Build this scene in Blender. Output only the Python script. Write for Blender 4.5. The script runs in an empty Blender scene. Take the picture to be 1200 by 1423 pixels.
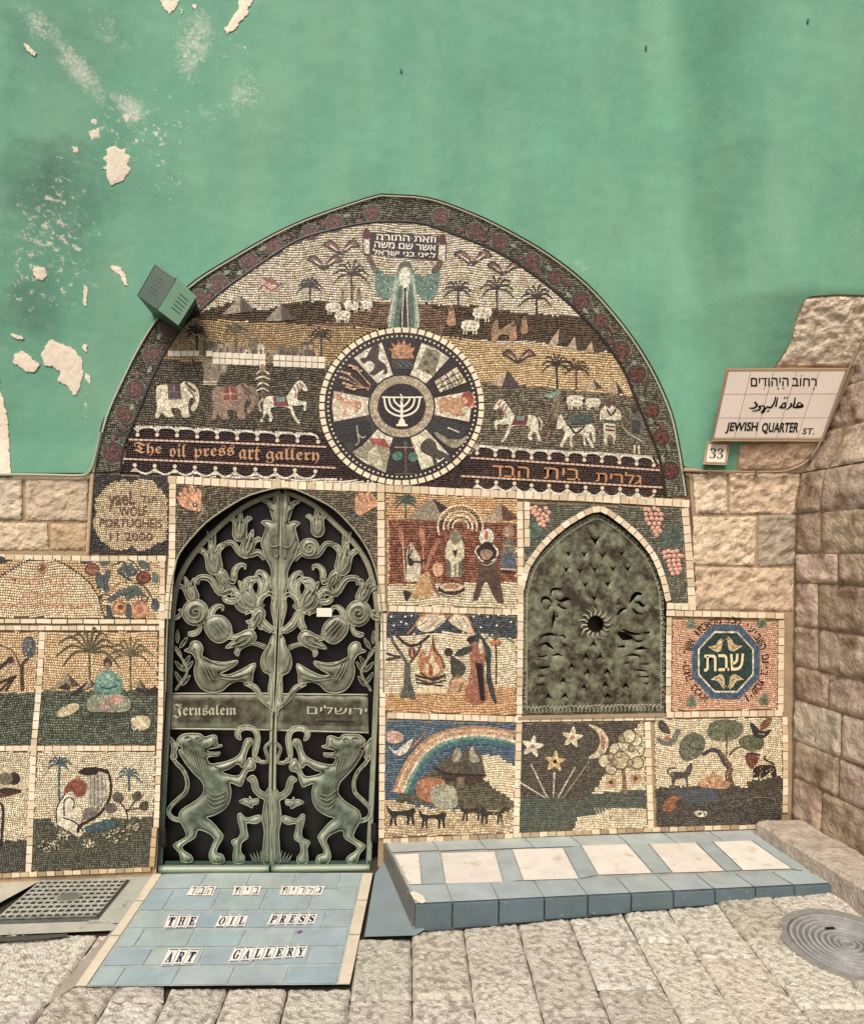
import bpy, bmesh, math, random
import numpy as np
from mathutils import Vector, Matrix, noise
from mathutils.geometry import delaunay_2d_cdt
random.seed(7); np.random.seed(7)
SC = bpy.context.scene
COL = SC.collection
# ------------------------------------------------------------------ camera
# calibrated from the vanishing points of the wall; wall is the plane Y=0, X right, Z up, street level Z=0
FOC = 930.0; CX, CY = 600.0, 711.5
def _calib():
    up = np.array([330.0, -13711.5, FOC]); up /= np.linalg.norm(up)
    x = np.array([6600.0, 220.5, FOC]); x /= np.linalg.norm(x)
    x -= up*(up@x); x /= np.linalg.norm(x)
    y = np.cross(up, x)
    return np.array([x, y, up])
S = _calib(); DIST = 3.4; HC = 1.5313
CAM = np.array([0.0, -DIST, HC])
cam = bpy.data.objects.new('camera', bpy.data.cameras.new('camera')); COL.objects.link(cam)
r_, d_, f_ = S@np.array([1, 0, 0]), S@np.array([0, 1, 0]), S@np.array([0, 0, 1])
M = Matrix(((r_[0], -d_[0], -f_[0], CAM[0]), (r_[1], -d_[1], -f_[1], CAM[1]), (r_[2], -d_[2], -f_[2], CAM[2]), (0, 0, 0, 1)))
cam.matrix_world = M
cam.data.sensor_fit = 'VERTICAL'; cam.data.sensor_height = 24.0; cam.data.lens = FOC/1423.0*24.0
cam.data.clip_end = 200; cam.data.clip_start = 0.05
SC.camera = cam
# ------------------------------------------------------------------ light
W_ = bpy.data.worlds.new('World'); SC.world = W_; W_.use_nodes = True
nt = W_.node_tree; nt.nodes.clear()
o_ = nt.nodes.new('ShaderNodeOutputWorld'); b_ = nt.nodes.new('ShaderNodeBackground'); s_ = nt.nodes.new('ShaderNodeTexSky')
s_.sky_type = 'NISHITA'; s_.sun_disc = False
SUN_EL, SUN_AZ = math.radians(46), math.radians(203)     # azimuth: where the sun stands, clockwise from +Y
s_.sun_elevation = SUN_EL; s_.sun_rotation = SUN_AZ; s_.dust_density = 4.0; s_.air_density = 1.0
b_.inputs['Strength'].default_value = 0.07
nt.links.new(s_.outputs[0], b_.inputs[0]); nt.links.new(b_.outputs[0], o_.inputs[0])
sun = bpy.data.objects.new('sun', bpy.data.lights.new('sun', 'SUN')); COL.objects.link(sun)
sun.data.energy = 1.5; sun.data.angle = math.radians(24); sun.data.color = (1.0, 0.92, 0.84)
sd = Vector((math.sin(SUN_AZ)*math.cos(SUN_EL), math.cos(SUN_AZ)*math.cos(SUN_EL), math.sin(SUN_EL)))
sun.rotation_euler = sd.to_track_quat('Z', 'Y').to_euler(); sun.location = (0, -6, 6)
SC.view_settings.view_transform = 'Standard'; SC.view_settings.look = 'None'
SC.view_settings.exposure = 1.2; SC.view_settings.gamma = 1.0
SC.view_settings.use_curve_mapping = False
SC.cycles.max_bounces = 6
# ------------------------------------------------------------------ projection helpers
def ray(u, v): return S@np.array([u-CX, v-CY, FOC])
def W(u, v, out=0.0):
    d = ray(u, v); return CAM+d*((DIST-out)/d[1])
def vout(X, Z):
    """how far the vaulted plaster swings out in front of the wall plane"""
    xg = 1.93-0.08*max(0, Z-3.0)
    d = X-xg
    r = math.log(1+math.exp(min(d/0.035, 40)))*0.035
    z = max(0.0, Z-2.03)
    s = 0.46*z if z < 0.9 else 0.414+0.06*(z-0.9)
    a = s*(1-math.exp(-r/0.13))
    dl = -1.15-X
    rl = math.log(1+math.exp(min(dl/0.10, 40)))*0.10
    a += 0.20*min(z, 1.3)*(1-math.exp(-rl/0.3))
    t = max(0.0, Z-3.1)
    return a
def V(u, v, out=0.0):
    o = 0.0
    for _ in range(30):
        p = W(u, v, o+out); o = o*0.5+0.5*vout(p[0], p[2])
    return W(u, v, o+out)
def streetz(X, Y):
    a = np.interp(X, [-9, 0.0, 0.36, 2.23, 3.6], [0, 0.0, 0.035, 0.106, 0.14])
    return a+0.03*Y
def FL(u, v, z):
    d = ray(u, v); return CAM+d*((z-HC)/d[2])
def FS(u, v, h=0.0):
    z = 0.0
    for _ in range(12):
        p = FL(u, v, z+h); z = streetz(p[0], p[1])
    return FL(u, v, z+h)
def surf_wall(u, v, o=0.0): return W(u, v, o)
# zoomed-crop coordinate frames used while reading the photograph
Z = {'S': (0, 0, 1), 'Z3': (130, 260, .35833), 'Z4': (540, 260, .35833), 'Z5': (430, 290, .27397), 'Z6': (0, 640, .41459),
     'D1': (210, 650, .28333), 'D2': (210, 940, .28333), 'P3': (520, 660, .24609), 'P4': (700, 680, .23196), 'P5': (520, 980, .33333),
     'P6': (880, 830, .24598), 'S7': (930, 400, .32335), 'S8': (940, 620, .40752), 'G1': (0, 1120, .5), 'G2': (500, 1120, .58333),
     'L3': (100, 640, .19167), 'B4': (160, 340, .11667), 'U1': (0, 0, .5), 'U2': (600, 0, .5), 'B1': (150, 590, .25833),
     'B2': (640, 600, .25833), 'L5': (0, 760, .20833), 'L6': (0, 980, .20833), 'M5': (220, 1200, .25), 'N6': (975, 495, .1875)}
def px(zn, pts):
    ox, oy, s = Z[zn]; return [(ox+x*s, oy+y*s) for x, y in pts]
def pp(zn, txt): return px(zn, [tuple(float(a) for a in t.split(',')) for t in txt.split()])
def smooth(pts, closed=True, n=4):
    out = []; L = len(pts)
    rng = range(L) if closed else range(L-1)
    for i in rng:
        g = (lambda k: pts[k % L]) if closed else (lambda k: pts[min(max(k, 0), L-1)])
        p0, p1, p2, p3 = g(i-1), g(i), g(i+1), g(i+2)
        for j in range(n):
            t = j/n
            out.append(tuple(0.5*((2*p1[k])+(-p0[k]+p2[k])*t+(2*p0[k]-5*p1[k]+4*p2[k]-p3[k])*t*t+(-p0[k]+3*p1[k]-3*p2[k]+p3[k])*t**3) for k in (0, 1)))
    if not closed: out.append(tuple(pts[-1]))
    return out
def resample(pts, step):
    P = np.array(pts, float); seg = np.hypot(*(P[1:]-P[:-1]).T); L = np.concatenate([[0], np.cumsum(seg)])
    n = max(2, int(round(L[-1]/step))+1); s = np.linspace(0, L[-1], n)
    return [(float(a), float(b)) for a, b in zip(np.interp(s, L, P[:, 0]), np.interp(s, L, P[:, 1]))]
def inside(poly, x, y):
    x = np.asarray(x); y = np.asarray(y); c = np.zeros(x.shape, bool); n = len(poly)
    for i in range(n):
        x1, y1 = poly[i]; x2, y2 = poly[(i+1) % n]
        if y1 == y2: continue
        k = ((y1 > y) != (y2 > y)) & (x < (x2-x1)*(y-y1)/(y2-y1)+x1); c ^= k
    return c
def dist_poly(polys, x, y):
    d = np.full(np.shape(x), 1e9)
    for poly in polys:
        for i in range(len(poly)):
            x1, y1 = poly[i]; x2, y2 = poly[(i+1) % len(poly)]; dx, dy = x2-x1, y2-y1
            L = dx*dx+dy*dy+1e-12; t = np.clip(((x-x1)*dx+(y-y1)*dy)/L, 0, 1)
            d = np.minimum(d, np.hypot(x-x1-t*dx, y-y1-t*dy))
    return d
# ------------------------------------------------------------------ colour and materials
KCOL = 0.80
def C(h, k=1.0):
    if not isinstance(h, str): return tuple(h)
    if len(h) == 3: h = ''.join(a+a for a in h)
    v = [int(h[i:i+2], 16)/255 for i in (0, 2, 4)]
    v = [a/12.92 if a <= .04045 else ((a+.055)/1.055)**2.4 for a in v]; L = .3*v[0]+.59*v[1]+.11*v[2]; wm = (1.03, 1.0, .93)
    return tuple(min(0.9, (a*.86+L*.14*w_)*KCOL*k) for a, w_ in zip(v, wm))
def vary(c, a=0.12):
    k = 1+random.uniform(-a, a); return tuple(max(0, x*k*(1+random.uniform(-a, a)*.3)) for x in c)
def mat(name, rough=0.7, bump=(60, .3, .002), var=(12, .2), metal=0.0, cells=None, spec=0.4, extra=None, voro=None):
    m = bpy.data.materials.new(name); m.use_nodes = True; n = m.node_tree.nodes; l = m.node_tree.links
    b = n['Principled BSDF']; b.inputs['Roughness'].default_value = rough; b.inputs['Metallic'].default_value = metal
    b.inputs['Specular IOR Level'].default_value = spec
    at = n.new('ShaderNodeAttribute'); at.attribute_name = 'Col'; cur = at.outputs['Color']
    tc = n.new('ShaderNodeNewGeometry')
    def mul(cur, fac_socket, lo, hi):
        mr = n.new('ShaderNodeMapRange'); mr.inputs['From Min'].default_value = .25; mr.inputs['From Max'].default_value = .75
        mr.inputs['To Min'].default_value = lo; mr.inputs['To Max'].default_value = hi; l.new(fac_socket, mr.inputs['Value'])
        mx = n.new('ShaderNodeVectorMath'); mx.operation = 'SCALE'; l.new(cur, mx.inputs[0]); l.new(mr.outputs[0], mx.inputs['Scale'])
        return mx.outputs[0]
    nz = n.new('ShaderNodeTexNoise'); nz.inputs['Scale'].default_value = var[0]; nz.inputs['Detail'].default_value = 8; nz.inputs['Roughness'].default_value = .65
    l.new(tc.outputs['Position'], nz.inputs['Vector'])
    cur = mul(cur, nz.outputs['Fac'], 1-var[1], 1+var[1])
    hsum = None
    bz = n.new('ShaderNodeTexNoise'); bz.inputs['Scale'].default_value = bump[0]; bz.inputs['Detail'].default_value = 6
    l.new(tc.outputs['Position'], bz.inputs['Vector']); hs = bz.outputs['Fac']
    if cells:      # tesserae: cell colour and dark joints, follows the real size of the pieces
        sc, dark, cv = cells
        vc = n.new('ShaderNodeTexVoronoi'); vc.inputs['Scale'].default_value = sc; l.new(tc.outputs['Position'], vc.inputs['Vector'])
        ve = n.new('ShaderNodeTexVoronoi'); ve.feature = 'DISTANCE_TO_EDGE'; ve.inputs['Scale'].default_value = sc; l.new(tc.outputs['Position'], ve.inputs['Vector'])
        sp = n.new('ShaderNodeSeparateColor'); l.new(vc.outputs['Color'], sp.inputs[0]); cur = mul(cur, sp.outputs[0], 1-cv, 1+cv)
        mr = n.new('ShaderNodeMapRange'); mr.inputs['From Min'].default_value = 0.015; mr.inputs['From Max'].default_value = .11
        mr.inputs['To Min'].default_value = dark; mr.inputs['To Max'].default_value = 1; l.new(ve.outputs['Distance'], mr.inputs['Value'])
        mx = n.new('ShaderNodeVectorMath'); mx.operation = 'SCALE'; l.new(cur, mx.inputs[0]); l.new(mr.outputs[0], mx.inputs['Scale']); cur = mx.outputs[0]
        hs = mr.outputs[0]
    if voro:       # pits
        sc, col2, lo, hi = voro
        vz = n.new('ShaderNodeTexNoise'); vz.inputs['Scale'].default_value = sc; vz.inputs['Detail'].default_value = 5; vz.inputs['Roughness'].default_value = .6
        l.new(tc.outputs['Position'], vz.inputs['Vector'])
        mr = n.new('ShaderNodeMapRange'); mr.inputs['From Min'].default_value = lo; mr.inputs['From Max'].default_value = hi; l.new(vz.outputs['Fac'], mr.inputs['Value'])
        mx = n.new('ShaderNodeMix'); mx.data_type = 'RGBA'; l.new(mr.outputs[0], mx.inputs['Factor']); l.new(cur, mx.inputs['A']); mx.inputs['B'].default_value = (*col2, 1); cur = mx.outputs['Result']
    if extra: cur = extra(n, l, tc, cur, b)
    bp = n.new('ShaderNodeBump'); bp.inputs['Strength'].default_value = bump[1]; bp.inputs['Distance'].default_value = bump[2]
    l.new(hs, bp.inputs['Height']); l.new(bp.outputs[0], b.inputs['Normal']); l.new(cur, b.inputs['Base Color'])
    return m
def wear_extra(n, l, tc, cur, b):
    """limewash worn off to pale plaster and grimy film, where the surface really is worn (vertex weights)"""
    aw = n.new('ShaderNodeAttribute'); aw.attribute_name = 'Wear'; sp = n.new('ShaderNodeSeparateColor'); l.new(aw.outputs['Color'], sp.inputs[0])
    def blend(cur, wsock, scale, col, gain, off, det=9, hi=.70):
        nz = n.new('ShaderNodeTexNoise'); nz.inputs['Scale'].default_value = scale; nz.inputs['Detail'].default_value = det; nz.inputs['Roughness'].default_value = .72
        l.new(tc.outputs['Position'], nz.inputs['Vector'])
        a = n.new('ShaderNodeMath'); a.operation = 'ADD'; l.new(nz.outputs['Fac'], a.inputs[0])
        w = n.new('ShaderNodeMath'); w.operation = 'MULTIPLY_ADD'; l.new(wsock, w.inputs[0]); w.inputs[1].default_value = gain; w.inputs[2].default_value = off
        l.new(w.outputs[0], a.inputs[1])
        mr = n.new('ShaderNodeMapRange'); mr.inputs['From Min'].default_value = .5; mr.inputs['From Max'].default_value = hi; l.new(a.outputs[0], mr.inputs['Value'])
        mx = n.new('ShaderNodeMix'); mx.data_type = 'RGBA'; l.new(mr.outputs[0], mx.inputs['Factor']); l.new(cur, mx.inputs['A']); mx.inputs['B'].default_value = (*col, 1)
        return mx.outputs['Result']
    mp = n.new('ShaderNodeMapping'); mp.inputs['Scale'].default_value = (3.2, 3.2, 1.1); l.new(tc.outputs['Position'], mp.inputs['Vector'])
    sn = n.new('ShaderNodeTexNoise'); sn.inputs['Scale'].default_value = 1.0; sn.inputs['Detail'].default_value = 7; sn.inputs['Roughness'].default_value = .6; l.new(mp.outputs[0], sn.inputs['Vector'])
    sr = n.new('ShaderNodeMapRange'); sr.inputs['From Min'].default_value = .45; sr.inputs['From Max'].default_value = .75; sr.inputs['To Max'].default_value = .42; l.new(sn.outputs['Fac'], sr.inputs['Value'])
    sx = n.new('ShaderNodeMix'); sx.data_type = 'RGBA'; l.new(sr.outputs[0], sx.inputs['Factor']); l.new(cur, sx.inputs['A']); sx.inputs['B'].default_value = (*C('8db592'), 1); cur = sx.outputs['Result']
    s2 = n.new('ShaderNodeMapRange'); s2.inputs['From Min'].default_value = .48; s2.inputs['From Max'].default_value = .25; s2.inputs['To Max'].default_value = .3; l.new(sn.outputs['Fac'], s2.inputs['Value'])
    s3 = n.new('ShaderNodeMix'); s3.data_type = 'RGBA'; l.new(s2.outputs[0], s3.inputs['Factor']); l.new(cur, s3.inputs['A']); s3.inputs['B'].default_value = (*C('528f76'), 1); cur = s3.outputs['Result']
    cur = blend(cur, sp.outputs[1], 6, C('50806a'), .66, -.32, 12, .92)
    cur = blend(cur, sp.outputs[0], 14, C('b2c6b0'), .47, -.33, 14, .82)
    cur = blend(cur, sp.outputs[0], 70, C('d6d6c4'), .36, -.31, 8)
    cur = blend(cur, sp.outputs[2], 34, C('e6dcc4'), .33, -.35, 10, .60)
    return cur
def patina_shade_extra(n, l, tc, cur, b):
    g = n.new('ShaderNodeTexNoise'); g.inputs['Scale'].default_value = 14; g.inputs['Detail'].default_value = 10; g.inputs['Roughness'].default_value = .75
    l.new(tc.outputs['Position'], g.inputs['Vector'])
    mr = n.new('ShaderNodeMapRange'); mr.inputs['From Min'].default_value = .43; mr.inputs['From Max'].default_value = .63; l.new(g.outputs['Fac'], mr.inputs['Value'])
    mx = n.new('ShaderNodeMix'); mx.data_type = 'RGBA'; l.new(mr.outputs[0], mx.inputs['Factor']); mx.inputs['A'].default_value = (*C('3b3022'), 1); l.new(cur, mx.inputs['B'])
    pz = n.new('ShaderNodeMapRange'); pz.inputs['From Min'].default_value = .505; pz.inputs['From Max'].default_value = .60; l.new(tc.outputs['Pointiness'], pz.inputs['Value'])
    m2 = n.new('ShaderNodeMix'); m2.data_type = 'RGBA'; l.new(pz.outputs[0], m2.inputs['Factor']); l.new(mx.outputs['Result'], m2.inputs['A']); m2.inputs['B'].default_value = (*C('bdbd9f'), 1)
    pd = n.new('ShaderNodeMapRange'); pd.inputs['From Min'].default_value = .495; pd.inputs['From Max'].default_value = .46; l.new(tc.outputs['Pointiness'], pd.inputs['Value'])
    m4 = n.new('ShaderNodeMix'); m4.data_type = 'RGBA'; l.new(pd.outputs[0], m4.inputs['Factor']); l.new(m2.outputs['Result'], m4.inputs['A']); m4.inputs['B'].default_value = (*C('241a12'), 1); m2 = m4  # recesses darkened in the colour to stand in for shade
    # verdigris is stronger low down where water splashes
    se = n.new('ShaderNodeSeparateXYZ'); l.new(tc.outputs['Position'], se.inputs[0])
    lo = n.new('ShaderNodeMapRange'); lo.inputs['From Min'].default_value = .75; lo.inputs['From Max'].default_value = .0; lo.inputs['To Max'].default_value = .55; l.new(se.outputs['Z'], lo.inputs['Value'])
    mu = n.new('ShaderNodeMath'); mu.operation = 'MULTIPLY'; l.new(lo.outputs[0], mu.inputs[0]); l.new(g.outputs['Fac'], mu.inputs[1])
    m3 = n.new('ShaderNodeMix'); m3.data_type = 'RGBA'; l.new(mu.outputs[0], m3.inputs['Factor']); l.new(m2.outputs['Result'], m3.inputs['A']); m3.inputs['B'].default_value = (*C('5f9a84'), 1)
    return m3.outputs['Result']
MT = {
 'tess': mat('tesserae_stone', .5, (300, .3, .0008), (40, .12)),
 'inlay': mat('tesserae_inlay', .5, (300, .8, .0012), (30, .15), cells=(74, .38, .24)),
 'bead': mat('cut_tesserae', .5, (300, .3, .0008), (60, .10)),
 'bed': mat('mortar_bed', .95, (120, .6, .002), (20, .3)),
 'plaster': mat('green_limewash', .85, (9, .55, .014), (2.3, .17), extra=wear_extra),
 'bare': mat('bare_plaster', .9, (70, .6, .004), (18, .14)),
 'stone': mat('dressed_limestone', .92, (55, 1.0, .012), (16, .34), voro=(22, C('a07858', .9), .56, .74)),
 'pier': mat('grimy_limestone', .92, (48, 1.0, .012), (11, .40), voro=(7, C('6e4c34'), .50, .72)),
 'mortar': mat('wall_mortar', .95, (50, .6, .006), (10, .25)),
 'paving': mat('tooled_paving_stone', .8, (120, 1.0, .010), (90, .22), voro=(30, C('8f8468'), .58, .72)),
 'joint': mat('street_dirt', .95, (60, .6, .004), (14, .3)),
 'smooth': mat('smooth_stone', .7, (40, .25, .003), (8, .16), voro=(18, C('8b8676'), .58, .7)),
 'tile': mat('glazed_tile', .45, (25, .12, .002), (7, .20), voro=(30, C('a9b3ab'), .62, .80)),
 'cream': mat('cream_tile', .5, (30, .12, .002), (9, .12), voro=(14, C('c9b795'), .58, .72)),
 'bronze': mat('patinated_bronze', .5, (45, .6, .004), (30, .30), metal=.15, extra=patina_shade_extra),
 'iron': mat('dark_iron', .6, (60, .4, .003), (20, .3), metal=.4),
 'dark': mat('dark_board', .45, (30, .2, .002), (5, .35)),
 'paint': mat('painted_metal', .5, (120, .15, .001), (10, .06)),
 'ceramic': mat('glazed_ceramic', .3, (20, .08, .001), (8, .04)),
 'ink': mat('glaze_ink', .35, (50, .05, .0005), (30, .08)),
}
# ------------------------------------------------------------------ objects
ORG = {}
def root(name, loc, label, cat, group=None, kind=None):
    o = bpy.data.objects.new(name, None); COL.objects.link(o); o.location = Vector(loc); o.empty_display_size = .1
    if label: o['label'] = label
    if cat: o['category'] = cat
    if group: o['group'] = group
    if kind: o['kind'] = kind
    ORG[o.name] = np.array(loc, float); return o
class MB:
    def __init__(s): s.v = []; s.f = []; s.c = []
    def add(s, vs, fs, col):
        b = len(s.v); s.v.extend([tuple(map(float, p)) for p in vs])
        for f in fs: s.f.append(tuple(b+i for i in f)); s.c.append(col)
    def build(s, name, m, parent=None, label=None, cat=None, kind=None, group=None, smooth_=False, wear=None, at=None):
        me = bpy.data.meshes.new(name)
        org = ORG[parent.name] if parent is not None else np.zeros(3)
        A = np.array(s.v, float).reshape(-1, 3)
        if at is None: at = A.mean(0) if parent is None or len(A) < 400 else org
        at = np.array(at, float)
        me.from_pydata([tuple(p) for p in (A-at)], [], s.f)
        me.materials.append(MT[m])
        a = me.attributes.new('Col', 'FLOAT_COLOR', 'FACE'); n = len(me.polygons)
        arr = np.ones((n, 4), np.float32); arr[:, :3] = np.array(s.c, np.float32)[:n]; a.data.foreach_set('color', arr.ravel())
        if wear is not None:
            w = me.attributes.new('Wear', 'FLOAT_COLOR', 'POINT'); ar = np.ones((len(me.vertices), 4), np.float32); ar[:, :3] = wear; w.data.foreach_set('color', ar.ravel())
        if smooth_: me.polygons.foreach_set('use_smooth', [True]*n)
        o = bpy.data.objects.new(name, me); COL.objects.link(o)
        if parent is not None: o.parent = parent; o.location = Vector(at-org)
        else: o.location = Vector(at)
        ORG[o.name] = at
        if label: o['label'] = label
        if cat: o['category'] = cat
        if kind: o['kind'] = kind
        if group: o['group'] = group
        return o
def slab(mb, poly, fn, o0, o1, col, chamfer=0.0, side=None):
    """closed plate over a convex-ish pixel polygon between two heights above surface fn"""
    n = len(poly); cx = sum(p[0] for p in poly)/n; cy = sum(p[1] for p in poly)/n
    A = [fn(x, y, o0) for x, y in poly]; Bv = [fn(x, y, o1-chamfer) for x, y in poly] if chamfer else None
    top = [fn(cx+(x-cx)*(1-.0), cy+(y-cy), o1) for x, y in poly] if not chamfer else None
    if chamfer:
        r = sum(math.hypot(x-cx, y-cy) for x, y in poly)/n; k = 1-min(.25, chamfer*300/r)
        top = [fn(cx+(x-cx)*k, cy+(y-cy)*k, o1) for x, y in poly]
        vs = A+Bv+top; rings = 2
    else: vs = A+top; rings = 1
    fs = []
    for r_i in range(rings):
        for i in range(n):
            j = (i+1) % n; fs.append((r_i*n+i, r_i*n+j, (r_i+1)*n+j, (r_i+1)*n+i))
    fs.append(tuple(range(rings*n, (rings+1)*n)))
    mb.add(vs, fs, col)
def area2(p): return sum(p[i][0]*p[(i+1) % len(p)][1]-p[(i+1) % len(p)][0]*p[i][1] for i in range(len(p)))
def cdt(poly, holes=(), pts=()):
    vs = [Vector(p) for p in poly]; ed = [(i, (i+1) % len(poly)) for i in range(len(poly))]
    for h in holes:
        b = len(vs); vs += [Vector(p) for p in h]; ed += [(b+i, b+(i+1) % len(h)) for i in range(len(h))]
    vs += [Vector(p) for p in pts]
    r = delaunay_2d_cdt(vs, ed, [], 0, 1e-5)
    P = [(p[0], p[1]) for p in r[0]]; T = [t for t in r[2] if len(t) == 3]
    if not T: return P, []
    cx = np.array([sum(P[i][0] for i in t)/3 for t in T]); cy = np.array([sum(P[i][1] for i in t)/3 for t in T])
    k = inside(poly, cx, cy)
    for h in holes: k &= ~inside(h, cx, cy)
    out = []
    for t, q in zip(T, k):
        if q:
            a = area2([P[i] for i in t]); out.append(tuple(t) if a < 0 else tuple(reversed(t)))
    return P, out
def puff(mb, poly, fn, o0, h, col, holes=(), step=4.0, R=6.0, edge=.0, nz=0.0):
    """swollen relief over a pixel polygon: height follows the distance to its outline"""
    xs = [p[0] for p in poly]; ys = [p[1] for p in poly]
    gx, gy = np.meshgrid(np.arange(min(xs)+step/2, max(xs), step), np.arange(min(ys)+step/2, max(ys), step))
    gx = gx.ravel()+np.random.uniform(-.15, .15, gx.size)*step; gy = gy.ravel()+np.random.uniform(-.15, .15, gy.size)*step
    k = inside(poly, gx, gy)
    for hh in holes: k &= ~inside(hh, gx, gy)
    gx, gy = gx[k], gy[k]
    if len(gx):
        d = dist_poly([poly, *holes], gx, gy); k = d > step*.35; gx, gy, d = gx[k], gy[k], d[k]
    P, T = cdt(poly, holes, list(zip(gx, gy)))
    PX = np.array([p[0] for p in P]); PY = np.array([p[1] for p in P]); d = dist_poly([poly, *holes], PX, PY)
    t = np.clip(d/R, 0, 1); hh = edge+(h-edge)*np.sqrt(1-(1-t)**2)
    if nz: hh = hh+np.array([nz*noise.noise(Vector((x*.12, y*.12, 3))) for x, y in P])*t
    vs = [fn(x, y, o0+z) for (x, y), z in zip(P, hh)]
    mb.add(vs, T, col)
    for q in [poly, *holes]:     # side skirts
        n = len(q); a = [fn(x, y, o0+edge) for x, y in q]; b = [fn(x, y, o0-.012) for x, y in q]
        mb.add(a+b, [(i, (i+1) % n, n+(i+1) % n, n+i) for i in range(n)], col)
def ribbon(pts, w):
    """outline polygon of a stroke; w number or (start, mid, end)"""
    P = np.array(pts, float); n = len(P); T = np.gradient(P, axis=0); T /= (np.linalg.norm(T, axis=1)[:, None]+1e-9)
    N = np.stack([-T[:, 1], T[:, 0]], 1)
    ww = np.full(n, w/2.0) if not isinstance(w, (tuple, list)) else np.interp(np.linspace(0, 1, n), np.linspace(0, 1, len(w)), w)/2
    A = P+N*ww[:, None]; B = P-N*ww[:, None]
    return [tuple(a) for a in A]+[tuple(b) for b in B[::-1]]
def stroke(mb, pts, w, fn, o0, h, col, dome=True):
    P = np.array(pts, float); n = len(P)
    if n < 2: return
    T = np.gradient(P, axis=0); T /= (np.linalg.norm(T, axis=1)[:, None]+1e-9); N = np.stack([-T[:, 1], T[:, 0]], 1)
    ww = np.full(n, w/2.0) if not isinstance(w, (tuple, list)) else np.interp(np.linspace(0, 1, n), np.linspace(0, 1, len(w)), w)/2
    prof = [(-1, 0), (-.8, .7), (0, 1), (.8, .7), (1, 0)] if dome else [(-1, 0), (-1, 1), (1, 1), (1, 0)]
    m = len(prof); vs = []
    for i in range(n):
        for a, b in prof:
            q = P[i]+N[i]*ww[i]*a; vs.append(fn(q[0], q[1], o0+h*b))
    fs = [(i*m+j+1, (i+1)*m+j+1, (i+1)*m+j, i*m+j) for i in range(n-1) for j in range(m-1)]
    fs += [tuple(range(m)), tuple(range((n-1)*m, n*m))[::-1]]
    mb.add(vs, fs, col)
def ell(cx, cy, rx, ry, n=20, a0=0): return [(cx+rx*math.cos(a0+2*math.pi*i/n), cy+ry*math.sin(a0+2*math.pi*i/n)) for i in range(n)]
def tube3(mb, pts, r, col, m=8):
    P = [Vector(p) for p in pts]; vs = []; n = len(P)
    for i in range(n):
        t = (P[min(i+1, n-1)]-P[max(i-1, 0)]).normalized(); u = t.cross(Vector((0, 1, 0.01))).normalized(); w = t.cross(u)
        for j in range(m):
            a = 2*math.pi*j/m; vs.append(tuple(P[i]+(u*math.cos(a)+w*math.sin(a))*r))
    fs = [(i*m+j, i*m+(j+1) % m, (i+1)*m+(j+1) % m, (i+1)*m+j) for i in range(n-1) for j in range(m)]
    fs += [tuple(range(m))[::-1], tuple(range((n-1)*m, n*m))]
    mb.add(vs, fs, col)
def textmesh(s, h=.0, shear=0.0, offset=0.0):
    c = bpy.data.curves.new('text', 'FONT'); c.body = s; c.extrude = h; c.shear = shear; c.offset = offset; c.resolution_u = 3
    o = bpy.data.objects.new('text', c); COL.objects.link(o)
    dg = bpy.context.evaluated_depsgraph_get(); me = o.evaluated_get(dg).to_mesh()
    V_ = [tuple(v.co) for v in me.vertices]; F_ = [tuple(p.vertices) for p in me.polygons]
    bpy.data.objects.remove(o); bpy.data.curves.remove(c)
    for i, ch in enumerate(s):        # the default font's dalet has crossing contours: laid again as two strokes
        if ch != '\u05d3': continue
        if len(s) == 1: xr = .498
        else:
            Ap, _ = textmesh('\u05d9'+s[:i]+'\u05d9', h); Aq, _ = textmesh('\u05d9\u05d9', h); xr = None
            w0 = textmesh('\u05d9'+s[:i]+'\u05e1', h)[0][:, 0].max()-textmesh('\u05e1', h)[0][:, 0].max()-(textmesh('\u05d9\u05e1', h)[0][:, 0].max()-textmesh('\u05e1', h)[0][:, 0].max()); xr = w0+.498
        bad = {k for k, v in enumerate(V_) if xr-.495 < v[0] < xr+.012+offset}
        F_ = [f for f in F_ if not (set(f) & bad)]; b = len(V_)
        for x0, x1, y0, y1, zz in ((.01, .498, .505, .592, h), (.317, .407, 0, .503, h)):
            b = len(V_); x0 += xr-.498; x1 += xr-.498; o2 = offset
            V_ += [(x0-o2, y0, zz), (x1+o2, y0, zz), (x1+o2, y1, zz), (x0-o2, y1, zz), (x0-o2, y0, -zz), (x1+o2, y0, -zz), (x1+o2, y1, -zz), (x0-o2, y1, -zz)]
            F_ += [(b, b+1, b+2, b+3), (b, b+1, b+5, b+4), (b+1, b+2, b+6, b+5), (b+2, b+3, b+7, b+6), (b+3, b, b+4, b+7)]
    used = sorted({i for f in F_ for i in f}); mp = {k: i for i, k in enumerate(used)}
    A = np.array([V_[k] for k in used]); return A, [tuple(mp[i] for i in f) for f in F_]
def text(mb, s, quad, fn, o0, h, col, shear=0.0, offset=0.0, arc=None):
    """quad: TL TR BR BL pixel corners of the ink box"""
    A, F_ = textmesh(s, .01, shear, offset)
    lo, hi = A.min(0), A.max(0); U = (A[:, 0]-lo[0])/(hi[0]-lo[0]); Vv = (A[:, 1]-lo[1])/(hi[1]-lo[1])
    tl, tr, br, bl = [np.array(q, float) for q in quad]; vs = []
    for (x, y, z), u, v in zip(A, U, Vv):
        if arc: q = arc(u, v)
        else: q = (bl*(1-u)+br*u)*(1-v)+(tl*(1-u)+tr*u)*v
        vs.append(fn(q[0], q[1], o0+(h if z > 0 else 0)))
    mb.add(vs, F_, col)
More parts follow.
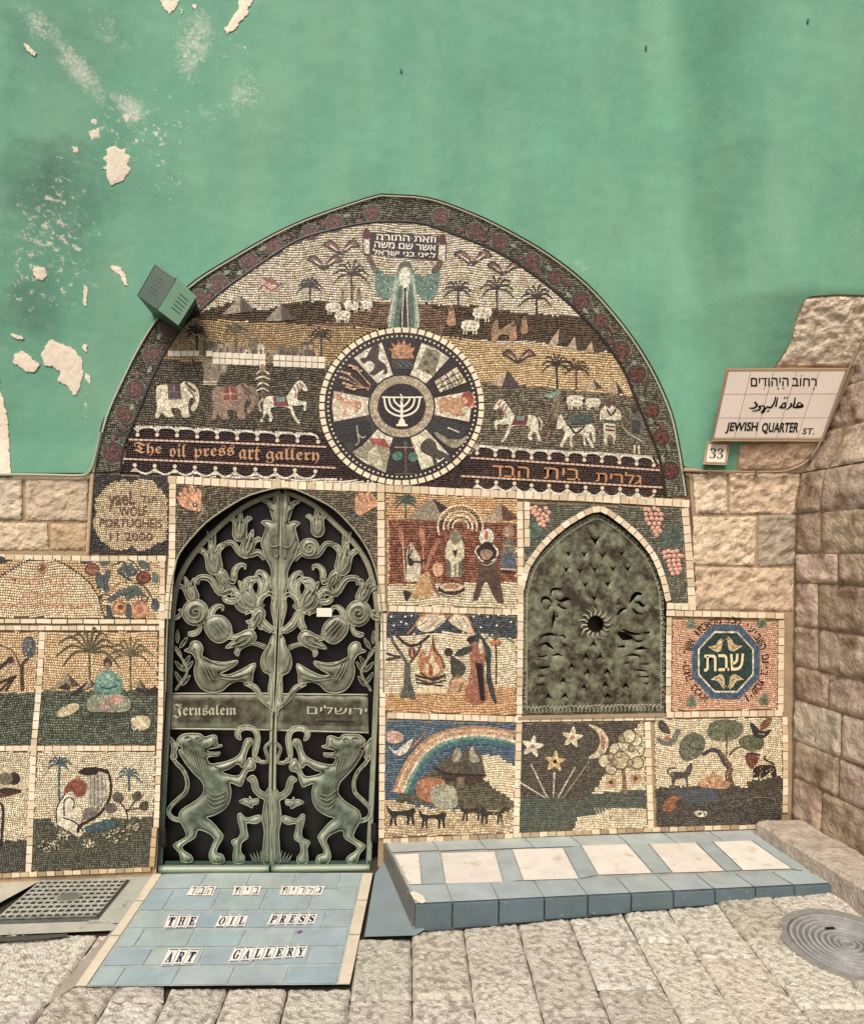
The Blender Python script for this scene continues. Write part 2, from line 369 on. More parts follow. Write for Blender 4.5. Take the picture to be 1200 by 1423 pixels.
# ------------------------------------------------------------------ mosaics
def warp(x, y):
    return (x+2.2*np.sin(y*.043+x*.012)+1.2*np.sin(y*.11+1.3), y+2.2*np.sin(x*.037+y*.015+.7)+1.1*np.sin(x*.093+y*.02))
def tesserae(parent, poly, layers, base, holes=(), pitch=4.2, seed=1):
    """real cut stones: one small tilted block each, coloured by the region it lies in"""
    rs = np.random.RandomState(seed)
    xs = [p[0] for p in poly]; ys = [p[1] for p in poly]
    x0, x1, y0, y1 = min(xs)-8, max(xs)+8, min(ys)-8, max(ys)+8
    quads = []
    y = y0
    while y < y1:
        hgt = pitch*rs.uniform(.88, 1.12); x = x0+rs.uniform(-pitch, 0)
        while x < x1:
            w = pitch*rs.choice([.75, .9, 1.0, 1.1, 1.3]); quads.append((x, y, w, hgt)); x += w
        y += hgt
    Q = np.array(quads); g = .055
    cx, cy = warp(Q[:, 0]+Q[:, 2]/2, Q[:, 1]+Q[:, 3]/2)
    k = inside(poly, cx, cy)
    for h in holes: k &= ~inside(h, cx, cy)
    Q, cx, cy = Q[k], cx[k], cy[k]; n = len(Q)
    pal = [C(c) for c in base]; col = np.array([pal[i] for i in rs.randint(0, len(pal), n)])
    for poly2, p2 in layers:
        m = inside(poly2, cx+rs.uniform(-.8, .8, n), cy+rs.uniform(-.8, .8, n)); pl = [C(c) for c in p2]
        col[m] = np.array([pl[i] for i in rs.randint(0, len(pl), int(m.sum()))]) if m.any() else col[m]
    col *= 1.12*(1+rs.uniform(-.14, .14, (n, 1)))*(1+rs.uniform(-.03, .03, (n, 3)))
    V8 = np.zeros((n, 8, 3))
    bo = .0095+rs.uniform(-.0008, .0012, n); tx = rs.uniform(-.0011, .0011, n); ty = rs.uniform(-.0011, .0011, n)
    ray0 = S
    for i, (a, b) in enumerate([(0, 0), (1, 0), (1, 1), (0, 1)]):
        ax = Q[:, 0]+Q[:, 2]*(a+(g if a == 0 else -g)*4.2/Q[:, 2]*1.0)+rs.uniform(-.28, .28, n)
        ay = Q[:, 1]+Q[:, 3]*(b+(g if b == 0 else -g)*4.2/Q[:, 3]*1.0)+rs.uniform(-.28, .28, n)
        wx, wy = warp(ax, ay)
        d = np.stack([wx-CX, wy-CY, np.full(n, FOC)], 1)@S.T
        top = bo+(a-.5)*tx*2+(b-.5)*ty*2
        V8[:, i] = CAM+d*((DIST-top)/d[:, 1])[:, None]; V8[:, i+4] = CAM+d*((DIST-.002)/d[:, 1])[:, None]
    org = ORG[parent.name]
    verts = (V8-org).reshape(-1, 3)
    base_f = np.array([[0, 3, 2, 1], [0, 1, 5, 4], [1, 2, 6, 5], [2, 3, 7, 6], [3, 0, 4, 7]])
    faces = (base_f[None]+(np.arange(n)*8)[:, None, None]).reshape(-1, 4)
    me = bpy.data.meshes.new('tesserae'); me.vertices.add(len(verts)); me.vertices.foreach_set('co', verts.ravel())
    me.loops.add(faces.size); me.loops.foreach_set('vertex_index', faces.ravel().astype(np.int32))
    me.polygons.add(len(faces)); me.polygons.foreach_set('loop_start', np.arange(0, faces.size, 4, dtype=np.int32))
    me.update(calc_edges=True)
    a = me.attributes.new('Col', 'FLOAT_COLOR', 'FACE'); arr = np.ones((len(faces), 4), np.float32); arr[:, :3] = np.repeat(col, 5, 0); a.data.foreach_set('color', arr.ravel())
    me.materials.append(MT['tess'])
    o = bpy.data.objects.new('tesserae', me); COL.objects.link(o); o.parent = parent; o['kind'] = 'stuff'; ORG[o.name] = org
    # bed of mortar
    mb = MB(); P, T = cdt(poly, holes); mb.add([W(x, y, .004) for x, y in P], T, C('9c8562'))
    for q in [poly, *holes]:
        m = len(q); mb.add([W(x, y, .004) for x, y in q]+[W(x, y, -.01) for x, y in q], [(i, (i+1) % m, m+(i+1) % m, m+i) for i in range(m)], C('9c8562'))
    mb.build('mortar_bed', 'bed', parent)
    return o
INL = .0105
def art(parent, name, zn, txt, mt='inlay'):
    """inlaid figure: lines  f col pts | s col pts (smoothed) | l col width pts | w col width pts(smoothed line) | e col cx,cy rx,ry"""
    mb = MB(); o = INL+random.uniform(0, .0012); ox, oy, sc = Z[zn]
    for ln in txt.strip().split('\n'):
        t = ln.split()
        if not t: continue
        k, col = t[0], vary(C(t[1]), .05); o += .00025
        if k in 'fs':
            q = pp(zn, ' '.join(t[2:])); q = smooth(q, True, 3) if k == 's' else q
            P, T = cdt(q); mb.add([W(x, y, o) for x, y in P], T, col)
            m = len(q); mb.add([W(x, y, o) for x, y in q]+[W(x, y, .004) for x, y in q], [(i, (i+1) % m, m+(i+1) % m, m+i) for i in range(m)], col)
        elif k in 'lw':
            q = pp(zn, ' '.join(t[3:])); q = smooth(q, False, 4) if k == 'w' else q
            wd = [float(a)*sc for a in t[2].split('/')]
            stroke(mb, q, wd[0] if len(wd) == 1 else tuple(wd), W, o-.004, .004, col, False)
        elif k == 'e':
            c, r = [tuple(float(b) for b in a.split(',')) for a in t[2:4]]
            q = ell(ox+c[0]*sc, oy+c[1]*sc, r[0]*sc, r[1]*sc, 14)
            mb.add([W(x, y, o) for x, y in q]+[W(x, y, .004) for x, y in q], [tuple(range(14))]+[(i, (i+1) % 14, 14+(i+1) % 14, 14+i) for i in range(14)], col)
    return mb.build(name, mt, parent)
def strip(parent, pts, w, L, cols=('e8d5b4', 'dcc6a2', 'ecdabc', 'd2ba94', 'e2ceac'), name='border_tile', o=.0115, jit=.3, fn=W, m='bead'):
    q = resample(pts, L); P = np.array(q); T = np.gradient(P, axis=0); T /= np.linalg.norm(T, axis=1)[:, None]; N = np.stack([-T[:, 1], T[:, 0]], 1)
    for i in range(len(q)-1):
        g = .03; a = P[i]*(1-g)+P[i+1]*g; b = P[i]*g+P[i+1]*(1-g); h = w/2*.91
        c4 = [a+N[i]*h, b+N[i+1]*h, b-N[i+1]*h, a-N[i]*h]
        c4 = [(x+random.uniform(-jit, jit), y+random.uniform(-jit, jit)) for x, y in c4]
        mb = MB(); slab(mb, c4, fn, -.0, o+random.uniform(-.001, .0015), vary(C(random.choice(cols)), .08), .0012)
        mb.build(name, m, parent)
# ================================================================== SETTING
OUT_R = pp('Z4', '0,38 150,50 300,100 450,170 620,270 760,380 870,500 960,620 1030,740 1090,880 1120,1010 1140,1130 1150,1200')
OUT_L = pp('Z3', '0,1110 10,1060 50,900 110,760 180,620 260,500 400,370 560,270 700,190 830,130 1000,70 1100,40')
OUTER = smooth(OUT_L+OUT_R, False, 4)                     # arch outline, left foot to right foot
INNER = smooth(pp('Z3', '105,1105 120,1000 170,880 250,690 330,560 400,490 500,400 640,300 780,210 900,170 1040,140')+
               pp('Z4', '0,132 130,140 250,180 400,240 520,310 640,400 740,490 830,590 910,710 960,830 1010,950 1050,1060 1070,1195'), False, 4)
DOOR_OUT = smooth(pp('D1', '72,1100 78,830 92,620 115,500 140,420 220,320 300,245 450,150 560,112 640,98 705,106 800,148 900,205 1000,310 1060,400 1100,500 1122,620 1136,800 1140,1100'), False, 3)
DOOR_HOLE = [(217, 1222)]+DOOR_OUT+[(524, 1222)]
WIN_OUT = smooth(pp('P4', '88,1355 92,1100 96,800 102,620 125,520 165,430 250,330 350,240 460,170 568,132 650,175 750,250 840,345 900,440 945,560 968,680 972,900 972,1340'), False, 3)
# --- back wall carcass with the door and window openings cut through
bw = root('back_wall', (0.5, 0, 0), None, None, kind='structure')
mb = MB(); q = [(-190, 640), (1330, 640), (1330, 1330), (-190, 1330)]
P, T = cdt(q, [DOOR_HOLE[:1]+DOOR_HOLE[1:]+[], WIN_OUT])
mb.add([W(x, y, -.004) for x, y in P], T, C('a58a66'))
q = [(118, 655)]+OUTER+[(952, 655)]
P, T = cdt(q); mb.add([W(x, y, -.004) for x, y in P], T, C('a58a66'))
mb.build('wall_core', 'mortar', bw)
# --- plaster
STRIPE = [(948, 648), (972, 652), (1022, 655), (1026, 618), (1055, 613), (1052, 560), (1075, 511), (1083, 498), (1098, 476), (1103, 447), (1113, 423), (1120, 412), (1160, 409), (1203, 410), (1300, 404), (1420, 400)]
pl = [(-190, 657), (122, 657)]+OUTER[2:-6]+STRIPE+[(1420, -160), (-190, -160)]
pl = resample(pl+[pl[0]], 10)[:-1]
gx, gy = np.meshgrid(np.arange(-184, 1418, 8), np.arange(-155, 656, 8)); gx = gx.ravel().astype(float); gy = gy.ravel().astype(float)
k = inside(pl, gx, gy) & (dist_poly([pl], gx, gy) > 3)
P, T = cdt(pl, (), list(zip(gx[k], gy[k])))
mb = MB(); mb.add([V(x, y, .006+.005*noise.noise(Vector((x*.008, y*.008, 1)))) for x, y in P], T, C('62a384'))
nP = len(P); PX = np.array([p[0] for p in P]); PY = np.array([p[1] for p in P])
n = len(pl); mb.add([V(x, y, .006) for x, y in pl]+[V(x, y, -.012) for x, y in pl], [(i, (i+1) % n, n+(i+1) % n, n+i) for i in range(n)], C('8aa98c'))
w = np.zeros((len(mb.v), 3), np.float32)
def blobs(L):
    r = np.zeros(nP)
    for x, y, rx, ry, a, s_ in L:
        ca, sa = math.cos(math.radians(a)), math.sin(math.radians(a)); dx, dy = PX-x, PY-y
        u = (dx*ca+dy*sa)/rx; v = (-dx*sa+dy*ca)/ry; r = np.maximum(r, s_*np.exp(-(u*u+v*v)))
    return r
w[:nP, 0] = blobs([(55, 35, 60, 28, 50, 1), (110, 95, 90, 26, 50, 1.1), (180, 150, 50, 25, 50, 1.1), (150, 40, 90, 50, 60, .75), (270, 60, 45, 90, 10, .95), (340, 130, 45, 60, 20, .85), (290, 160, 80, 40, 0, .7), (120, 330, 20, 130, 0, .6), (128, 400, 22, 50, 0, .7), (800, 60, 200, 30, -20, .35), (810, 370, 35, 12, 30, .8), (1120, 150, 140, 60, 0, .3), (160, 375, 18, 12, 40, .9)])
w[:nP, 1] = blobs([(60, 260, 90, 90, 30, 1), (40, 430, 80, 80, 0, .9), (20, 60, 40, 110, 0, .8), (110, 300, 90, 50, -30, .8), (240, 230, 60, 60, 0, .5), (60, 590, 80, 40, 0, .4), (120, 480, 40, 90, 0, .4)])
w[:nP, 2] = blobs([(70, 330, 130, 230, 10, 1), (200, 180, 160, 120, 20, .9), (300, 60, 160, 90, 0, .8), (230, 260, 80, 60, 0, .8), (120, 560, 10, 90, 0, .9)])
vault = mb.build('vaulted_plaster', 'plaster', None, 'green limewashed plaster vault with flaking patches above the mosaic arch', None, 'structure', smooth_=True, wear=w)
PATCH = ['U1|285,440 300,430 295,415 315,405 340,415 350,410 348,425 362,432 352,460 365,468 345,500 312,515 300,505 295,470 280,470 300,455',
 'U1|40,985 60,975 80,985 95,1000 112,1010 95,1035 70,1030 50,1015 36,1010', 'U1|115,985 140,942 165,955 200,965 230,1000 232,1040 222,1080 208,1100 185,1070 158,1055 170,1035 150,1020 125,1015',
 'U1|92,745 105,738 125,745 132,765 118,782 100,772 92,760', 'U1|445,0 450,15 470,38 490,20 495,0', 'U1|660,0 705,0 690,20 690,40 665,60 655,80 630,92 622,80 640,60 650,40 665,25',
 'U1|65,120 80,125 102,150 98,158 75,140', 'U1|340,322 352,315 362,325 350,342', 'U1|200,405 215,408 220,425 205,422', 'U1|305,735 330,740 350,765 354,795 345,790 335,765 312,750',
 'U1|232,955 243,958 240,978 230,972', 'U1|236,1035 252,1045 250,1068 238,1055', 'U1|32,925 68,938 60,945 34,936', 'U1|255,330 272,332 268,346 252,340', 'U1|245,365 275,355 278,380 255,388', 'U1|498,20 510,28 505,38', 'U1|535,10 548,12 545,28 536,24', 'U1|375,385 386,390 380,398',
 'U1|0,1080 10,1110 22,1160 24,1200 30,1320 -60,1320 -60,1000 -5,1000', 'U1|233,790 243,800 240,850 230,845']
def rough_poly(q, amp, step=3.0):
    q = resample(list(q)+[q[0]], step)[:-1]
    return [(x+amp*noise.noise(Vector((x*.35, y*.35, 5))), y+amp*noise.noise(Vector((x*.35, y*.35, 9)))) for x, y in q]
for s_ in PATCH:
    zn, t = s_.split('|'); q = rough_poly(pp(zn, t), 2.6, 1.8); mb = MB()
    puff(mb, q, V, .0090, .0015, vary(C('efdfc4'), .04), step=5, R=4, nz=.0012)
    mb.build('bare_patch', 'bare', vault)
# --- rough limestone blocks
def block(parent, q, fn, col, m='stone', prow=.008, rough=.012, step=3.0, name='stone_block', base=.0):
    q = rough_poly(q, 2.0, 2.5); mb = MB()
    xs = [p[0] for p in q]; ys = [p[1] for p in q]; sd_ = random.uniform(0, 50)
    gx, gy = np.meshgrid(np.arange(min(xs)+step/2, max(xs), step), np.arange(min(ys)+step/2, max(ys), step)); gx = gx.ravel(); gy = gy.ravel()
    k = inside(q, gx, gy) & (dist_poly([q], gx, gy) > step*.4); P, T = cdt(q, (), list(zip(gx[k], gy[k])))
    d = dist_poly([q], np.array([p[0] for p in P]), np.array([p[1] for p in P])); t = np.clip(d/3.0, 0, 1)
    hh = base+prow*np.sqrt(1-(1-t)**2)
    vs = []
    for (x, y), h, tt in zip(P, hh, t):
        r = noise.fractal(Vector((x*.07, y*.09, sd_)), .75, 2.1, 6)-.9*max(0, .18-abs(noise.noise(Vector((x*.035, y*.05, sd_+9)))))*4*max(0, noise.noise(Vector((x*.02, y*.02, sd_+3)))+.15)
        vs.append(fn(x, y, h+rough*r*tt))
    mb.add(vs, T, col); n = len(q)
    mb.add([fn(x, y, base) for x, y in q]+[fn(x, y, base-.02) for x, y in q], [(i, (i+1) % n, n+(i+1) % n, n+i) for i in range(n)], col)
    return mb.build(name, m, parent, smooth_=True)
SB = [([(963, 659), (1008, 657), (1010, 714), (966, 713)], 'd8c2a2'), ([(1012, 657), (1111, 657), (1108, 714), (1014, 714)], 'cdb292'), ([(962, 718), (1050, 718), (1048, 786), (962, 784)], 'd6bf9e'),
      ([(1054, 715), (1107, 715), (1104, 785), (1053, 787)], 'a69882'), ([(964, 788), (1102, 790), (1101, 849), (962, 846)], 'cbb090')]
for q, c in SB: block(bw, q, W, C(c), rough=.020)
for q, c in [([(-190, 664), (-60, 664), (-60, 722), (-190, 722)], 'd6c4a8'), ([(-56, 664), (31, 665), (31, 722), (-56, 721)], 'd8c6aa'), ([(36, 665), (123, 664), (122, 724), (36, 723)], 'c8b292'), ([(-190, 727), (66, 727), (68, 764), (-190, 764)], 'd4bc9a'), ([(71, 728), (122, 728), (122, 764), (71, 764)], 'c0a27a')]:
    block(bw, q, W, C(c), rough=.008)
# vault springer stones, on the swinging surface right of the plaster
vm = MB(); q = [(1012, 657), (1125, 657), (1165, 560), (1192, 505), (1420, 505), (1420, 395), (1110, 395), (1060, 505), (1000, 512), (985, 612), (1022, 614)]
gx, gy = np.meshgrid(np.arange(985, 1420, 9), np.arange(400, 655, 9)); gx = gx.ravel().astype(float); gy = gy.ravel().astype(float); k = inside(q, gx, gy)
P, T = cdt(q, (), list(zip(gx[k], gy[k]))); vm.add([V(x, y, -.002) for x, y in P], T, C('b79a74')); vm.build('springer_core', 'mortar', bw)
block(bw, [(1078, 508), (1086, 496), (1100, 474), (1106, 447), (1118, 415), (1160, 412), (1203, 413), (1290, 410), (1290, 506), (1190, 510)], V, C('dccab0'), rough=.014)
block(bw, [(1028, 617), (1142, 612), (1120, 640), (1110, 653), (1025, 654)], V, C('cfae8e'), rough=.012)
mb = MB()
# mortar fillet at the foot of the plaster
stroke(mb, [(948, 652), (1000, 656), (1022, 657)], 6, W, 0, .010, C('b89c78'))
mb.build('mortar_fillet', 'mortar', bw)
# --- side pier, perpendicular to the wall
XP = float(W(1095, 1131)[0])+.02
pier = root('side_wall', (XP, -.6, 0), None, None, kind='structure')
def pierx(Z_): return float(np.interp(Z_, [0, .2, 1.9, 2.05, 2.14, 2.24, 2.5, 2.9, 4.2], [XP, XP, 2.525, 2.555, 2.60, 2.655, 2.69, 2.76, 3.0]))
def PR(y, z, o=0.0): return np.array([pierx(z)-o, y, z])
mb = MB(); ys = np.linspace(.05, -2.3, 24); zs = np.linspace(-.1, 4.2, 44)
mb.add([PR(a, b, .0) for b in zs for a in ys], [(i*24+j, i*24+j+1, (i+1)*24+j+1, (i+1)*24+j) for i in range(43) for j in range(23)], C('8a6f52')); mb.build('pier_core', 'mortar', pier)
course_y = [1131, 1078, 1027, 970, 924, 869, 809, 769, 714, 657, 600, 545, 490, 430, 370, 300]
course_z = [float(W(1100, y)[2]) for y in course_y]; course_z[0] -= .12
rr = random.Random(3)
PC = ['bba48c', 'c2ae96', 'ae9880', 'c6b298', 'a69078', 'baa286']
for i in range(len(course_z)-1):
    z0, z1 = course_z[i], course_z[i+1]; y = -.015 if i % 2 else -.005; first = rr.uniform(.16, .42)
    while y > -2.0:
        L = first if first else rr.uniform(.28, .55); first = None; y1 = y-L
        g = .004; st = .015; ny = max(3, int(L/st)); nz_ = max(3, int((z1-z0)/st)); mb = MB(); s0 = rr.uniform(0, 99); vs = []
        for a in range(nz_+1):
            for b in range(ny+1):
                u = b/ny; v = a/nz_; yy = (y-g)+(y1+g-(y-g))*u; zz = (z0+g)+(z1-g-(z0+g))*v
                e = min(u*L, (1-u)*L, v*(z1-z0), (1-v)*(z1-z0)); t = min(1, e/.012)
                h = .010*math.sqrt(1-(1-t)**2)+.013*t*noise.fractal(Vector((yy*14, zz*17, s0)), .8, 2.1, 5)
                jj = 0 if t > 0 else 1
                vs.append(PR(yy+.005*noise.noise(Vector((zz*20, s0, 1))), zz+.005*noise.noise(Vector((yy*20, s0, 2))), h))
        w_ = ny+1; mb.add(vs, [(a*w_+b, (a+1)*w_+b, (a+1)*w_+b+1, a*w_+b+1) for a in range(nz_) for b in range(ny)], vary(C(rr.choice(PC)), .12))
        mb.build('stone_block', 'pier', pier, smooth_=True); y = y1
# ================================================================== STREET
street = root('street', (0.4, -1.3, 0), None, None, kind='structure')
mb = MB(); xs = np.linspace(-5, 4, 37); ys = np.linspace(.15, -7, 40)
mb.add([(a, b, streetz(a, b)-.022) for b in ys for a in xs], [(j*37+i, (j+1)*37+i, (j+1)*37+i+1, j*37+i+1) for j in range(39) for i in range(36)], C('3f362b')); mb.build('street_bed', 'joint', street)
VPX, VPY = 566.0, 715.0
def colx(xb, y): return VPX+(xb-VPX)*(y-VPY)/(1423-VPY)       # joint line towards the vanishing point
colb = [-620, -420, -250, -110, 45, 130, 212, 298, 388, 482, 573, 662, 757, 850, 949, 1032, 1130, 1240, 1370, 1520]
BAND_Y = {0: 1250, 1: 1250}
MAT_POLY = [(214, 1213), (518, 1213), (486, 1368), (104, 1371)]
man_c = FS(1177, 1309, 0.01); MAN_R = .218
def paving(q, col, nm='paving_stone'):
    """q: pixel quad; becomes a tooled stone lying on the sloping street"""
    A, B, Cc, D = [FS(x, y) for x, y in q]
    ce = (A+B+Cc+D)/4; A, B, Cc, D = [p_+(ce-p_)/np.linalg.norm(ce-p_)*.0030 for p_ in (A, B, Cc, D)]
    Lx = np.linalg.norm(B-A); Ly = np.linalg.norm(D-A); nx = max(3, int(Lx/.0080)); ny = max(3, int(Ly/.0080)); s0 = random.uniform(0, 99); vs = []; rv = []; g = .0035; ca, sa = math.cos(tl_ := random.uniform(-.5, .5)), math.sin(tl_)
    lift = random.uniform(-.003, .004)
    for j in range(ny+1):
        for i in range(nx+1):
            u, v = i/nx, j/ny; p = (A*(1-u)+B*u)*(1-v)+(D*(1-u)+Cc*u)*v
            e = min(u*Lx, (1-u)*Lx, v*Ly, (1-v)*Ly); t = min(1, max(0, e-g)/.008)
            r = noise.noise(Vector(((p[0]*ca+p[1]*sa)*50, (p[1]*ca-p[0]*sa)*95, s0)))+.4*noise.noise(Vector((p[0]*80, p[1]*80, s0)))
            h = -.012+.014*math.sqrt(max(0, 1-(1-t)**2))+t*(.0082*r+.004*noise.noise(Vector((p[0]*6, p[1]*6, s0))))+lift*t
            pr = .5*g
            rv.append(r); vs.append((p[0]+.004*noise.noise(Vector((p[1]*18, s0, 0))), p[1]+.004*noise.noise(Vector((p[0]*18, s0, 3))), streetz(p[0], p[1])+h))
    w_ = nx+1; keep = []; kc = []
    for j in range(ny):
        for i in range(nx):
            f = (j*w_+i, (j+1)*w_+i, (j+1)*w_+i+1, j*w_+i+1); m = np.mean([vs[a] for a in f], 0)
            if math.hypot(m[0]-man_c[0], m[1]-man_c[1]) < MAN_R+.012: continue
            keep.append(f); k_ = 1+1.0*max(-.34, min(.15, (sum(rv[a] for a in f)/4+.08)*1.6)); kc.append(tuple(c_*k_ for c_ in col))   # stone coloured darker in low tool marks, paler on high ones
    if len(keep) < 6: return
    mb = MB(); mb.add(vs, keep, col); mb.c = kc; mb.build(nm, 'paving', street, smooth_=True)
cut = {0: [1340], 1: [1310, 1420], 2: [1330], 3: [1305, 1390], 4: [1345], 5: [1390], 6: [1372, 1423], 7: [1373, 1440], 8: [1372, 1460], 9: [1304, 1387], 10: [1290, 1387], 11: [1283, 1365], 12: [1275, 1411], 13: [1267, 1373], 14: [1260, 1309, 1440], 15: [1252, 1330, 1480], 16: [1240, 1310, 1400], 17: [1235, 1300, 1390], 18: [1230, 1340]}
STC = ['c6bfad', 'bdb5a3', 'cec7b5', 'b9b19e', 'c2baa8', 'cac2ae']
for c in range(len(colb)-1):
    ys = sorted(cut.get(c, [])+[1560, 1760, 2100]); st = ys[0]
    if c < 6: ys = [1298]+[y for y in ys if y > 1310]
    for a, b in zip(ys[:-1], ys[1:]):
        if b-a < 8: continue
        q = [(colx(colb[c], a), a), (colx(colb[c+1], a), a), (colx(colb[c+1], b), b), (colx(colb[c], b), b)]
        if 10 <= c <= 15 and a == ys[0]: q[0], q[1] = [(colx(xb, 1295.5-.0938*(colx(xb, 1270)-576)), 1295.5-.0938*(colx(xb, 1270)-576)) for xb in (colb[c], colb[c+1])]
        if c == 5: q[1] = (max(q[0][0]+20, 150-(a-1298)*.6), a) if a < 1372 else q[1]
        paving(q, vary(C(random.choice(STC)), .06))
# lower stones under the bench front line
def smoothstone(q, col, h=.004, nm='smooth_slab', th=.02, par=None, m='smooth'):
    mb = MB(); slab(mb, q, lambda x, y, o: FS(x, y, o), -th, h, col, .002); mb.build(nm, m, par or street)
# apron of smooth stone at the left
smoothstone([(-190, 1224), (-20, 1221), (-60, 1300), (-230, 1310)], C('b9b49e'))
smoothstone([(-17, 1221), (70, 1219), (56, 1224), (-60, 1287), (-60, 1298)], C('c1b9a1'))
smoothstone([(72, 1218), (216, 1211), (180, 1262), (165, 1283), (118, 1285), (176, 1229), (160, 1225)], C('aeb0a0'))
smoothstone([(-58, 1302), (-40, 1286), (136, 1280), (165, 1285), (157, 1293), (60, 1297)], C('b3b1a0'))
smoothstone([(160, 1289), (214, 1216), (104, 1371), (60, 1400), (110, 1340)], C('a39a86'), .002)
mb = MB(); q = [(-60, 1304), (60, 1299), (94, 1297), (94, 1301), (60, 1305), (-60, 1312)]; slab(mb, q, lambda x, y, o: FS(x, y, o), -.02, .018, C('4c4a42')); mb.build('kerb_edge', 'smooth', street)
# slab between threshold and bench, the shadow on it put into its dark colour
smoothstone([(521, 1214), (545, 1180), (585, 1240), (590, 1292), (577, 1300), (506, 1302)], C('7f9092'), .012, 'tile_slab', .04)
# ---- drain grate
dg = root('drain_grate', FS(90, 1250), 'square iron drain grate with a checkered top set in the smooth stone at far left', 'drain grate')
mb = MB(); GQ = [(57, 1227), (177, 1225), (135, 1276), (-4, 1280)]
GA = [FS(x, y, .006) for x, y in GQ]
def gfn(u, v, o): return (GA[0]*(1-u)+GA[1]*u)*(1-v)+(GA[3]*(1-u)+GA[2]*u)*v+np.array([0, 0, o])
slab(mb, [(-.02, -.03), (1.02, -.03), (1.02, 1.03), (-.02, 1.03)], gfn, -.01, .003, C('6a6a62')); mb.build('grate_frame', 'iron', dg)
mb = MB(); slab(mb, [(0, 0), (1, 0), (1, 1), (0, 1)], gfn, .0, .0065, C('2a2824')); mb.build('grate_plate', 'iron', dg)
mb = MB()
N = 13
for i in range(N):      # raised lattice
    slab(mb, [(i/N-.012, 0), (i/N+.010, 0), (i/N+.010, 1), (i/N-.012, 1)], gfn, .006, .0098, C('c4c4b4'))
for j in range(9): slab(mb, [(0, j/9-.016), (1, j/9-.016), (1, j/9+.018), (0, j/9+.018)], gfn, .006, .0102, C('c0c0b0'))
slab(mb, [(.98, 0), (1.0, 0), (1.0, 1), (.98, 1)], gfn, .006, .0098, C('8a8c80')); slab(mb, [(0, .97), (1, .97), (1, 1), (0, 1)], gfn, .006, .0098, C('8a8c80'))
slab(mb, ell(.52, .48, .13, .13, 14), gfn, .006, .0112, C('8f9183')); slab(mb, ell(.52, .48, .09, .09, 14), gfn, .006, .0125, C('7c7f72')); mb.build('grate_lattice', 'iron', dg, kind='stuff')
# ---- manhole cover
mh = root('manhole_cover', man_c, 'round iron manhole cover with concentric rings, in the paving at far right', 'manhole cover')
def ring(mb, r0, r1, z0, z1, col, n=48):
    c = man_c; vs = []
    def zz(x, y): return streetz(x, y)
    for r, z in ((r0, z0), (r0, z1), (r1, z1), (r1, z0)):
        for i in range(n):
            a = 2*math.pi*i/n; x, y = c[0]+r*math.cos(a), c[1]+r*math.sin(a); vs.append((x, y, zz(x, y)+z))
    mb.add(vs, [(k*n+i, k*n+(i+1) % n, (k+1)*n+(i+1) % n, (k+1)*n+i) for k in range(3) for i in range(n)], col)
mb = MB(); ring(mb, 0.001, MAN_R-.012, -.02, .0, C('8b8c8e')); mb.build('cover_plate', 'iron', mh)
mb = MB(); ring(mb, MAN_R-.009, MAN_R+.022, -.02, .006, C('a3a096')); mb.build('rim', 'iron', mh)
for i in range(9):
    mb = MB(); r = .018+i*.0215; ring(mb, r, r+.009, -.002, .0055, vary(C('b4b4b2'), .06)); mb.build('raised_ring', 'iron', mh)
mb = MB(); a = [man_c+np.array([x, y, .0035]) for x, y in ((-.02, .085), (.02, .085), (.02, .10), (-.02, .10))]; mb.add(a, [(0, 1, 2, 3)], C('0f0d0c')); mb.build('lifting_slot', 'iron', mh)
# ---- stone kerb ledge along the pier
HK = .135+.02
kerb = root('stone_kerb', FL(1120, 1200, .13), 'low pale stone kerb running along the foot of the right hand wall', 'kerb')
ka = FL(1048, 1147, .20); kb = FL(1200, 1236, .20)
ZK = float(W(1093, 1131)[2]); ka = FL(1050, 1141, ZK); kb = FL(1205, 1237, ZK); kd = (kb-ka)/np.linalg.norm(kb-ka); kL = 0.0; seg = [.0, .34, .86, 1.45, 2.1]
for s0_, s1_ in zip(seg[:-1], seg[1:]):
    p0 = ka+kd*(s0_+.003); p1 = ka+kd*(s1_-.003); mb = MB(); n1 = max(3, int((s1_-s0_)/.03)); pr = [(0, -.2), (0, -.012), (.012, 0), (.06, .004), (.12, 0), (.30, 0)]; vs = []
    for i in range(n1+1):
        p = p0+(p1-p0)*i/n1
        for dx, dz in pr:
            r = noise.noise(Vector((p[1]*9, dx*20, dz*9)))
            vs.append((min(p[0]+dx+.006*r, XP+.02), min(p[1], -.004), p[2]+dz+.006*r))
    m_ = len(pr); mb.add(vs, [(i*m_+j+1, i*m_+j, (i+1)*m_+j, (i+1)*m_+j+1) for i in range(n1) for j in range(m_-1)]+[tuple(range(m_)), tuple(range(n1*m_, n1*m_+m_))], vary(C('b8aa96'), .05)); mb.build('kerb_stone', 'stone', kerb)
